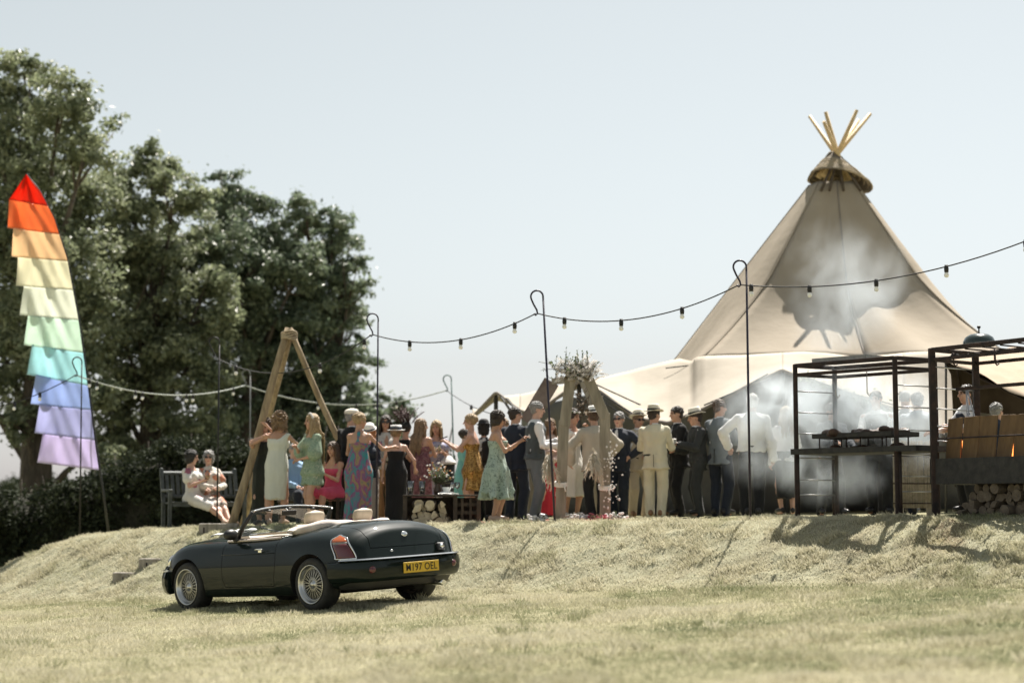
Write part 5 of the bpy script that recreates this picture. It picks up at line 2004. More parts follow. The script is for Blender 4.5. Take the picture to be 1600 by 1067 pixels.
def dress_mesh(B, top=.215, hem_z=.45, flare=.24, off=.012, folds=7, famp=.07, seed=0, sleeves=None, fit=False, loose=.03, h=.0155, one_shoulder=None, halter=False, hem_w=None, waist_t=.125, hem_amp=.012, hem_n=9):
    """from the bust (top, fraction of H above the hips) to a hem at height hem_z metres"""
    S = SDF(h, .022)
    T, A, D = torso_tab(B)
    m = (T > -.03 * B.H) & (T < top * B.H + .05)
    S.loft(B.pel, B.u, B.sd, B.f, T[m], A[m] + off, D[m] + off)
    for s in (1, -1): S.ell(B.pel + B.u * .205 * B.H + B.sd * .045 * B.H * s + B.f * .048 * B.H, (.043 * B.H + off,) * 3)
    L = B.pel[2] - hem_z
    ph = seed * 1.3
    z_ = v3(0, 0, 1)
    Aw, Dw = float(pchip(T, A, waist_t * B.H)), float(pchip(T, D, waist_t * B.H)); Ah, Dh = A[2], D[2]
    Tt = np.array([-L, -L * .55, -.06 * B.H, .02 * B.H, waist_t * B.H])
    if B.pose.startswith('sit'):
        q = leg_r(B)
        for i in (0, 1):
            e = B.hip[i] + (B.knee[i] - B.hip[i]) * .96
            S.cone(B.hip[i], e, q[0] + off + .016, q[1] + off + .022, .03)
        m_ = (B.hip[0] + B.hip[1]) / 2; k_ = (B.knee[0] + B.knee[1]) / 2
        S.cone(m_ + (k_ - m_) * .2, m_ + (k_ - m_) * .85, .075, .06, .04)
        S.cone(B.hip[0] - v3(0, -.03, .02), B.hip[1] - v3(0, -.03, .02), .10, .10, .03)
    elif fit:
        w = hem_w or .80
        Ak = [Ah * w + off, Ah * (w + 1.02) / 2 + off, Ah + off * 1.2, Ah * .99 + off, Aw + off]; Dk = [Dh * w + off, Dh * (w + 1.05) / 2 + off, Dh * 1.12 + off, Dh * 1.05 + off, Dw + off]
        S.loft(B.pel, z_, B.sd, unit(B.f - z_ * B.f[2]), Tt, Ak, Dk, (5, famp * .3, ph, .0, -L))
    else:
        Ak = [flare * 1.02, Ah + (flare - Ah) * .6, Ah + .045 + flare * .06, Ah + .02, Aw + off]; Dk = [flare * .88, Dh + (flare * .88 - Dh) * .6, Dh + .05 + flare * .06, Dh + .024, Dw + off]
        S.loft(B.pel, z_, B.sd, unit(B.f - z_ * B.f[2]), Tt, Ak, Dk, (folds, famp, ph, .10 * B.H, -L))
    if sleeves is not None:
        for i in (0, 1): add_arm(S, B, i, off + .008, sleeves, loose)
    if one_shoulder is not None:
        s = 1 if one_shoulder == 0 else -1
        for dpt in (1, -1):
            S.cone(B.pel + B.u * .21 * B.H + B.sd * s * .03 * B.H + B.f * dpt * .045 * B.H, B.sh[one_shoulder] + v3(0, 0, .015) + B.f * dpt * .02, .055, .035)
    if halter:
        for s in (1, -1):
            S.cone(B.pel + B.u * .21 * B.H + B.sd * s * .04 * B.H + B.f * .05 * B.H, B.neck + B.f * .02 + B.sd * s * .03, .05, .025)
        S.cone(B.neck - B.f * .045 - v3(0, 0, .01), B.pel + B.u * .17 * B.H - B.f * .052 * B.H, .03, .055)
    else:
        pass
    if sleeves is None and not halter and one_shoulder is None:
        S.clip(B.pel + B.u * top * B.H, B.u)
    elif sleeves is not None: S.clip(B.pel + B.u * .298 * B.H, B.u)
    S.fold = wrinkle(.0042, seed + 2, 24, 10, .5)
    if not B.pose.startswith('sit') and hem_z > .15:
        a0 = hem_z + hem_amp * .6
        S.cut = lambda X, Y, Z: (a0 + hem_amp * (np.sin(np.arctan2(Y, X) * 3 + ph) + .5 * np.sin(np.arctan2(Y, X) * hem_n + ph)) - Z)
    V, Q = S.mesh()
    return mesh_np('dress', V, Q, None)


def straps_mb(B, w=.006):
    mb = MB()
    for s in (1, -1):
        mb.tube([B.pel + B.u * .225 * B.H + B.sd * s * .05 * B.H + B.f * .075 * B.H, B.pel + B.u * .30 * B.H + B.sd * s * .058 * B.H + B.f * .012, B.pel + B.u * .21 * B.H + B.sd * s * .045 * B.H - B.f * .062 * B.H], w, 6)
    return mb


def shoe_mb(B, i, heel=0.0):
    mb = MB()
    a, t = B.ank[i], B.toe[i]
    d = unit((t - a) * v3(1, 1, 0)); sx = np.cross(d, [0, 0, 1.0]); g = B.g * (.9 if B.female else 1.05)
    pts = [(-.075, .030, .045), (-.05, .040, .062), (0, .043, .068), (.06, .043, .058), (.11, .047, .042), (.155, .042, .034), (.19, .022, .022)]
    z0 = a[2] - .048 * B.g - (0 if B.H > 0 else 0)
    V, n = [], 10
    for (x, w, hh) in pts:
        for k in range(n):
            an = 2 * math.pi * k / n; c, s_ = math.cos(an), math.sin(an)
            hv = (hh if s_ > 0 else .035) * s_
            V.append(np.array([a[0], a[1], z0 + .034]) + d * x * g + sx * w * g * c + v3(0, 0, 1) * hv * g)
    F = [(i_ * n + k, i_ * n + (k + 1) % n, (i_ + 1) * n + (k + 1) % n, (i_ + 1) * n + k) for i_ in range(len(pts) - 1) for k in range(n)]
    F += [tuple(range(n))[::-1], tuple((len(pts) - 1) * n + k for k in range(n))]
    mb.add(V, F, 0, True)
    return mb


HATM = {'panama': mat('straw_hat', (.62, .57, .45), .8, (.70, .65, .53), 40, .3, 90), 'cream': mat('cream_hat', (.66, .62, .53), .85, (.72, .68, .60), 20, .3, 80), 'black': mat('black_felt', (.012, .012, .013), .8, (.02, .02, .021), 30, .3), 'white': mat('white_hat', (.74, .73, .70), .8, (.80, .79, .77), 20, .3), 'grey': mat('grey_felt', (.33, .32, .30), .85, (.4, .39, .37), 20, .3)}
BANDS = {'black': mat('hat_band_black', (.012, .012, .014), .6), 'navy': mat('hat_band_navy', (.03, .036, .055), .6), 'brown': mat('hat_band_brown', (.05, .035, .025), .6)}


def add_hat(B, o, kind, m, band='black', tilt=0.0):
    M = Matrix(B.hm.tolist()) @ Matrix.Rotation(R(tilt), 3, 'X')
    c = Vector(headspace(B, v3(0, .016, .062)[None])[0]); k = B.hs
    mb = MB()
    if kind == 'fedora':
        n = 28; V = []
        prof = [(.095, .0, 0), (.148, .0, 1), (.150, .004, 1), (.096, .012, 0), (.092, .04, 0), (.086, .085, 0), (.070, .108, 0), (.035, .100, 0), (.0, .092, 0)]
        for (r, z, br) in prof:
            for j in range(n):
                a = 2 * math.pi * j / n; dz = (.022 * abs(math.cos(a)) ** 2 - .012 * abs(math.sin(a))) if br else 0
                V.append(c + M @ Vector((r * math.cos(a) * .96 * k, r * math.sin(a) * 1.12 * k, (z + dz) * k)))
        F = [(i * n + j, i * n + (j + 1) % n, (i + 1) * n + (j + 1) % n, (i + 1) * n + j) for i in range(len(prof) - 1) for j in range(n)]
        mb.add(V, F, 0, True); bandp = [(.0965, .012), (.0985, .013), (.0965, .040), (.0935, .041)]
    elif kind == 'boater':
        mb.lathe([(.09, 0), (.150, .0), (.150, .006), (.093, .008), (.091, .075), (.084, .080), (0, .080)], c, 30, M, sx=.98 * k, sy=1.08 * k)
        bandp = [(.0935, .010), (.096, .011), (.0945, .055), (.0915, .056)]
    elif kind == 'bowler':
        mb.lathe([(.09, .0), (.122, .012), (.124, .018), (.094, .010), (.092, .05), (.080, .085), (.05, .108), (0, .115)], c, 26, M, sx=.98 * k, sy=1.1 * k); bandp = [(.0945, .010), (.097, .011), (.096, .034), (.093, .035)]
    elif kind == 'top':
        mb.lathe([(.09, .0), (.130, .008), (.132, .014), (.093, .010), (.088, .06), (.092, .125), (.088, .130), (0, .130)], c, 26, M, sx=.98 * k, sy=1.1 * k); bandp = [(.0935, .012), (.096, .013), (.093, .045), (.09, .046)]
    elif kind == 'cap':
        V, F = [], []
        mb.ell(c + M @ Vector((0, .0, .02)) * k, (.100 * k, .118 * k, .060 * k), M, 20); mb.ell(c + M @ Vector((0, -.095, .0)) * k, (.07 * k, .055 * k, .012 * k), M, 16); bandp = None
    h = mb.build('hat', m, o)
    if bandp:
        mb = MB(); mb.lathe(bandp, c, 28, M, sx=.98 * k if kind != 'fedora' else .96 * k, sy=1.1 * k if kind != 'fedora' else 1.12 * k); mb.build('hat_band', BANDS[band], h)


SUNG = mat('sunglass_lens', (.012, .010, .010), .12, spec=.7)


def add_sunglasses(B, o):
    mb = MB(); M = Matrix(B.hm.tolist())
    def hp(x, y, z): return Vector(headspace(B, v3(x, y, z)[None])[0])
    for s in (1, -1):
        mb.ell(hp(.033 * s, -.098, .010), (.029, .006, .021), M, 12)
        mb.tube([hp(.058 * s, -.092, .016), hp(.078 * s, -.02, .014), hp(.080 * s, .02, .006)], .003, 5)
    mb.tube([hp(.012, -.104, .014), hp(-.012, -.104, .014)], .003, 5)
    mb.build('sunglasses', SUNG, o)


PEOPLE = []
BELT = mat('dark_belt', (.012, .010, .009), .45)


def waist_strip(B):
    T, A, D = torso_tab(B); t = .040 * B.H
    a, d = float(pchip(T, A, t)) + .021, float(pchip(T, D, t)) + .021
    mb = MB(); n = 28; V = []
    for z in (-.018, .018):
        for k in range(n):
            th = 2 * math.pi * k / n; V.append(B.pel + B.u * (t + z) + B.sd * a * math.cos(th) + B.f * d * math.sin(th))
    mb.add(V, [(k, (k + 1) % n, n + (k + 1) % n, n + k) for k in range(n)], 0, True)
    return mb


def cuff_mb(B, i, r):
    mb = MB(); d = B.hand[i]; w = B.wri[i]
    mb.tube([w - d * .030, w + d * .012], [r, r * .97], 12, cap=True)
    return mb


def lapel_mb(B, off):
    """turned-down jacket collar running round the neck and into two lapels"""
    mb = MB(); P = []
    for a in np.linspace(-150, 150, 19):
        c = B.neck - B.f * (.030 * B.H * (math.cos(R(a)) )) + B.sd * (.043 * B.H * math.sin(R(a)))
        P.append(c - B.u * (.012 + .026 * max(0, -math.cos(R(a)))) * B.H)
    mb.tube(P, [.012] + [.019] * 17 + [.012], 6)
    return mb


def person(px, top, D, yaw, label, female=False, skin='warm', hair=('short', 'brown'), arms=('down', 'down'), pose='stand', lean=0, twist=0,
           head=(0, 0), wear=(), hat=None, glasses=False, shoes=None, H=None, ground_z=None, wide=1.0, hair_len=.35, wave=.012, seed=None, spread=.085, side_lean=0, res=.0155, group=None, locks=90):
    """px: photograph column of the hips, top: row of the crown (without hat), D: distance. yaw 0 faces the camera, 90 faces right"""
    seed = len(PEOPLE) if seed is None else seed
    if px > 595 and px < 1240: D = D + (1.7 if px > 640 else 1.0)
    P = at(px, 700, D)
    gz = float(gz_at(P.x, P.y)) if ground_z is None else ground_z
    if H is None:
        H = (at(px, top, D).z - gz) / .995
        H = H / (math.cos(R(lean)) * .5 + .5)
    if pose == 'stand':      # nobody stands quite straight
        rp = np.random.default_rng(seed * 13 + 5)
        side_lean += rp.uniform(-2.6, 2.6); lean += rp.uniform(-1.5, 4.0); twist += rp.uniform(-9, 9); head = (head[0] + rp.uniform(-9, 9), head[1] + rp.uniform(-3, 9)); spread *= rp.uniform(.75, 1.35)
    B = skeleton(H, female, pose, arms, lean, twist, head[0], head[1], spread, side_lean, wide)
    sk = SKINS[skin]; hm = HAIRM[hair[1]] if hair else HAIRM['brown']
    me = body_mesh(B, sk, hm, res)
    o = link('person', me)
    o.location = (P.x, P.y, gz + (.0 if pose.startswith('sit') else .0))
    o.rotation_euler = (0, 0, R(yaw))
    tag(o, label, 'person', group)
    o['group'] = group or 'guests gathered on the terrace'
    if hair: link('hair', hair_mesh(B, hair[0], seed, hair_len, wave, locks), hm, o)
    for i, w in enumerate(wear):
        k, m = w[0], w[1]; kw = dict(w[2]) if len(w) > 2 else {}
        kw.setdefault('seed', seed * 7 + i)
        if k in ('jacket', 'shirt', 'waistcoat', 'blouse', 'top'):
            d = dict(jacket=dict(hem=-.075, off=.026), shirt=dict(hem=-.0, off=.014, flare=.0, loose=.010), waistcoat=dict(hem=-.01, off=.024, sleeves=False), blouse=dict(hem=-.03, off=.018, loose=.02), top=dict(hem=.0, off=.012, loose=.004))[k]
            d.update(kw); d['kind'] = k if k != 'top' else 'vest_top'; d['h'] = res
            g_ = link(d['kind'], jacket_mesh(B, **d), m, o)
            if k == 'jacket':
                lapel_mb(B, d['off']).build('collar', m, g_)
                for i_ in (0, 1): cuff_mb(B, i_, arm_r(B)[3] + .016).build('cuff', WHITES, g_)
                # back vent and pocket flaps
                mb_ = MB(); T_, A_, D_ = torso_tab(B); a_ = float(pchip(T_, D_, 0)) + d['off'] + .024
                mb_.bar(B.pel - B.f * a_ - B.u * .07 * B.H, B.pel - B.f * (a_ - .012) + B.u * .045 * B.H, .006, .012, up=tuple(B.f)); mb_.build('back_vent', BELT, g_)
            elif k == 'shirt' and d.get('sleeve', 1) >= 1:
                for i_ in (0, 1): cuff_mb(B, i_, arm_r(B)[3] + .014 + d.get('loose', 0)).build('cuff', m, g_)
                mb_ = MB(); mb_.tube([B.neck - B.f * (.034 * B.H * math.cos(R(a))) + B.sd * (.038 * B.H * math.sin(R(a))) + B.u * .012 * B.H for a in np.linspace(-160, 160, 17)], .015, 6); mb_.build('collar', m, g_)
        elif k in ('trousers',):
            kw['h'] = res; tr_ = link('trousers', trousers_mesh(B, **kw), m, o)
            waist_strip(B).build('belt', BELT, tr_)
        elif k == 'dress':
            st = kw.pop('straps', False); kw['h'] = res
            dr = link('dress', dress_mesh(B, **kw), m, o)
            if st:
                straps_mb(B).build('straps', m, dr)
        elif k == 'collar':
            mb = MB(); mb.lathe([(.058, -.02), (.064, .0), (.060, .022), (.054, .022)], Vector(B.neck + B.u * .012 * B.H + B.f * .005), 20, sx=1.0, sy=1.05); mb.build('collar', m, o)
        elif k == 'shirtfront':
            mb = MB(); mb.lathe([(.058, -.02), (.064, .0), (.060, .022), (.054, .022)], Vector(B.neck + B.u * .012 * B.H + B.f * .005), 20, sx=1.0, sy=1.05); mb.build('collar', m, o)
            kw2 = dict(hem=.02, off=.010, flare=0, sleeves=True, sleeve=1.0, seed=seed, loose=-.002, h=res, kind='shirt'); link('shirt', jacket_mesh(B, **kw2), m, o)
    if shoes is not None:
        for i in (0, 1): shoe_mb(B, i).build('shoe', shoes, o)
    if hat: add_hat(B, o, hat[0], HATM[hat[1]], hat[2] if len(hat) > 2 else 'black', hat[3] if len(hat) > 3 else 0)
    if glasses: add_sunglasses(B, o)
    PEOPLE.append((o, B, H, label))
    return o, B


def world_hand(o, B, i, fwd=.09):
    M = Matrix.Rotation(o.rotation_euler.z, 4, 'Z')
    return Vector(o.location) + M.to_3x3() @ Vector(B.wri[i] + B.hand[i] * fwd * B.g)


NAVY = cloth('navy_wool', (.016, .021, .033)); BLACKW = cloth('black_wool', (.010, .0105, .012)); CHAR = cloth('charcoal_wool', (.030, .033, .034)); GREYW = cloth('grey_wool', (.105, .125, .14)); SLATE = cloth('slate_tweed', (.055, .068, .075))
LINEN = cloth('cream_linen', (.50, .47, .36), None, .35); KHAKI = cloth('khaki_cotton', (.42, .36, .27)); BEIGE = cloth('beige_linen', (.36, .33, .28)); WHITES = cloth('white_shirt', (.70, .70, .71), (.78, .78, .79), .3, trans=.1)
IVORY = cloth('ivory_dress', (.58, .60, .54), (.64, .66, .60), .2, trans=.08); BRIDE = cloth('bridal_ivory', (.74, .71, .64), (.80, .78, .72), .25, trans=.12)
PALEB = cloth('pale_blue_shirt', (.23, .36, .52)); PINK = cloth('raspberry_cloth', (.50, .07, .14)); RED = cloth('red_cloth', (.45, .03, .05)); JADE = cloth('jade_cloth', (.16, .38, .35), None, .2, trans=.1)
LEAFY = print_mat('green_leaf_print', [(.10, .17, .12), (.36, .44, .32), (.20, .30, .22), (.48, .52, .40)], 20, kind='noise', seed=2)
FLORAL_W = print_mat('white_floral_print', [(.62, .60, .57), (.68, .66, .63), (.34, .12, .17), (.66, .64, .60), (.22, .24, .18)], 9, stops=[0, .3, .74, .83, .95], seed=3)
FLORAL_O = print_mat('coral_floral_print', [(.60, .52, .46), (.50, .21, .13), (.62, .55, .49), (.26, .22, .20)], 13, stops=[0, .45, .68, .9], seed=5)
PAISLEY = print_mat('jewel_paisley_print', [(.19, .13, .19), (.05, .27, .28), (.26, .07, .21), (.32, .25, .12), (.10, .13, .20)], 7, kind='noise', stops=[.28, .42, .52, .62, .72], seed=1, stretch=(1, 1, .6))
BURG = print_mat('burgundy_floral_print', [(.22, .07, .09), (.30, .15, .17), (.13, .05, .07), (.34, .22, .21)], 8, kind='noise', seed=4)
LILAC = print_mat('lilac_floral_print', [(.20, .20, .36), (.34, .35, .50), (.45, .42, .46), (.14, .16, .26)], 14, kind='noise', seed=7)
MONO = print_mat('black_white_print', [(.55, .54, .52), (.03, .03, .03), (.6, .59, .57), (.03, .03, .03)], 20, stops=[0, .4, .6, .8], seed=8)
LACE = print_mat('sage_lace', [(.34, .43, .375), (.41, .50, .44), (.12, .15, .13), (.38, .47, .41)], 46, stops=[0, .35, .68, .85], seed=9)


def sequin_mat():
    m = mat('gold_sequins', (.20, .095, .022), .32, (.62, .38, .12), 48, .0, metal=.55, ramp=(.40, .60), detail=1.0)  # bright and dark gold flecks put the sparkle into the colour
    t = m.node_tree; p = t.nodes['Principled BSDF']
    vo = t.nodes.new('ShaderNodeTexVoronoi'); vo.inputs['Scale'].default_value = 95
    tc = t.nodes.new('ShaderNodeTexCoord'); t.links.new(tc.outputs['Object'], vo.inputs['Vector'])
    bp = t.nodes.new('ShaderNodeBump'); bp.inputs['Strength'].default_value = 1; bp.inputs['Distance'].default_value = .02
    t.links.new(vo.outputs['Color'], bp.inputs['Height']); t.links.new(bp.outputs[0], p.inputs['Normal'])
    return m


GOLD = sequin_mat()
SHB = mat('black_shoe_leather', (.012, .011, .011), .35); SHT = mat('tan_shoe_leather', (.22, .12, .06), .45); SHN = mat('nude_shoe', (.40, .28, .21), .5); SHW = mat('white_shoe', (.65, .64, .62), .5)
SUIT = lambda m, tr=None, **k: (('shirtfront', WHITES), ('jacket', m, dict(open_front=True, **k)), ('trousers', tr or m))

# --- on and by the bench
person(303, 0, 28.95, 62, 'seated woman with black bob, white floral dress, left on bench', True, 'fair', ('bob', 'black'), ('lap', 'drink'), 'sit_legs_out', lean=-6, head=(25, 5), H=1.68, wear=(('dress', FLORAL_W, dict(top=.24, hem_z=.36, fit=True, sleeves=.55)),), shoes=SHN)
person(329, 0, 29.2, 30, 'seated woman with grey hair, sunglasses and coral floral dress on the bench', True, 'fair', ('bob', 'grey'), ('lap', 'lap'), 'sit_legs_out', lean=-10, head=(-25, 0), H=1.68, wear=(('dress', FLORAL_O, dict(top=.24, hem_z=.36, fit=True, sleeves=.6)), ('blouse', cloth('cream_cardigan', (.52, .49, .44)), dict(hem=.06, open_front=True))), shoes=SHN, glasses=True)
# --- embracing pair
person(413, 656, 27.32, -12, 'guest in dark clothes hidden behind the woman in white, arms round her neck', True, 'fair', ('curly', 'brown'), (((-.05, .62, .42), (.8, .1, -.5)), ((-.42, .72, .12), (.9, .1, -.4))), wear=(('dress', cloth('dark_green_cloth', (.022, .026, .022)), dict(top=.25, hem_z=.20, fit=True, hem_w=.9, sleeves=.3)),), shoes=SHB, hair_len=.2, head=(0, 10))
person(433, 645, 26.9, 172, 'woman in fitted white one-shoulder dress hugging someone, seen from behind', True, 'tan', ('curly', 'sandy'), (((.52, .42, -.42), (.9, -.2, -.4)), ((.30, .62, -.40), (.8, -.3, -.6))), wear=(('dress', IVORY, dict(top=.235, hem_z=.42, fit=True, hem_w=.86, one_shoulder=1)),), shoes=SHN, hair_len=.16, wave=.03, head=(20, 18))
# --- left group
person(489, 648, 26.6, -62, 'young woman with long wavy blonde hair in short green leaf-print dress', True, 'warm', ('long', 'blonde'), ('clasp', 'chest'), wear=(('dress', LEAFY, dict(top=.25, hem_z=.62, flare=.20, folds=8, famp=.05, sleeves=.85, loose=.07)),), shoes=SHN, hair_len=.62, wave=.035, locks=150)
person(459, 712, 28.3, 30, 'seated grey-haired man in pale blue shirt behind the standing women', False, 'fair', ('thin', 'grey'), ('lap', 'lap'), 'sit', H=1.75, wear=(('shirt', PALEB), ('trousers', NAVY)), shoes=SHB)
person(521, 724, 27.2, -28, 'seated brunette in raspberry pink top with bare knees', True, 'warm', ('long', 'brown'), ('chest', 'lap'), 'sit', H=1.68, hair_len=.34, wear=(('dress', PINK, dict(top=.225, hem_z=.44, fit=True, straps=True)),), shoes=SHN)
person(549, 640, 27.4, 160, 'man in dark suit and cream flat cap beside the tripod leg', False, 'warm', ('short', 'grey'), ('down', 'clasp'), wear=SUIT(BLACKW), hat=('cap', 'cream', 'black', -8), shoes=SHB, head=(-45, 0))
person(561, 646, 26.0, 168, 'woman in halter maxi dress with jewel paisley print, blonde updo', True, 'tan', ('updo', 'blonde'), ('drink', ((.55, .62, -.25), (.4, -.3, -1))), wear=(('dress', PAISLEY, dict(top=.21, hem_z=.06, flare=.21, folds=9, famp=.06, halter=True)),), shoes=SHN, head=(-35, 0))
person(577, 668, 26.9, -12, 'older woman with ginger hair under a white hat, navy jacket and grey trousers', True, 'fair', ('bob', 'ginger'), ('clasp', 'clasp'), wear=(('blouse', NAVY, dict(hem=-.05)), ('trousers', cloth('mushroom_cloth', (.24, .21, .19)))), hat=('bowler', 'white', 'navy'), shoes=SHB, head=(0, 15))
person(602, 650, 27.0, -5, 'woman with long brown hair and sunglasses in pale wrap top', True, 'tan', ('long', 'dark'), ('clasp', 'drink'), wear=(('blouse', cloth('oatmeal_cloth', (.42, .40, .37)), dict(open_front=True)), ('trousers', cloth('ochre_cloth', (.34, .20, .10)))), glasses=True, shoes=SHN, hair_len=.32)
person(619, 668, 25.7, 172, 'woman in long black jumpsuit and straw boater with navy band, back turned', True, 'fair', ('updo', 'sandy'), ('down', ((.30, .35, -.70), (.5, -1, 0))), wear=(('dress', BLACKW, dict(top=.225, hem_z=.05, fit=True, hem_w=1.08, straps=True)),), hat=('boater', 'white', 'navy', -6), shoes=SHB, wide=1.04)
person(633, 660, 27.2, 175, 'guest in black with a tall dark feather headdress behind the boater', True, 'warm', ('updo', 'black'), ('down', 'clasp'), wear=(('dress', BLACKW, dict(top=.27, hem_z=.3, fit=True, sleeves=.9)),), shoes=SHB)
# --- middle group
person(658, 655, 26.1, 150, 'woman with very long brown hair in burgundy floral dress', True, 'warm', ('long', 'sandy'), (((.10, .42, -.72), (.5, -1, 0)), 'drink'), wear=(('dress', BURG, dict(top=.20, hem_z=.30, fit=True, hem_w=.98, straps=True, famp=.2)),), shoes=SHN, hair_len=.46, head=(-30, 0))
person(682, 658, 27.0, 20, 'blonde woman in lilac-blue floral dress facing the others', True, 'warm', ('long', 'blonde'), ('chest', 'drink'), wear=(('dress', LILAC, dict(top=.25, hem_z=.40, flare=.2, sleeves=.4)),), shoes=SHN, hair_len=.3, head=(-30, 0))
person(724, 690, 28.0, 100, 'guest in jade green dress mostly hidden behind the gold dress', True, 'warm', ('updo', 'dark'), ('clasp', 'clasp'), wear=(('dress', JADE, dict(top=.25, hem_z=.12, flare=.3, folds=6, sleeves=.6, loose=.04)),), shoes=SHN, H=1.58)
person(739, 648, 25.8, -98, 'woman in short gold sequin dress with ash-blonde updo holding up a phone', True, 'fair', ('updo', 'blonde'), ('phone', 'phone'), wear=(('dress', GOLD, dict(top=.205, hem_z=.50, flare=.205, folds=5, famp=.03, straps=False)),), shoes=SHW)
person(757, 660, 26.6, 185, 'guest in black bowler hat and black-and-white print top', True, 'fair', ('bob', 'black'), ('clasp', 'clasp'), wear=(('blouse', MONO), ('trousers', BLACKW)), hat=('bowler', 'black', 'black'), shoes=SHB)
person(776, 644, 22.9, 82, 'woman in strapless sage lace dress, dark wavy bob and sunglasses, reading her phone', True, 'tan', ('bob', 'dark'), ('phone', ((-.10, .62, -.22), (.4, -.2, -1))), wear=(('dress', LACE, dict(top=.215, hem_z=.34, flare=.295, folds=8, famp=.20, hem_amp=.065, hem_n=12)),), glasses=True, shoes=SHN, wide=1.06, head=(10, 5))
person(774, 662, 26.2, 10, 'man in black top hat, only his hat clear of the lace-dressed woman', False, 'fair', ('short', 'dark'), ('down', 'clasp'), wear=SUIT(BLACKW), hat=('top', 'black', 'black'), shoes=SHB)
person(788, 655, 27.2, -20, 'fair-haired guest glimpsed between dark suits', False, 'fair', ('short', 'sandy'), ('down', 'clasp'), wear=SUIT(CHAR), shoes=SHB)
person(806, 637, 25.4, 155, 'man in navy suit with short dark hair, back turned beside the waistcoat', False, 'warm', ('short', 'dark'), ('down', 'clasp'), wear=SUIT(NAVY), shoes=SHB, head=(-40, 0))
person(836, 628, 24.9, 98, 'man in grey waistcoat and white shirt sleeves standing in profile', False, 'fair', ('short', 'grey'), ('drink', ((-.05, .50, -.50), (.5, -.6, -.6))), wear=(('shirt', WHITES), ('waistcoat', SLATE, dict(neck=.30)), ('trousers', GREYW)), shoes=SHB, wide=1.06, head=(5, 0))
person(858, 655, 26.4, 20, 'woman in blush top and red skirt behind the arch post', True, 'fair', ('long', 'sandy'), ('clasp', 'drink'), wear=(('blouse', cloth('blush_cloth', (.55, .42, .36))), ('dress', RED, dict(top=.10, hem_z=.08, fit=True, hem_w=.9))), shoes=SHN, hair_len=.28)
# --- under the arch
person(893, 640, 25.1, 30, 'bride in ivory dress with dark hair and flowers, facing the man in the beige shirt', True, 'tan', ('updo', 'dark'), ('hug', ((-.2, .75, .02), (.6, .1, -1))), wear=(('dress', BRIDE, dict(top=.24, hem_z=.36, flare=.235, folds=8, famp=.07, sleeves=.5, loose=.03)),), shoes=SHW, head=(15, 10))
person(931, 640, 24.5, 188, 'man in loose beige shirt and navy trousers with white hat, seen from behind', False, 'warm', ('short', 'brown'), (((.30, .20, -.80), (1, -.4, 0)), ((.25, .45, -.60), (1, -.4, -.3))), wear=(('shirt', BEIGE, dict(hem=-.085, off=.036, flare=.03, loose=.03, sleeve=1.0)), ('trousers', BLACKW)), hat=('fedora', 'white', 'black', -5), shoes=SHB, wide=1.12, head=(15, 5))
# --- right group
person(966, 645, 25.0, -15, 'grey-haired man in open navy blazer and white shirt, hand on hip', False, 'fair', ('short', 'grey'), ('hip', 'down_bent'), wear=(('shirtfront', WHITES), ('jacket', NAVY, dict(open_front=True, hem=-.09, flare=.05, off=.030)), ('trousers', NAVY)), shoes=SHB, wide=1.10, glasses=True)
person(998, 646, 25.6, 25, 'man in straw hat and sunglasses with khaki trousers behind the navy blazer', False, 'warm', ('short', 'sandy'), ('clasp', 'down'), wear=(('shirtfront', WHITES), ('jacket', KHAKI, dict(open_front=True)), ('trousers', KHAKI)), hat=('fedora', 'panama', 'brown', -12), glasses=True, shoes=SHT, wide=1.06)
person(1024, 637, 24.3, 168, 'man in cream linen suit and panama hat, back to the lawn', False, 'warm', ('short', 'dark'), ('drink', 'drink'), wear=(('collar', WHITES), ('jacket', LINEN, dict(hem=-.085, flare=.025)), ('trousers', LINEN)), hat=('fedora', 'panama', 'black', -2), shoes=SHT, wide=1.06, head=(-30, 0))
person(1061, 636, 25.0, -80, 'dark-haired man in black suit standing in profile facing the cream suit', False, 'warm', ('short', 'dark'), ('clasp', 'clasp'), wear=SUIT(BLACKW), shoes=SHB)
person(1091, 642, 24.6, -82, 'man in charcoal suit and cream trilby in profile holding a small camera', False, 'warm', ('short', 'dark'), ('drink', ((-.05, .55, -.50), (.5, -.5, -.7))), wear=(('shirtfront', WHITES), ('jacket', CHAR, dict(hem=-.09, flare=.025)), ('trousers', CHAR)), hat=('fedora', 'cream', 'black', 6), shoes=SHB, wide=1.05)
person(1125, 625, 24.4, 145, 'man with swept brown hair in grey suit jacket half turned away', False, 'warm', ('short', 'brown'), ('drink', 'chest'), wear=(('shirtfront', WHITES), ('jacket', GREYW, dict(hem=-.08)), ('trousers', NAVY)), shoes=SHB, head=(-25, 0))
person(1174, 616, 23.6, 178, 'white-haired man in white shirt and dark trousers with back turned, in the smoke', False, 'fair', ('short', 'white'), (((.25, .30, -.70), (1, -.5, 0)), 'down'), wear=(('shirt', WHITES, dict(off=.030, loose=.022)), ('trousers', BLACKW)), shoes=SHB, wide=1.12, spread=.11)
person(1228, 636, 24.2, 190, 'guest in pale top and dark skirt lost in the smoke', True, 'fair', ('long', 'blonde'), ('down', 'drink'), wear=(('blouse', WHITES), ('dress', BLACKW, dict(top=.06, hem_z=.25, fit=True))), shoes=SHB, hair_len=.3)
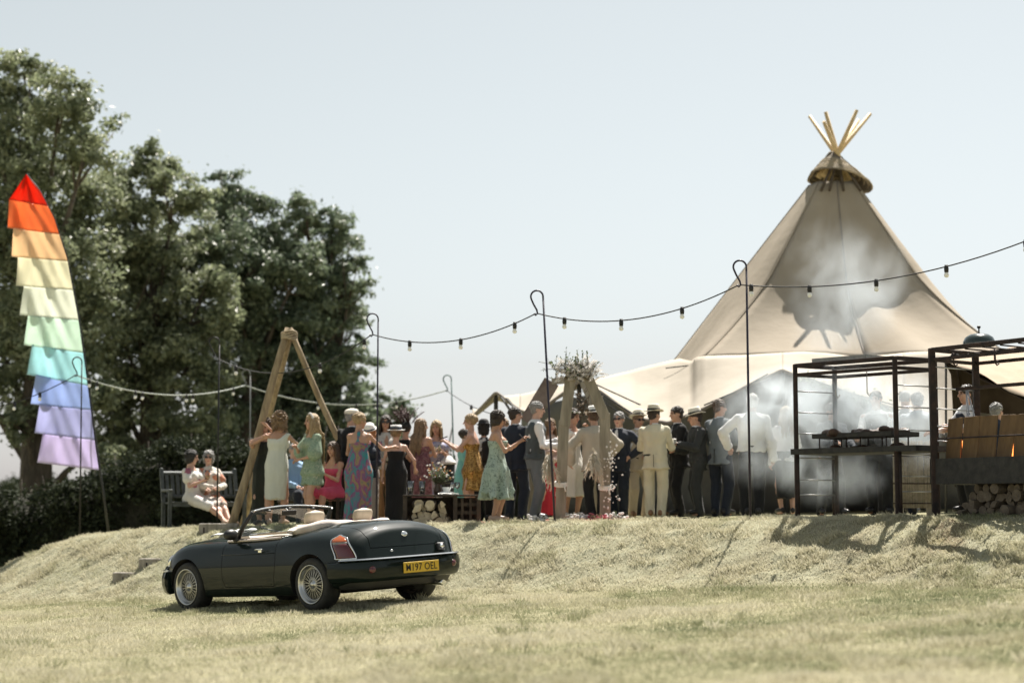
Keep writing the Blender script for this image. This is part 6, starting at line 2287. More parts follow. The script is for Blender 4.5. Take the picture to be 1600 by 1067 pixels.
# --- cooks
G2 = 'cooks working at the grills'
person(1296, 632, 24.2, 15, 'cook in dark clothes bending at the smoking grill', False, 'warm', ('short', 'dark'), ('reach', 'drink'), 'stride', lean=10, wear=(('shirt', NAVY), ('trousers', BLACKW)), shoes=SHB, group=G2)
person(1374, 612, 24.0, -25, 'cook in black with white collar seen over the top tray of the grill', False, 'warm', ('short', 'dark'), ('drink', 'reach'), wear=(('shirt', WHITES, dict(off=.012)), ('waistcoat', BLACKW, dict(neck=.29)), ('trousers', BLACKW)), shoes=SHB, group=G2)
person(1417, 611, 24.6, 160, 'pale-haired guest in white shirt standing behind the smoke', False, 'fair', ('thin', 'grey'), ('down', 'clasp'), wear=(('shirt', WHITES), ('trousers', GREYW)), shoes=SHB)
person(1437, 614, 24.0, 175, 'dark-haired guest in grey-white shirt behind the grill side', False, 'fair', ('short', 'dark'), ('down', 'clasp'), wear=(('shirt', cloth('blue_grey_shirt', (.36, .40, .44)), dict(off=.022)), ('trousers', NAVY)), shoes=SHB, wide=1.08)
person(1513, 603, 22.4, -70, 'cook with short dark hair in white shirt and navy apron behind the wooden boards', False, 'warm', ('short', 'dark'), ('drink', 'reach'), wear=(('shirt', WHITES, dict(sleeve=.8)), ('waistcoat', NAVY, dict(neck=.26)), ('trousers', BLACKW)), shoes=SHB, group=G2)
person(1549, 630, 23.6, 140, 'cook in dark top stooping in the shade of the stretch tent', False, 'warm', ('short', 'grey'), ('drink', 'drink'), lean=12, wear=(('shirt', NAVY), ('trousers', BLACKW)), shoes=SHB, group=G2)
for o, B, H, l in PEOPLE: print('H %.2f' % H, l[:50])
# ------------------------------------------------------------------ things on the terrace
TIMBER = mat('weathered_log', (.20, .15, .09), .85, (.34, .27, .17), 5, .6, 18, stretch=(3, 3, .5))
TIMBER_G = mat('grey_timber', (.20, .18, .15), .85, (.33, .30, .26), 5, .5, 16, stretch=(3, 3, .5))
DARKWOOD = mat('dark_pallet_wood', (.035, .026, .02), .85, (.08, .06, .045), 6, .5, 20)
BENCHW = mat('grey_green_bench', (.040, .048, .046), .7, (.075, .085, .085), 8, .3, 20)
IRON = mat('black_iron', (.014, .014, .016), .5, metal=.4)
RUST = mat('rusty_steel', (.016, .012, .012), .7, (.045, .026, .022), 9, .4, 30, metal=.3)
STEEL = mat('bright_rod', (.42, .42, .43), .35, metal=.9)
CHARRED = mat('charred_steel', (.012, .012, .012), .7, (.03, .028, .026), 12, .4)
CABLE_B = mat('black_cable', (.012, .012, .013), .6)
CABLE_W = mat('pale_cable', (.34, .37, .34), .7)
BULB = mat('white_bulb', (.80, .80, .78), .12, spec=.6, coat=.5)
GLASSC = glass_mat('drinking_glass', (.93, .95, .95), .16)
LOGEND = mat('cut_log', (.46, .38, .26), .8, (.58, .50, .37), 14, .4, 40)
BARKL = mat('log_bark', (.09, .07, .05), .9, (.16, .13, .10), 14, .7, 30)
PAMPAS = mat('pampas_plume', (.62, .56, .46), .9, (.74, .69, .60), 20, .2, trans=.3)
FLW = mat('white_petals', (.74, .72, .70), .7, trans=.3)
FLO = mat('orange_petals', (.50, .26, .10), .7, trans=.3)
FLP = mat('pink_petals', (.52, .13, .16), .7, trans=.3)
TWIG = mat('dry_twigs', (.10, .075, .05), .9)
FEATH = mat('dark_red_feathers', (.035, .012, .014), .7, (.075, .02, .022), 20, .2)
GREENL = mat('cut_foliage', (.07, .10, .045), .6, (.14, .17, .09), 12, trans=.3)


def hit_ground(px, py):
    """where the line of sight through a photograph pixel meets the ground"""
    for D in np.arange(9, 60, .04):
        p = at(px, py, D)
        if p.z < float(gz_at(p.x, p.y)): return p
    return at(px, py, 40)


def gpt(px, D, dz=0.0):
    p = at(px, 700, D); return Vector((p.x, p.y, float(gz_at(p.x, p.y)) + dz))


# ---- timber steps let into the bank
for px0, py, px1, lab in ((176, 911, 300, 'weathered sleeper step at the foot of the bank, lowest of three'), (217, 889, 310, 'weathered sleeper step halfway up the bank left of the car'), (311, 834, 372, 'short sleeper step at the top of the bank behind the car bonnet')):
    a = hit_ground(px0, py)
    L = (px1 - px0) / F_PX * a.y
    o = empty('timber_step', (a.x + L / 2, a.y + .03, a.z + .05), R(-3), lab, 'step', 'sleeper steps up the bank')
    mb = MB(); mb.box((0, 0, .02), (L, .16, .19), bev=.012); mb.build('sleeper', TIMBER_G, o)
    for k in (-.36, .36):
        mb = MB(); mb.tube([(L * k, -.082, -.10), (L * k, -.082, .05)], .012, 6); mb.build('peg', RUST, o)

# ---- bench
bc = gpt(320, 29.2)
bench = empty('garden_bench', bc, R(24), 'grey slatted garden bench with two seated women', 'bench')
W2 = .64
def part(name, fn, m=BENCHW, p=bench):
    mb = MB(); fn(mb); return mb.build(name, m, p)
for s in (1, -1):
    part('leg', lambda mb: mb.box((W2 * s, -.26, .30), (.06, .06, .60), bev=.006))
    part('leg', lambda mb: mb.bar((W2 * s, .22, 0), (W2 * s, .24, .44), .06, .06))
    part('back_post', lambda mb: (mb.bar((W2 * s, .24, .42), (W2 * s, .44, .98), .06, .055), mb.ell((W2 * s, .45, .99), (.035, .035, .03), None, 8)))
    part('armrest', lambda mb: mb.box((W2 * s, -.02, .625), (.07, .60, .04), bev=.01))
for k in range(5): part('seat_slat', lambda mb: mb.box((0, -.26 + k * .115, .425 - k * .004), (2 * W2 - .06, .095, .025), bev=.004))
part('seat_rail', lambda mb: mb.box((0, -.27, .385), (2 * W2 - .07, .04, .06)))
part('top_rail', lambda mb: mb.bar((-W2 + .03, .435, .93), (W2 - .03, .435, .93), .085, .04, up=(0, -.35, 1)))
part('lower_rail', lambda mb: mb.bar((-W2 + .03, .29, .53), (W2 - .03, .29, .53), .06, .035, up=(0, -.35, 1)))
for k in range(13):
    x = -W2 + .09 + k * (2 * W2 - .18) / 12
    part('back_slat', lambda mb: mb.bar((x, .295, .55), (x, .425, .90), .055, .018, up=(0, 1, 0)))

# ---- log tripod
tri = empty('timber_tripod', gpt(452, 27.5), 0, 'tall tripod of three rough logs lashed with rope at the top', 'frame')
to = Vector(tri.location)
topz = at(452, 524, 27.4)
legs = [((362, 832, 26.9), .062), ((588, 812, 27.6), .052), ((380, 815, 30.0), .055)]
for i, ((px, py, d), r) in enumerate(legs):
    f = gpt(px, d, -.03)
    dv = (topz - f).normalized()
    a = topz + dv * .10 + Vector((-.03, .03, .03)[i:i + 1] * 1 + (0, 0)[:2]) if False else topz + dv * .12 + Vector(((-.05, 0, 0), (.06, -.04, 0), (0, .10, 0))[i])
    mb = MB(); pts = []; n = 9
    for k in range(n):
        t = k / (n - 1); q = f.lerp(a, t); q += Vector((math.sin(t * 5 + i), math.cos(t * 4 + i * 2), 0)) * .02 * math.sin(t * 3.1)
        pts.append(q - to)
    mb.tube(pts, [r * (1.08 - .22 * k / (n - 1)) for k in range(n)], 10); mb.build('log', TIMBER, tri)
for k in range(5):
    mb = MB(); c = topz - to + Vector((0, .01, -.06 + k * .028))
    mb.tube([c + Vector((math.cos(a) * .125, math.sin(a) * .125, .015 * math.sin(a * 2 + k))) for a in np.linspace(0, 2 * math.pi, 18)], .014, 6, cap=False); mb.build('rope_lashing', ROPE, tri)

# ---- shepherd's-hook poles and strings of bulbs
HOOKS = {}


def hook_pole(key, px_top, py_top, px_base, D, label, m=IRON, r=.014, w=.085):
    b = gpt(px_base, D, -.05); t = at(px_top, py_top, D)
    o = empty('hook_pole', b, 0, label, 'pole', 'shepherd hook poles for the festoon lights')
    ax = (t - b)
    H = ax.length; ax.normalize()
    top = t - b
    mb = MB(); mb.tube([Vector((0, 0, 0)), ax * (H * .5), ax * (H - .12)], [r, r, r * .85], 8); mb.build('shaft', m, o)
    P = [ax * (H - .13)]
    for a in np.linspace(0, 205, 12):
        P.append(ax * (H - w) + Vector((-w + w * math.cos(R(a)), 0, w * math.sin(R(a)))))
    e = P[-1]
    P += [e + Vector((.03, 0, -.07)), e + Vector((.075, 0, -.15)), e + Vector((.085, 0, -.20)), e + Vector((.06, 0, -.225)), e + Vector((.035, 0, -.20))]
    mb = MB(); mb.tube(P, [r * .8] * len(P), 8); mb.build('hook', m, o)
    HOOKS[key] = b + e + Vector((.06, 0, -.20))
    return o


PURP = mat('dark_pole_paint', (.020, .016, .034), .4, metal=.2)
TEAL = mat('teal_pole_paint', (.05, .12, .11), .5)
hook_pole(1, 128, 558, 128, 30.6, 'dark hook pole standing in front of the rainbow flag')
hook_pole(2, 343, 527, 341, 28.6, 'dark hook pole between the bench and the tripod')
hook_pole(3, 391, 578, 392, 35.5, 'thin pale hook pole behind the log tripod', mat('grey_pole_paint', (.16, .17, .17), .5), .013)
hook_pole(4, 591, 490, 589, 25.6, 'dark hook pole in front of the woman in the boater', PURP)
hook_pole(5, 705, 586, 712, 36, 'teal hook pole far behind the table', TEAL, .016)
hook_pole(6, 848, 454, 867, 23.5, 'leaning dark hook pole just left of the flower arch', PURP, .016)
hook_pole(7, 1166, 407, 1171, 22.0, 'tallest dark hook pole in front of the white-haired man', PURP, .016)


def festoon(a, b, sag, ts, label, m=CABLE_B, r=.009, bulbs=True, side=1):
    a, b = Vector(a), Vector(b)
    o = empty('festoon_lights', a, 0, label, 'string lights', 'strings of festoon bulbs')
    def pt(t): q = a.lerp(b, t); q.z -= sag * 4 * t * (1 - t); return q - a
    n = 26
    mb = MB(); mb.tube([pt(t) for t in np.linspace(0, 1, n)], r, 5); mb.build('cable', m, o)
    for i, t in enumerate(ts):
        p = pt(t)
        mb = MB(); mb.tube([p + Vector((0, 0, .02)), p - Vector((0, 0, .03)), p - Vector((0, 0, .075))], [.022, .030, .026], 8); s = mb.build('socket', CABLE_B, o)
        if bulbs:
            mb = MB(); mb.lathe([(.016, 0), (.020, -.015), (.030, -.035), (.031, -.052), (.024, -.07), (.0, -.08)], p - Vector((0, 0, .062)), 12); mb.build('bulb', BULB, s)
    return o


festoon(at(-30, 640, 30.2), HOOKS[1], .10, (.35, .62), 'short string of bulbs crossing the lower half of the flag')
festoon(HOOKS[1], HOOKS[3], .28, (.07, .11, .32, .36, .62, .66, .92), 'pale string of bulbs between the flag and the log tripod', CABLE_W, .013)
festoon(HOOKS[2], HOOKS[4], .42, (.16, .41, .70, .96), 'dark string of bulbs passing behind the top of the tripod')
festoon(HOOKS[3], HOOKS[5], .36, (.12, .36, .55, .75), 'pale string of bulbs against the trees behind the guests', CABLE_W, .013)
festoon(HOOKS[4] + Vector((.03, 0, 0)), HOOKS[6], .24, (.24, .56, .88), 'dark string of bulbs against the sky above the middle guests')
festoon(HOOKS[6] + Vector((.03, 0, 0)), HOOKS[7], .26, (.14, .43, .73), 'dark string of bulbs against the sky left of the tipi')
festoon(HOOKS[7] + Vector((.03, 0, 0)), at(1720, 325, 20.5), .33, (.03, .20, .39, .585, .80), 'dark string of bulbs crossing the front of the tipi')
festoon(HOOKS[5], at(766, 646, 31.6), .05, (.6,), 'short string running from the teal pole to the tent', CABLE_B, .008, False)

# ---- rainbow feather flag
FD = 31.0
fb = gpt(170, FD)
flag = empty('feather_flag', fb, 0, 'tall rainbow feather banner with ten stepped stripes on a bent pole', 'flag')
fpole = [(170, 835), (161, 765), (151, 700), (138, 600), (124, 500), (106, 405), (85, 340), (63, 298), (41, 271)]
mb = MB(); mb.tube([at(x, y, FD) - fb for x, y in fpole], [.022, .021, .02, .018, .016, .013, .011, .009, .007], 8); mb.build('pole', mat('flag_pole', (.012, .013, .012), .5), flag)


def pole_x(y): return float(np.interp(y, [p[1] for p in fpole][::-1], [p[0] for p in fpole][::-1]))


FCOL = [(.80, .09, .045), (.90, .36, .17), (.90, .72, .52), (.88, .86, .72), (.87, .89, .81), (.76, .88, .79), (.60, .84, .87), (.54, .63, .87), (.61, .62, .82), (.75, .69, .88)]
FNAME = ['red', 'orange', 'peach', 'cream', 'ivory', 'mint', 'turquoise', 'cornflower', 'lavender', 'violet']
FL = [((41, 272), (14, 312)), ((14, 311), (12, 356)), ((21, 356), (18, 401)), ((28, 401), (25, 446)), ((37, 447), (31, 492)), ((44, 493), (37, 539)), ((50, 538), (42, 585)), ((56, 585), (48, 631)), ((62, 632), (54, 676)), ((67, 677), (58, 722))]
RB = [322, 366, 408, 453, 500, 551, 602, 640, 687, 734]
prevr = 272
for i in range(10):
    m = mat('flag_' + FNAME[i], FCOL[i], .55, tuple(c * .94 for c in FCOL[i]), 3, .35, 10, trans=.66, spec=.2)
    (x0, y0), (x1, y1) = FL[i]
    nu, nv = 34, 14
    V = []
    for a in range(nu):
        u = a / (nu - 1)
        for b in range(nv):
            v = b / (nv - 1)
            yl = y0 + (y1 - y0) * v; xl = x0 + (x1 - x0) * v
            yr = prevr + (RB[i] - prevr) * v; xr = pole_x(yr) - 1
            px = xl + (xr - xl) * u; py = yl + (yr - yl) * u
            w = (1 - u) ** .8
            d = FD + .02 + w * (.16 * math.sin(py * .020 + u * 4.0) + .06 * math.sin(py * .05 - u * 11) + .035 * math.sin(u * 19 + py * .045)) + .022 * math.sin((u * 26 - py * .11) + i) * (1 - u) * u * 3 + (.012 if v > .9 else 0) * 0
            V.append(at(px, py, d) - fb)
    F = [(a * nv + b, (a + 1) * nv + b, (a + 1) * nv + b + 1, a * nv + b + 1) for a in range(nu - 1) for b in range(nv - 1)]
    s_ = link('stripe', mesh_np('stripe', [tuple(q) for q in V], F, [m]), None, flag)
    s_['label'] = FNAME[i] + ' stripe'
    md = s_.modifiers.new('t', 'SOLIDIFY'); md.thickness = .003
    mb = MB(); mb.tube([V[a * nv + nv - 1] + Vector((0, -.004, 0)) for a in range(nu)], .006, 5); mb.build('hem', mat('flag_hem_' + FNAME[i], tuple(c * .7 for c in FCOL[i]), .6), s_)
    prevr = RB[i]

# ---- hexagon flower arch
AD = 25.1
ab = gpt(908, AD)
arch = empty('wedding_arch', ab, 0, 'weathered timber hexagon arch dressed with dried flowers and pampas grass', 'arch')
def W(px, py, d=AD): return at(px, py, d) - ab
PALEW = mat('pale_weathered_timber', (.20, .18, .14), .85, (.31, .28, .225), 5, .5, 16, stretch=(3, 3, .5))
def beam(name, a, b, w=.155, t=.06, m=PALEW): mb = MB(); mb.bar(a, b, w, t, up=(0, 1, 0), bev=.006); return mb.build(name, m, arch)
fl = W(875, 700); fl.z = -.03; fr = W(945, 700); fr.z = -.03
beam('post', fl, W(881, 657)); beam('post', fr, W(945, 645))
yo = Vector((0, -.006, 0))
beam('sloping_arm', W(882, 666) + yo, W(893, 577) + yo, .158, .066); beam('sloping_arm', W(946, 654) + yo, W(913, 577) + yo, .158, .066)
beam('top_beam', W(884, 574) + yo * 2, W(920, 574) + yo * 2, .10, .072)
B2 = AD + 2.3
beam('back_post', W(832, 815, B2), W(828, 664, B2)); beam('back_post', W(930, 812, B2), W(935, 650, B2))
beam('sloping_arm', W(824, 660, B2), W(862, 596, B2), .26, .05, mat('brown_board', (.13, .10, .085), .85, (.20, .16, .135), 6, .4, 20)); beam('sloping_arm', W(935, 650, B2), W(908, 590, B2), .12)
beam('top_beam', W(862, 596, B2), W(910, 592, B2), .10)
beam('floor_beam', Vector((fl.x, fl.y - .02, .05)), Vector((fr.x, fr.y - .02, .05)), .06, .08)
for x, py in ((876, 758), (945, 763)):
    c = W(x, py); mb = MB()
    for k in range(3): mb.tube([c + Vector((math.cos(a) * .085, math.sin(a) * .05, .02 * k + .02 * math.sin(a))) for a in np.linspace(0, 2 * math.pi, 14)], .016, 6, cap=False)
    mb.tube([c + Vector((.05, -.05, 0)), c + Vector((.07, -.07, -.09))], .012, 5); mb.build('rag_tie', WHITE_CL, arch)


def plume(mb, base, d, L, r, n=80):
    """feathery grass plume: fine hairs round a bending stem"""
    d = Vector(d).normalized()
    for k in range(n):
        t = k / n; p = Vector(base) + d * L * t + Vector((0, 0, -.18 * L * t * t))
        e = Vector(rng.normal(size=3)) ; e = (e - d * e.dot(d) * .3).normalized()
        ln = r * (1.1 - abs(t - .4)) * rng.uniform(.6, 1.2)
        q = p + e * ln * .8 + d * ln * .9 - Vector((0, 0, ln * .35))
        w = e.cross(d).normalized() * .010
        mb.add([p - w, p + w, q], [(0, 1, 2)])


def sprig(mb, base, d, L, n=10, leaf=.05, spread=.5):
    d = Vector(d).normalized()
    mb.tube([base, Vector(base) + d * L * .5, Vector(base) + d * L + Vector((0, 0, -.05 * L))], [.006, .004, .002], 4, m=0)
    for k in range(n):
        t = .25 + .75 * k / n; p = Vector(base) + d * L * t
        e = (d + Vector(rng.normal(size=3)) * spread * 1.6).normalized(); w = e.cross(Vector((0, 0, 1)))
        w = (w.normalized() if w.length > .01 else Vector((1, 0, 0))) * leaf * .3
        q = p + e * leaf * rng.uniform(.7, 1.3)
        mb.add([p, p.lerp(q, .5) + w, q, p.lerp(q, .5) - w], [(0, 1, 2, 3)], 1)


mb = MB()
for k in range(46):
    b = W(rng.uniform(868, 924), rng.uniform(572, 596), AD - .05)
    sprig(mb, b, (rng.normal() * .7 - .1, rng.normal() * .4 - .15, rng.uniform(-.1, 1.1)), rng.uniform(.16, .38), 10, .045)
mb.build('greenery', [TWIG, GREENL], arch, 'stuff')
mb = MB()
for k in range(95):
    b = W(rng.uniform(868, 930), rng.uniform(570, 596), AD - .06)
    plume(mb, b, (rng.normal() * .7 + .1, rng.normal() * .5 - .25, rng.uniform(-.1, 1)), rng.uniform(.10, .26), .05, 30)
mb.build('dried_flowers', [FLW], arch, 'stuff')
mb = MB()
for k in range(26):
    t = k / 25
    b = W(882 + 50 * t, 590 + 40 * abs(math.sin(t * 3.1)), AD + .25)
    sprig(mb, b, (rng.normal() * .5, rng.normal() * .4, -rng.uniform(.2, 1)), rng.uniform(.2, .4), 9, .05)
mb.build('hanging_twigs', [TWIG, TWIG], arch, 'stuff')
for (px, py, d, n_, L) in ((928, 708, AD - .1, 9, .34), (857, 712, AD - .12, 9, .36)):
    mb = MB()
    for k in range(n_): plume(mb, W(px + rng.normal() * 3, py + rng.normal() * 4, d), (rng.normal() * .25 + .15, rng.normal() * .3 - .2, -1 + rng.normal() * .3), L * rng.uniform(.7, 1.2), .09, 70)
    mb.build('pampas_bunch', PAMPAS, arch)
mb = MB()
for k in range(70):
    t = rng.random(); b = W(955 + rng.normal() * (3 + 5 * abs(math.sin(t * 9))), 690 + 105 * t, AD - .1 + rng.normal() * .03); q_ = rng.uniform(.006, .018)
    mb.ell(b, (q_, q_ * .7, q_ * rng.uniform(.6, 1.4)), None, 6)
mb.build('flower_garland', FLW, arch, 'stuff')
# petals and posies at its foot
for k, (px, m, lab) in enumerate(((905, FLW, 'white posy at the foot of the arch, under its left side'), (936, FLP, 'pink and red posy at the foot of the arch'), (963, FLW, 'white posy right of the arch foot'), (838, FLW, 'small white posy by the grey-trousered man'))):
    p = gpt(px, AD - .55)
    mb = MB()
    for q in range(46): mb.ell((max(-.15, min(.15, rng.normal() * .075)), max(-.09, min(.09, rng.normal() * .045)), .03 + min(.08, abs(rng.normal()) * .03)), (.026, .022, .02), None, 6)
    for q in range(12): sprig(mb, Vector((rng.normal() * .06, rng.normal() * .03, .01)), (rng.normal(), rng.normal() * .4, .5), .12, 6, .04)
    o = mb.build('posy', [m, GREENL], None); o.location = p
    tag(o, lab, 'flowers', 'posies round the arch')

# ---- rugs at the terrace edge
RUG = print_mat('red_patterned_rug', [(.40, .15, .11), (.50, .25, .18), (.32, .10, .08), (.55, .36, .27)], 9, .95, stops=[0, .3, .55, .8], seed=12)
for (x0, x1, d0, d1, lab) in ((-1.2, .55, 24.95, 26.2, 'red patterned rug laid before the log table'), (.75, 2.0, 23.8, 25.2, 'red patterned rug laid before the arch')):
    nu, nv = 30, 20; V = []
    for i in range(nu):
        for j in range(nv):
            x = x0 + (x1 - x0) * i / (nu - 1); y = d0 + (d1 - d0) * j / (nv - 1)
            V.append((x, y, float(gz_at(x, y)) + .022))
    F = [(i * nv + j, (i + 1) * nv + j, (i + 1) * nv + j + 1, i * nv + j + 1) for i in range(nu - 1) for j in range(nv - 1)]
    o = link('rug', mesh_np('rug', V, F, [RUG])); md = o.modifiers.new('t', 'SOLIDIFY'); md.thickness = .012
    tag(o, lab, 'rug', 'rugs on the terrace')

# ---- pallet table with logs underneath
tb = gpt(690, 25.4)
table = empty('pallet_table', tb, R(4), 'low dark pallet table with split logs stored underneath', 'table')
TWd, TH = 1.14, .43
for k in range(5): part('top_plank', lambda mb: mb.box((0, -.26 + k * .13, TH), (TWd, .115, .024), bev=.004), DARKWOOD, table)
for s in (-1, .36, 1):
    part('side_panel', lambda mb: [mb.box((s * (TWd / 2 - .03), 0, .05 + q * .125), (.05, .56, .075)) for q in range(3)] and mb.box((s * (TWd / 2 - .03), -.27, TH / 2), (.06, .05, TH - .03)), DARKWOOD, table)
for q in range(3): part('shelf_slat', lambda mb: mb.box((.385, -.22, .06 + q * .12), (.36, .03, .05)), DARKWOOD, table)
for q in range(2): part('shelf_upright', lambda mb: mb.box((.30 + q * .12, -.245, .20), (.035, .02, .38)), DARKWOOD, table)
part('back_panel', lambda mb: mb.box((0, .27, .21), (TWd - .06, .02, .38)), DARKWOOD, table)


def log_mesh(name, r, L, seed):
    """split log: wedge section with a bark side and pale cut faces"""
    rg = np.random.default_rng(seed)
    n = 10; a0 = rg.uniform(0, 6.28); sec = rg.choice([1.6, 2.4, 3.3, 6.28], p=[.3, .3, .2, .2])
    P = []
    if sec < 6:
        P.append((0, 0)); 
        for a in np.linspace(0, sec, n): P.append((r * math.cos(a0 + a) * rg.uniform(.93, 1.05), r * math.sin(a0 + a) * rg.uniform(.93, 1.05)))
    else:
        for a in np.linspace(0, 6.28, n + 1)[:-1]: P.append((r * .8 * math.cos(a) * rg.uniform(.93, 1.05), r * .8 * math.sin(a) * rg.uniform(.93, 1.05)))
    cx = np.mean([p[0] for p in P]); cz = np.mean([p[1] for p in P])
    k = len(P)
    V = [(x - cx, -L / 2, z - cz) for x, z in P] + [(x - cx, L / 2, z - cz) for x, z in P]
    F = [tuple(range(k)), tuple(range(k, 2 * k))[::-1]] + [(i, k + i, k + (i + 1) % k, (i + 1) % k) for i in range(k)]
    mi = [0, 0] + [(0 if (sec < 6 and i in (0, k - 1)) else 1) for i in range(k)]
    me = mesh_np(name, V, F, [LOGEND, BARKL], mi, smooth=False)
    return me


LOGS = [log_mesh('split_log', r, .42, i) for i, r in enumerate((.085, .075, .095, .08, .07, .09, .10, .078))]
Mt = table.matrix_basis
LOGS_SHADED = []  # same logs again, shade under the trough put into darker colours
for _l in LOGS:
    _c = _l.copy(); _c.materials.clear(); _c.materials.append(mat('shaded_log_end', (.10, .08, .06), .85, (.16, .13, .10), 14, .4, 40)); _c.materials.append(mat('shaded_log_bark', (.03, .025, .02), .9)); LOGS_SHADED.append(_c)


def place_logs(origin, rz, cols, rows_n, dx, dz, lab, group, taper=.5, seed=0, LOGS=LOGS):
    rg = np.random.default_rng(seed); k = 0
    M = Matrix.Rotation(rz, 3, 'Z')
    for r in range(rows_n):
        c = int(round(cols - taper * r))
        for i in range(c):
            me = LOGS[int(rg.integers(len(LOGS)))]
            o = bpy.data.objects.new('split_log', me); COL.objects.link(o)
            p = Vector(((i - (c - 1) / 2) * dx + rg.normal() * .012, rg.normal() * .04, .055 + r * dz + rg.normal() * .006))
            o.location = Vector(origin) + M @ p
            o.rotation_euler = (rg.normal() * .05, rg.uniform(0, 6.28), rz + rg.normal() * .09)
            tag(o, lab, 'log', group)


place_logs(tb + Vector((-.20, -.05, 0)), R(4), 6, 4, .105, .082, 'pale split log stacked under the pallet table', 'split logs under the table', .8, 3)
# things on the table
def tumbler(p, lab, r=.042, h=.16, wine=False):
    if wine:
        o = empty('wine_glass', p, 0, lab, 'glass', 'glasses on the pallet table')
        mb = MB(); mb.lathe([(.0, .004), (.035, .004), (.035, 0)], (0, 0, 0), 14); mb.tube([(0, 0, .003), (0, 0, .085)], .004, 6); mb.build('stem', GLASSC, o)
        mb = MB(); mb.lathe([(.004, .085), (.030, .10), (.040, .135), (.034, .185), (.032, .185), (.038, .135), (.028, .105), (.0, .092)], (0, 0, 0), 14); mb.build('bowl', GLASSC, o)
    else:
        o = empty('tumbler', p, 0, lab, 'glass', 'glasses on the pallet table')
        mb = MB(); mb.lathe([(0, .004), (r * .8, .004), (r, h), (r - .004, h), (r * .8 - .004, .012), (0, .012)], (0, 0, 0), 14); mb.build('glass_wall', GLASSC, o)
        mb = MB(); mb.lathe([(0, .013), (r * .76, .013), (r * .86, h * .55), (0, h * .55)], (0, 0, 0), 12); mb.build('water', glass_mat('water', (.88, .92, .92), .2) if 'water_m' not in globals() else water_m, o)
ttop = TH + .013
def ton(px, dy): 
    p = gpt(px, 25.4 + dy); return Vector((p.x, p.y, tb.z + ttop))
tumbler(ton(642, -.12), 'tall tumbler at the left end of the table', .05, .20)
tumbler(ton(660, -.05), 'second tumbler from the left on the table', .05, .20)
tumbler(ton(707, -.1), 'wine glass next to the white napkin', wine=True)
tumbler(ton(715, -.02), 'wine glass at the right end of the table', wine=True)
o = empty('flower_vase', ton(684, .05), 0, 'dark vase of orange and cream flowers on the table', 'vase')
mb = MB(); mb.lathe([(0, 0), (.05, 0), (.06, .06), (.035, .15), (.042, .17), (.036, .17), (.03, .15), (0, .02)], (0, 0, 0), 16); mb.build('vase', mat('brown_glaze', (.05, .03, .02), .3), o)
mb = MB()
for k in range(40): sprig(mb, Vector((0, 0, .14)), (rng.normal() * .6, rng.normal() * .5, rng.uniform(.4, 1.2)), rng.uniform(.15, .34), 7, .05)
mb.build('stems', [TWIG, GREENL], o, 'stuff')
mb = MB()
for k in range(46):
    d = Vector((rng.normal() * .55, rng.normal() * .5, rng.uniform(.4, 1.2))).normalized() * rng.uniform(.2, .36); mb.ell(Vector((0, 0, .14)) + d, (.017, .017, .014), None, 7, 0 if k % 2 else 1)
mb.build('blooms', [FLO, FLW], o, 'stuff')
mb = MB(); mb.lathe([(0, 0), (.10, 0), (.12, .03), (.05, .05), (.075, .11), (.065, .11), (.03, .055), (0, .05)], (0, 0, 0), 18)
o = mb.build('white_bowl', mat('white_china', (.75, .75, .74), .25), None); o.location = ton(698, -.08); tag(o, 'white footed bowl on the table beside the vase', 'bowl')
mb = MB(); mb.tube([(0, 0, 0), (0, 0, .18)], .035, 12)
V = []; 
for i in range(12):
    for j in range(8): V.append((-.15 + .3 * i / 11, -.09 + .18 * j / 7, .004 + .02 * float(vnoise(i * .9, j * .9))))
mb = MB(); mb.add(V, [(i * 8 + j, (i + 1) * 8 + j, (i + 1) * 8 + j + 1, i * 8 + j + 1) for i in range(11) for j in range(7)], 0, True); o = mb.build('napkin', WHITE_CL, None); o.location = ton(701, -.2); tag(o, 'crumpled white napkin on the front edge of the table', 'napkin')
# tall dark cocktail table with a cloth
p = gpt(700, 28.6); o = empty('cocktail_table', p, 0, 'slim black cocktail table with a white cloth behind the pallet table', 'table')
mb = MB(); mb.lathe([(0, 0), (.24, 0), (.24, .03), (.06, .05), (.06, .98), (.0, .98)], (0, 0, 0), 18); mb.lathe([(.085, .05), (.10, .5), (.12, .98), (.0, .98)], (0, 0, 0), 18); mb.build('pedestal', BLACK, o)
mb = MB(); mb.lathe([(0, 1.10), (.05, 1.09), (.13, .99), (.15, .96), (.13, .95), (0, .95)], (0, 0, 0), 24); mb.build('table_top', WHITE_CL, o)

# ---- things held
def phone(o, B, i, lab, tilt=50, yaw=0):
    h = world_hand(o, B, i, .10)
    mb = MB(); mb.box((0, 0, 0), (.075, .155, .010), bev=.004)
    q = mb.build('phone_case', BLACK, None); q.name = 'mobile_phone'
    q.location = h + Vector((0, 0, .02)); q.rotation_euler = (R(tilt), 0, o.rotation_euler.z + R(yaw))
    mb = MB(); mb.box((0, 0, .0065), (.066, .142, .002)); mb.build('screen', mat('phone_screen', (.02, .022, .026), .1), q)
    tag(q, lab, 'phone')


def find(s): return next((o, B) for o, B, H, l in PEOPLE if s in l)


o, B = find('sage lace'); phone(o, B, 1, 'dark phone held out by the woman in the lace dress', 40)
o, B = find('gold sequin'); phone(o, B, 1, 'dark phone held up by the woman in the gold dress', 25)


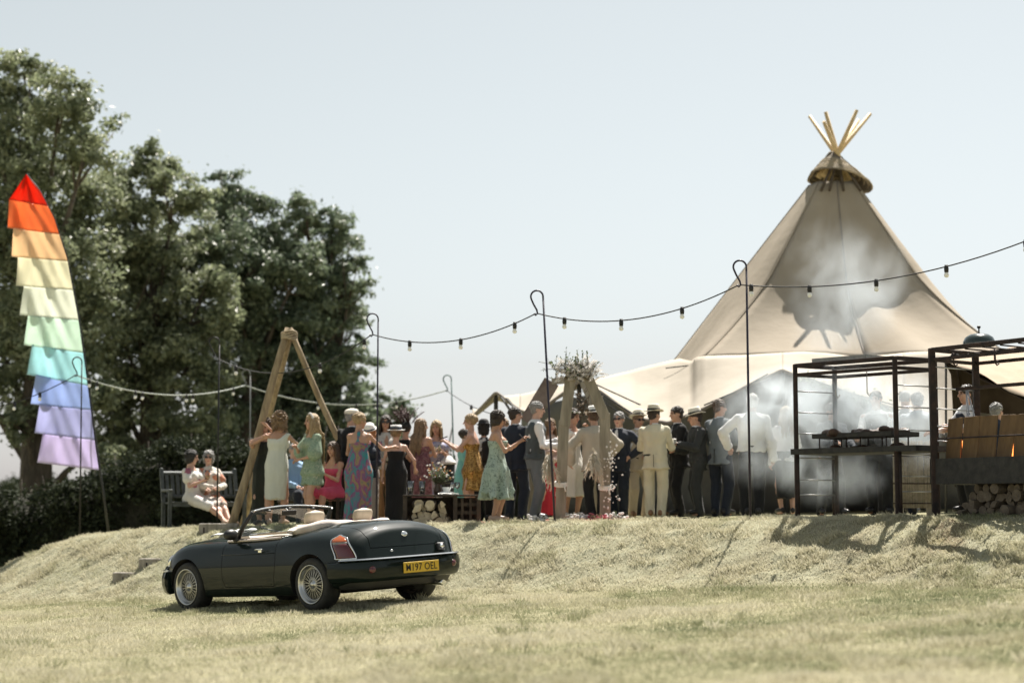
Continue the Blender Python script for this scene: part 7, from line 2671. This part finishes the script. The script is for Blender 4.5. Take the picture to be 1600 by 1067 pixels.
def drink(o, B, i, lab, m, h=.13, r=.033):
    p = world_hand(o, B, i, .075)
    q = empty('glass_of_drink', p + Vector((0, 0, -.02)), 0, lab, 'glass', 'drinks held by guests')
    mb = MB(); mb.lathe([(0, 0), (r * .8, 0), (r, h), (r - .004, h), (r * .78, .01), (0, .01)], (0, 0, 0), 14); mb.build('glass_wall', GLASSC, q)
    mb = MB(); mb.lathe([(0, .011), (r * .77, .011), (r * .9, h * .72), (0, h * .72)], (0, 0, 0), 12); mb.build('liquid', m, q)


ORJ = mat('orange_drink', (.78, .25, .03), .2, trans=.4); PALE = mat('pale_drink', (.66, .56, .34), .2, trans=.4); BERRY = mat('berry_drink', (.30, .03, .06), .2, trans=.3)
o, B = find('black bob, white floral'); drink(o, B, 1, 'orange cocktail held by the woman on the bench', ORJ, .17, .05)
o, B = find('halter maxi'); drink(o, B, 0, 'pale drink held by the woman in the paisley dress', PALE)
o, B = find('burgundy'); drink(o, B, 1, 'pale drink held by the woman in burgundy', PALE)
o, B = find('lilac-blue'); drink(o, B, 1, 'pale drink held by the woman in lilac', PALE)
o, B = find('grey waistcoat'); drink(o, B, 0, 'pale drink held by the man in the waistcoat', PALE)
o, B = find('sunglasses in pale wrap'); drink(o, B, 1, 'berry drink held by the woman in the pale wrap top', BERRY)
o, B = find('holding a small camera')
mb = MB(); mb.box((0, 0, 0), (.14, .06, .085), bev=.01); mb.lathe([(0, .06), (.03, .06), (.034, 0), (0, 0)], (0, -.03, 0), 14, Matrix.Rotation(R(90), 3, 'X')); q = mb.build('camera', mat('camera_silver', (.35, .34, .33), .35, metal=.5), None)
q.name = 'compact_camera'; q.location = world_hand(o, B, 0, .10) + Vector((0, 0, .03)); q.rotation_euler = (0, 0, o.rotation_euler.z); tag(q, 'silver compact camera in the hands of the man in the trilby', 'camera')
# feather headdress
o, B = find('tall dark feather')
mb = MB()
for k in range(22):
    b = headspace(B, v3(rng.normal() * .05, .02 + rng.normal() * .04, .09)[None])[0]
    d = Vector((rng.normal() * .35, rng.normal() * .25, 1)).normalized(); L = rng.uniform(.16, .34)
    for q in range(26):
        t = .15 + .85 * q / 26; p = Vector(b) + d * L * t + Vector((d.x * .3 * t * t * L, 0, 0)); e = Vector(rng.normal(size=3)); e = (e - d * e.dot(d)).normalized() * .045 * (1.1 - abs(t - .5)) + d * .03
        w = e.cross(d).normalized() * .008; mb.add([p - w, p + w, p + e], [(0, 1, 2)])
    mb.tube([b, Vector(b) + d * L * 1.05], [.004, .002], 4)
mb.build('feather_headdress', FEATH, o)
# flower band in the blonde girl's hair
o, B = find('long wavy blonde')
mb = MB()
for k in range(14):
    a = R(-75 + 150 * k / 13); c = headspace(B, v3(math.sin(a) * .092, -.005 - .02 * math.cos(a), .035 + .098 * math.cos(a))[None])[0]
    mb.ell(c, (.019, .019, .017), None, 7)
mb.build('flower_crown', FLW, o)
o, B = find('bride in ivory')
mb = MB()
for k in range(16):
    a = 2 * math.pi * k / 16; c = headspace(B, v3(math.sin(a) * .097, .02 + math.cos(a) * .112, .075)[None])[0]; mb.ell(c, (.02, .02, .017), None, 7, k % 2)
mb.build('flower_crown', [FLW, GREENL], o)
# stools under the two seated guests behind the car
for s, lab in (('pale blue shirt behind', 'low wooden stool under the man in blue'), ('raspberry pink', 'low wooden stool under the woman in pink')):
    o, B = find(s)
    q = empty('stool', o.location, o.rotation_euler.z, lab, 'stool')
    mb = MB(); mb.box((0, .03, .40), (.40, .36, .04), bev=.01); mb.build('seat', DARKWOOD, q)
    for x in (-.16, .16):
        for y in (-.10, .17): mb = MB(); mb.box((x, y, .19), (.04, .04, .38)); mb.build('leg', DARKWOOD, q)

# ------------------------------------------------------------------ grills
def cage(name, label, P, vl, vd, zt, zb_fn, post=.07):
    """welded frame: corner P (plan), length vector vl, depth vector vd, top height zt"""
    o = empty(name, (P[0], P[1], zb_fn(P[0], P[1])), 0, label, 'grill')
    O = Vector(o.location)
    cs = [Vector((P[0], P[1], 0)), Vector((P[0] + vl[0], P[1] + vl[1], 0)), Vector((P[0] + vl[0] + vd[0], P[1] + vl[1] + vd[1], 0)), Vector((P[0] + vd[0], P[1] + vd[1], 0))]
    for c in cs:
        g = zb_fn(c.x, c.y) - .04
        mb = MB(); mb.box((c.x - O.x, c.y - O.y, (zt + g) / 2 - O.z), (post, post, zt - g), bev=.006); mb.build('post', RUST, o)
    for k in range(4):
        a, b = cs[k], cs[(k + 1) % 4]
        for dz in (0, -.12):
            mb = MB(); mb.bar(Vector((a.x, a.y, zt + dz - .02)) - O, Vector((b.x, b.y, zt + dz - .02)) - O, .045, .04 if dz else .05, bev=.004); mb.build('top_rail', RUST, o)
    return o, cs, O


gzf = lambda x, y: float(gz_at(x, y))
grill, gc, GO = cage('asado_grill', 'tall rusty steel grill cage with black trays in thick smoke', (3.66, 22.0), (1.02, -1.2), (.58, .38), 3.02, gzf, .055)
def rods(o, O, a, b, zs, m=STEEL, r=.009):
    for z in zs: mb = MB(); mb.tube([Vector((a.x, a.y, z)) - O, Vector((b.x, b.y, z)) - O], r, 6); mb.build('rod', m, o)
rods(grill, GO, gc[0], gc[3], [1.2 + (790 - y) / 121. for y in (612, 645, 678, 716, 750, 773)])
rods(grill, GO, gc[1], gc[2], [1.2 + (790 - y) / 128. for y in (573, 602, 636, 672, 710, 744, 768)])
def tray(o, O, c, vl, vd, L, Dp, z, h, name, m=CHARRED):
    """open-topped tray along vl"""
    ul = Vector((vl[0], vl[1], 0)).normalized(); ud = Vector((vd[0], vd[1], 0)).normalized(); ud = (ud - ul * ud.dot(ul)).normalized()
    M = Matrix((ul, ud, Vector((0, 0, 1)))).transposed()
    mb = MB(); c = Vector(c)
    mb.box(c + Vector((0, 0, z)) - O, (L, Dp, .012), M)
    for s in (-1, 1):
        mb.box(c + ud * s * (Dp / 2) + Vector((0, 0, z + h / 2)) - O, (L, .012, h), M)
        mb.box(c + ul * s * (L / 2) + Vector((0, 0, z + h / 2)) - O, (.012, Dp - .012, h), M)
    return mb.build(name, m, o), M, ul, ud
gm = (gc[0] + gc[2]) / 2
tr1, TM, ul, ud = tray(grill, GO, gm, (1.02, -1.2), (.58, .38), 1.25, .55, 2.06, .055, 'upper_tray')
tr2, *_ = tray(grill, GO, gm + ul * .12, (1.02, -1.2), (.58, .38), 1.95, .85, 1.86, .065, 'fire_tray')
tr3, *_ = tray(grill, GO, gm - ul * .22, (1.02, -1.2), (.58, .38), .85, .45, 3.035, .05, 'mesh_basket', mat('grey_mesh', (.22, .22, .22), .6, (.36, .36, .36), 60, .6, 90))
for s in (-.55, -.12, .1, .5):
    for t in (-.22, .22):
        q = gm + ul * s + ud * t; mb = MB(); mb.tube([Vector((q.x, q.y, 1.88)) - GO, Vector((q.x, q.y, 2.06)) - GO], .010, 6); mb.build('support', RUST, grill)
for s in (-.8, .8):
    for t in (-.35, .35):
        q = gm + ul * s + ud * t; mb = MB(); mb.tube([Vector((q.x, q.y, gzf(q.x, q.y) - .03)) - GO, Vector((q.x, q.y, 1.86)) - GO], .018, 6); mb.build('tray_leg', RUST, grill)
for s in (-.45, .05, .5):
    q = gm + ul * s; mb = MB(); mb.tube([Vector((q.x, q.y, 2.9)) - GO, Vector((q.x, q.y, 2.62)) - GO, Vector((q.x + .03, q.y, 2.58)) - GO, Vector((q.x + .05, q.y, 2.62)) - GO], .007, 5); mb.build('meat_hook', STEEL, grill)
MEAT = mat('roast_meat', (.025, .014, .010), .6, (.07, .035, .02), 14, .7, 40)
for k in range(9):
    up_ = k < 6
    q = gm + ul * (-.5 + .2 * k if up_ else -.4 + .4 * (k - 6)) + ud * rng.normal() * .10
    S = SDF(.014, .04); 
    for j in range(4): S.ell(rng.normal(size=3) * np.array([.05, .04, .015]), np.array([.075, .06, .045]) * rng.uniform(.7, 1.1))
    Vm, Qm = S.mesh(); o = link('joint_of_meat', mesh_np('joint_of_meat', Vm, Qm, [MEAT])); o.location = (q.x, q.y, (2.075 if up_ else 1.88) + .045); o.rotation_euler = (0, 0, rng.uniform(0, 6))
    ORD = ('leftmost', 'second from the left', 'third from the left', 'fourth from the left', 'fifth from the left', 'rightmost')
    tag(o, (ORD[k] + ' charred joint of meat on the upper tray') if up_ else (('left', 'middle', 'right')[k - 6] + ' charred joint of meat lying on the lower fire tray'), 'meat', 'meat on the upper tray' if up_ else 'meat on the fire tray')
# reed screen
rc = at(1430, 740, 22.6)
screen = empty('reed_screen', (rc.x, rc.y, gzf(rc.x, rc.y)), R(8), 'low screen of upright reeds beside the smoking grill', 'screen')
REED = mat('pale_reeds', (.24, .21, .165), .85, (.36, .32, .26), 16, .3)
sh = at(1430, 688, 22.6).z - rc.z + (rc.z - gzf(rc.x, rc.y)); 
mb = MB()
for k in range(52): 
    x = -.30 + k * .0118; mb.tube([(x + rng.normal() * .002, rng.normal() * .004, .10), (x + rng.normal() * .004, rng.normal() * .005, sh - abs(rng.normal()) * .02)], .0062, 5)
mb.build('reeds', REED, screen, 'stuff')
for z in (.16, .42, .78): mb = MB(); mb.tube([(-.32, -.012, z), (.32, -.012, z)], .008, 6); mb.build('cross_wire', RUST, screen)
for x in (-.22, .22): mb = MB(); mb.box((x, .03, .10), (.12, .03, .24)); mb.build('foot_board', TIMBER_G, screen)

# ---- right-hand fire pit frame
vl2, vd2 = (1.25, -2.15), (.68, .57)
pit, pc, PO = cage('fire_pit_frame', 'rusty fire pit frame with hooks and a long black trough at the right edge', (5.06, 20.5), vl2, vd2, 3.09, gzf, .075)
u2 = Vector((vl2[0], vl2[1], 0)).normalized(); w2 = Vector((vd2[0], vd2[1], 0)); w2 = (w2 - u2 * w2.dot(u2)).normalized()
L2 = Vector((vl2[0], vl2[1], 0)).length
for k in range(1, 9):
    a = pc[0] + u2 * (L2 * k / 9); b = pc[3] + u2 * (L2 * k / 9); a = Vector((a.x, a.y, 3.04)); b = Vector((b.x, b.y, 3.04))
    mb = MB(); mb.tube([a - PO, b - PO], .010, 5); mb.build('grate_bar', RUST, pit)
for k in range(7):
    q = pc[0] + u2 * (.18 + .33 * k) + w2 * (.18 + .35 * (k % 2)); z = 3.03
    mb = MB(); mb.tube([Vector((q.x, q.y, z)) - PO, Vector((q.x, q.y, z - .13)) - PO, Vector((q.x + .02, q.y, z - .16)) - PO, Vector((q.x + .045, q.y, z - .14)) - PO], .011, 6); mb.build('hanging_hook', RUST, pit)
rods(pit, PO, pc[0], pc[3], [1.2 + (790 - y) / 129. for y in (575, 608, 640, 667, 690)], STEEL, .009)
mb = MB(); a = pc[0] + w2 * .30 + u2 * .1; b = a + u2 * (L2 - .2); mb.bar(Vector((a.x, a.y, 2.60)) - PO, Vector((b.x, b.y, 2.60)) - PO, .04, .04); mb.build('cross_bar', RUST, pit)
tc_ = pc[0] + u2 * (L2 / 2 - .0) + w2 * .30
trg, TM2, *_ = tray(pit, PO, tc_, vl2, vd2, L2 + .12, .62, 1.46, .30, 'fire_trough', CHARRED)
for s in (-.75, 0, .75):
    q = tc_ + u2 * s + w2 * .2; mb = MB(); mb.box(Vector((q.x, q.y, (gzf(q.x, q.y) + 1.44) / 2)) - PO, (.06, .06, 1.44 - gzf(q.x, q.y) + .04)); mb.build('trough_leg', RUST, pit)
mb = MB(); q0 = pc[0] + w2 * .06; q1 = q0 + u2 * L2; mb.tube([Vector((q0.x, q0.y, 2.0)) - PO, Vector((q1.x, q1.y, 2.0)) - PO], .011, 6); mb.build('retaining_rod', RUST, pit)
PLANK = mat('scorched_plank', (.085, .048, .018), .75, (.18, .108, .046), 4, .5, 14, stretch=(2, 2, .6))
for k in range(8):
    q = pc[0] + u2 * (.17 + .27 * k) + w2 * .14
    mb = MB(); mb.box((0, 0, .26), (.235 + .015 * (k % 3), .022, .52), bev=.004)
    o = mb.build('wooden_board', PLANK, None)
    M = Matrix((u2, w2, Vector((0, 0, 1)))).transposed() @ Matrix.Rotation(R(-10 + (k % 3) * 1.5), 3, 'X') @ Matrix.Rotation(R(-3 + (k % 4) * 1.6), 3, 'Y')
    o.matrix_world = Matrix.Translation((q.x, q.y, 1.735 + .004 * (k % 2))) @ M.to_4x4()
    tag(o, ('leftmost scorched board standing against the post end of the fire trough', 'second scorched board from the left along the fire trough', 'third scorched board from the left along the fire trough', 'fourth scorched board from the left along the fire trough',
            'fifth scorched board from the left, near the picture edge', 'sixth scorched board along the trough, towards the lawn', 'seventh scorched board along the trough, towards the lawn', 'last scorched board at the lawn end of the fire trough')[k], 'board', 'boards round the fire trough')
# small flames between the boards
FIRE = bpy.data.materials.new('flame'); FIRE.use_nodes = True
_p = FIRE.node_tree.nodes['Principled BSDF']; _p.inputs['Base Color'].default_value = (.8, .2, .03, 1); _p.inputs['Emission Color'].default_value = (1, .28, .06, 1); _p.inputs['Emission Strength'].default_value = 1.6
for k, s in enumerate((.31, 1.12)):
    q = pc[0] + u2 * s + w2 * .22
    mb = MB()
    for j in range(5):
        x = rng.normal() * .03; mb.tube([(x, 0, 0), (x + .01, 0, .12), (x - .01 + rng.normal() * .02, 0, .26 + rng.random() * .08)], [.03, .028, .004], 7)
    o = mb.build('flame', FIRE, None); o.location = (q.x, q.y, 1.66); tag(o, ('small orange flame between the first boards at the trough\'s left end', 'small orange flame behind the middle boards of the trough')[k], 'flame')
# embers and ash bed
mb = MB()
for k in range(160):
    q = tc_ + u2 * rng.uniform(-L2 / 2, L2 / 2) + w2 * rng.uniform(-.26, .26); mb.ell((q.x, q.y, 1.50 + abs(rng.normal()) * .04), (.04, .035, .03), None, 5)
o = mb.build('charcoal', CHARRED, None, 'stuff'); tag(o, 'bed of burnt charcoal filling the black trough', 'charcoal')
# kettle lid on top of the frame
lp = at(1530, 534, 20.45)
o = empty('domed_cloche', (lp.x, lp.y, 3.115), 0, 'domed dark green cooking cloche resting on top of the frame', 'cloche')
mb = MB(); mb.lathe([(.185, -.005), (.192, .01), (.19, .05), (.165, .10), (.11, .135), (.05, .148), (0, .150)], (0, 0, 0), 28); mb.build('dome', mat('green_enamel', (.014, .028, .024), .25, coat=.5), o)
mb = MB(); mb.tube([(0, 0, .145), (0, 0, .215)], .009, 8); mb.ell((0, 0, .225), (.024, .024, .02), None, 10); mb.build('handle', BLACK, o)
# pan hanging from a hook
q = at(1502, 556, 20.8); o = empty('hanging_ladle', q, 0, 'black iron ladle hanging under the frame top', 'ladle')
mb = MB(); mb.ell((-.08, 0, 0), (.055, .05, .032), None, 12); mb.tube([(-.04, 0, .005), (.08, 0, .01), (.10, 0, .04)], .009, 6); mb.build('ladle', CHARRED, o)
# cooking tripod
tp = at(1510, 604, 20.9); o = empty('cooking_tripod', (tp.x, tp.y, 1.49), 0, 'thin silver tripod standing over the fire behind the boards', 'tripod')
for dx, dy in ((.05, .02), (.19, -.06), (.02, .16)):
    mb = MB(); mb.tube([(0, 0, tp.z - 1.49), (dx * 1.4, dy, 0)], .009, 6); mb.build('leg', STEEL, o)
mb = MB(); mb.ell((0, 0, tp.z - 1.49), (.022, .022, .018), None, 8); mb.build('joint', STEEL, o)
# log heap under the pit
lg = pc[0] + u2 * .95 + w2 * .35
place_logs(Vector((lg.x, lg.y, gzf(lg.x, lg.y))), math.atan2(u2.y, u2.x), 10, 4, .145, .085, 'split log heaped in the shade under the fire trough', 'logs under the fire trough', 1.2, 9, LOGS_SHADED)

# ------------------------------------------------------------------ smoke
def smoke(name, lo, hi, blobs, dens, nscale, label, seed=0, warp=.5):
    """closed box of air; density = soft plumes broken up by noise"""
    lo, hi = Vector(lo), Vector(hi)
    mb = MB(); mb.box((lo + hi) / 2, hi - lo)
    m = bpy.data.materials.new(name); m.use_nodes = True
    t = m.node_tree; t.nodes.clear()
    out = t.nodes.new('ShaderNodeOutputMaterial'); pv = t.nodes.new('ShaderNodeVolumePrincipled')
    pv.inputs['Color'].default_value = (.81, .875, .92, 1); pv.inputs['Anisotropy'].default_value = .55
    tc = t.nodes.new('ShaderNodeTexCoord')
    nz = t.nodes.new('ShaderNodeTexNoise'); nz.inputs['Scale'].default_value = nscale; nz.inputs['Detail'].default_value = 5; nz.inputs['Roughness'].default_value = .62; nz.inputs['Distortion'].default_value = warp
    mp = t.nodes.new('ShaderNodeMapping'); mp.inputs['Location'].default_value = (seed, seed * .7, 0); mp.inputs['Scale'].default_value = (1, 1, .75)
    t.links.new(tc.outputs['Object'], mp.inputs[0]); t.links.new(mp.outputs[0], nz.inputs['Vector'])
    def math_(op, a, b, clamp=False):
        n = t.nodes.new('ShaderNodeMath'); n.operation = op; n.use_clamp = clamp
        for i, v in enumerate((a, b)):
            if v is None: continue
            if isinstance(v, (int, float)): n.inputs[i].default_value = v
            else: t.links.new(v, n.inputs[i])
        return n.outputs[0]
    tot = None
    for (c, r, w) in blobs:
        s = t.nodes.new('ShaderNodeVectorMath'); s.operation = 'SUBTRACT'; s.inputs[1].default_value = c; t.links.new(tc.outputs['Object'], s.inputs[0])
        d = t.nodes.new('ShaderNodeVectorMath'); d.operation = 'DIVIDE'; d.inputs[1].default_value = r; t.links.new(s.outputs[0], d.inputs[0])
        l = t.nodes.new('ShaderNodeVectorMath'); l.operation = 'LENGTH'; t.links.new(d.outputs[0], l.inputs[0])
        f = math_('SUBTRACT', 1.0, l.outputs['Value'], True); f = math_('MULTIPLY', math_('POWER', f, 1.3), w)
        tot = f if tot is None else math_('ADD', tot, f)
    n2 = math_('MULTIPLY', math_('SUBTRACT', nz.outputs['Fac'], .43, True), 6.0)
    de = math_('MULTIPLY', math_('MULTIPLY', tot, n2), dens)
    t.links.new(de, pv.inputs['Density']); t.links.new(pv.outputs[0], out.inputs['Volume'])
    o = mb.build(name, m, None, 'stuff'); tag(o, label, 'smoke')
    return o


def blob(px, py, d, rx, ry, rz, w): return (tuple(at(px, py, d)), (rx, ry, rz), w)


a = at(1120, 812, 24.5); b = at(1480, 560, 21.0)
smoke('smoke', (2.75, 20.9, 1.02), (5.6, 25.3, 3.25),
      [blob(1330, 645, 22.3, .70, .9, .46, 1.1), blob(1250, 650, 22.9, .62, .9, .56, 1.0), blob(1215, 615, 23.6, .50, .9, .42, .7), blob(1240, 720, 22.8, .38, .8, .5, .5), blob(1380, 660, 22.0, .40, .7, .25, .6), blob(1180, 700, 23.6, .55, .9, .6, .28), blob(1430, 670, 22.6, .6, .8, .7, .5), blob(1300, 740, 22.4, .9, .9, .5, .30), blob(1350, 600, 22.6, .9, .9, .5, .45), blob(1180, 640, 23.8, .6, 1.0, .6, .45), blob(1290, 610, 22.8, .9, .9, .45, .5), blob(1410, 620, 22.4, .6, .9, .5, .4)],
      3.7, 2.2, 'blue-white smoke drifting from the grill across the guests', 3.0, 1.1)
smoke('smoke', (4.2, 25.6, 3.6), (8.2, 27.4, 6.6),
      [blob(1330, 460, 26.5, 1.1, .9, .95, 1.0), blob(1300, 400, 26.5, .8, .9, .7, .5), blob(1365, 425, 26.5, .62, .9, .7, .7), blob(1300, 530, 26.5, .7, .9, .6, .7)],
      1.0, 1.3, 'thin smoke rising in front of the tipi canvas', 7.0, 1.2)
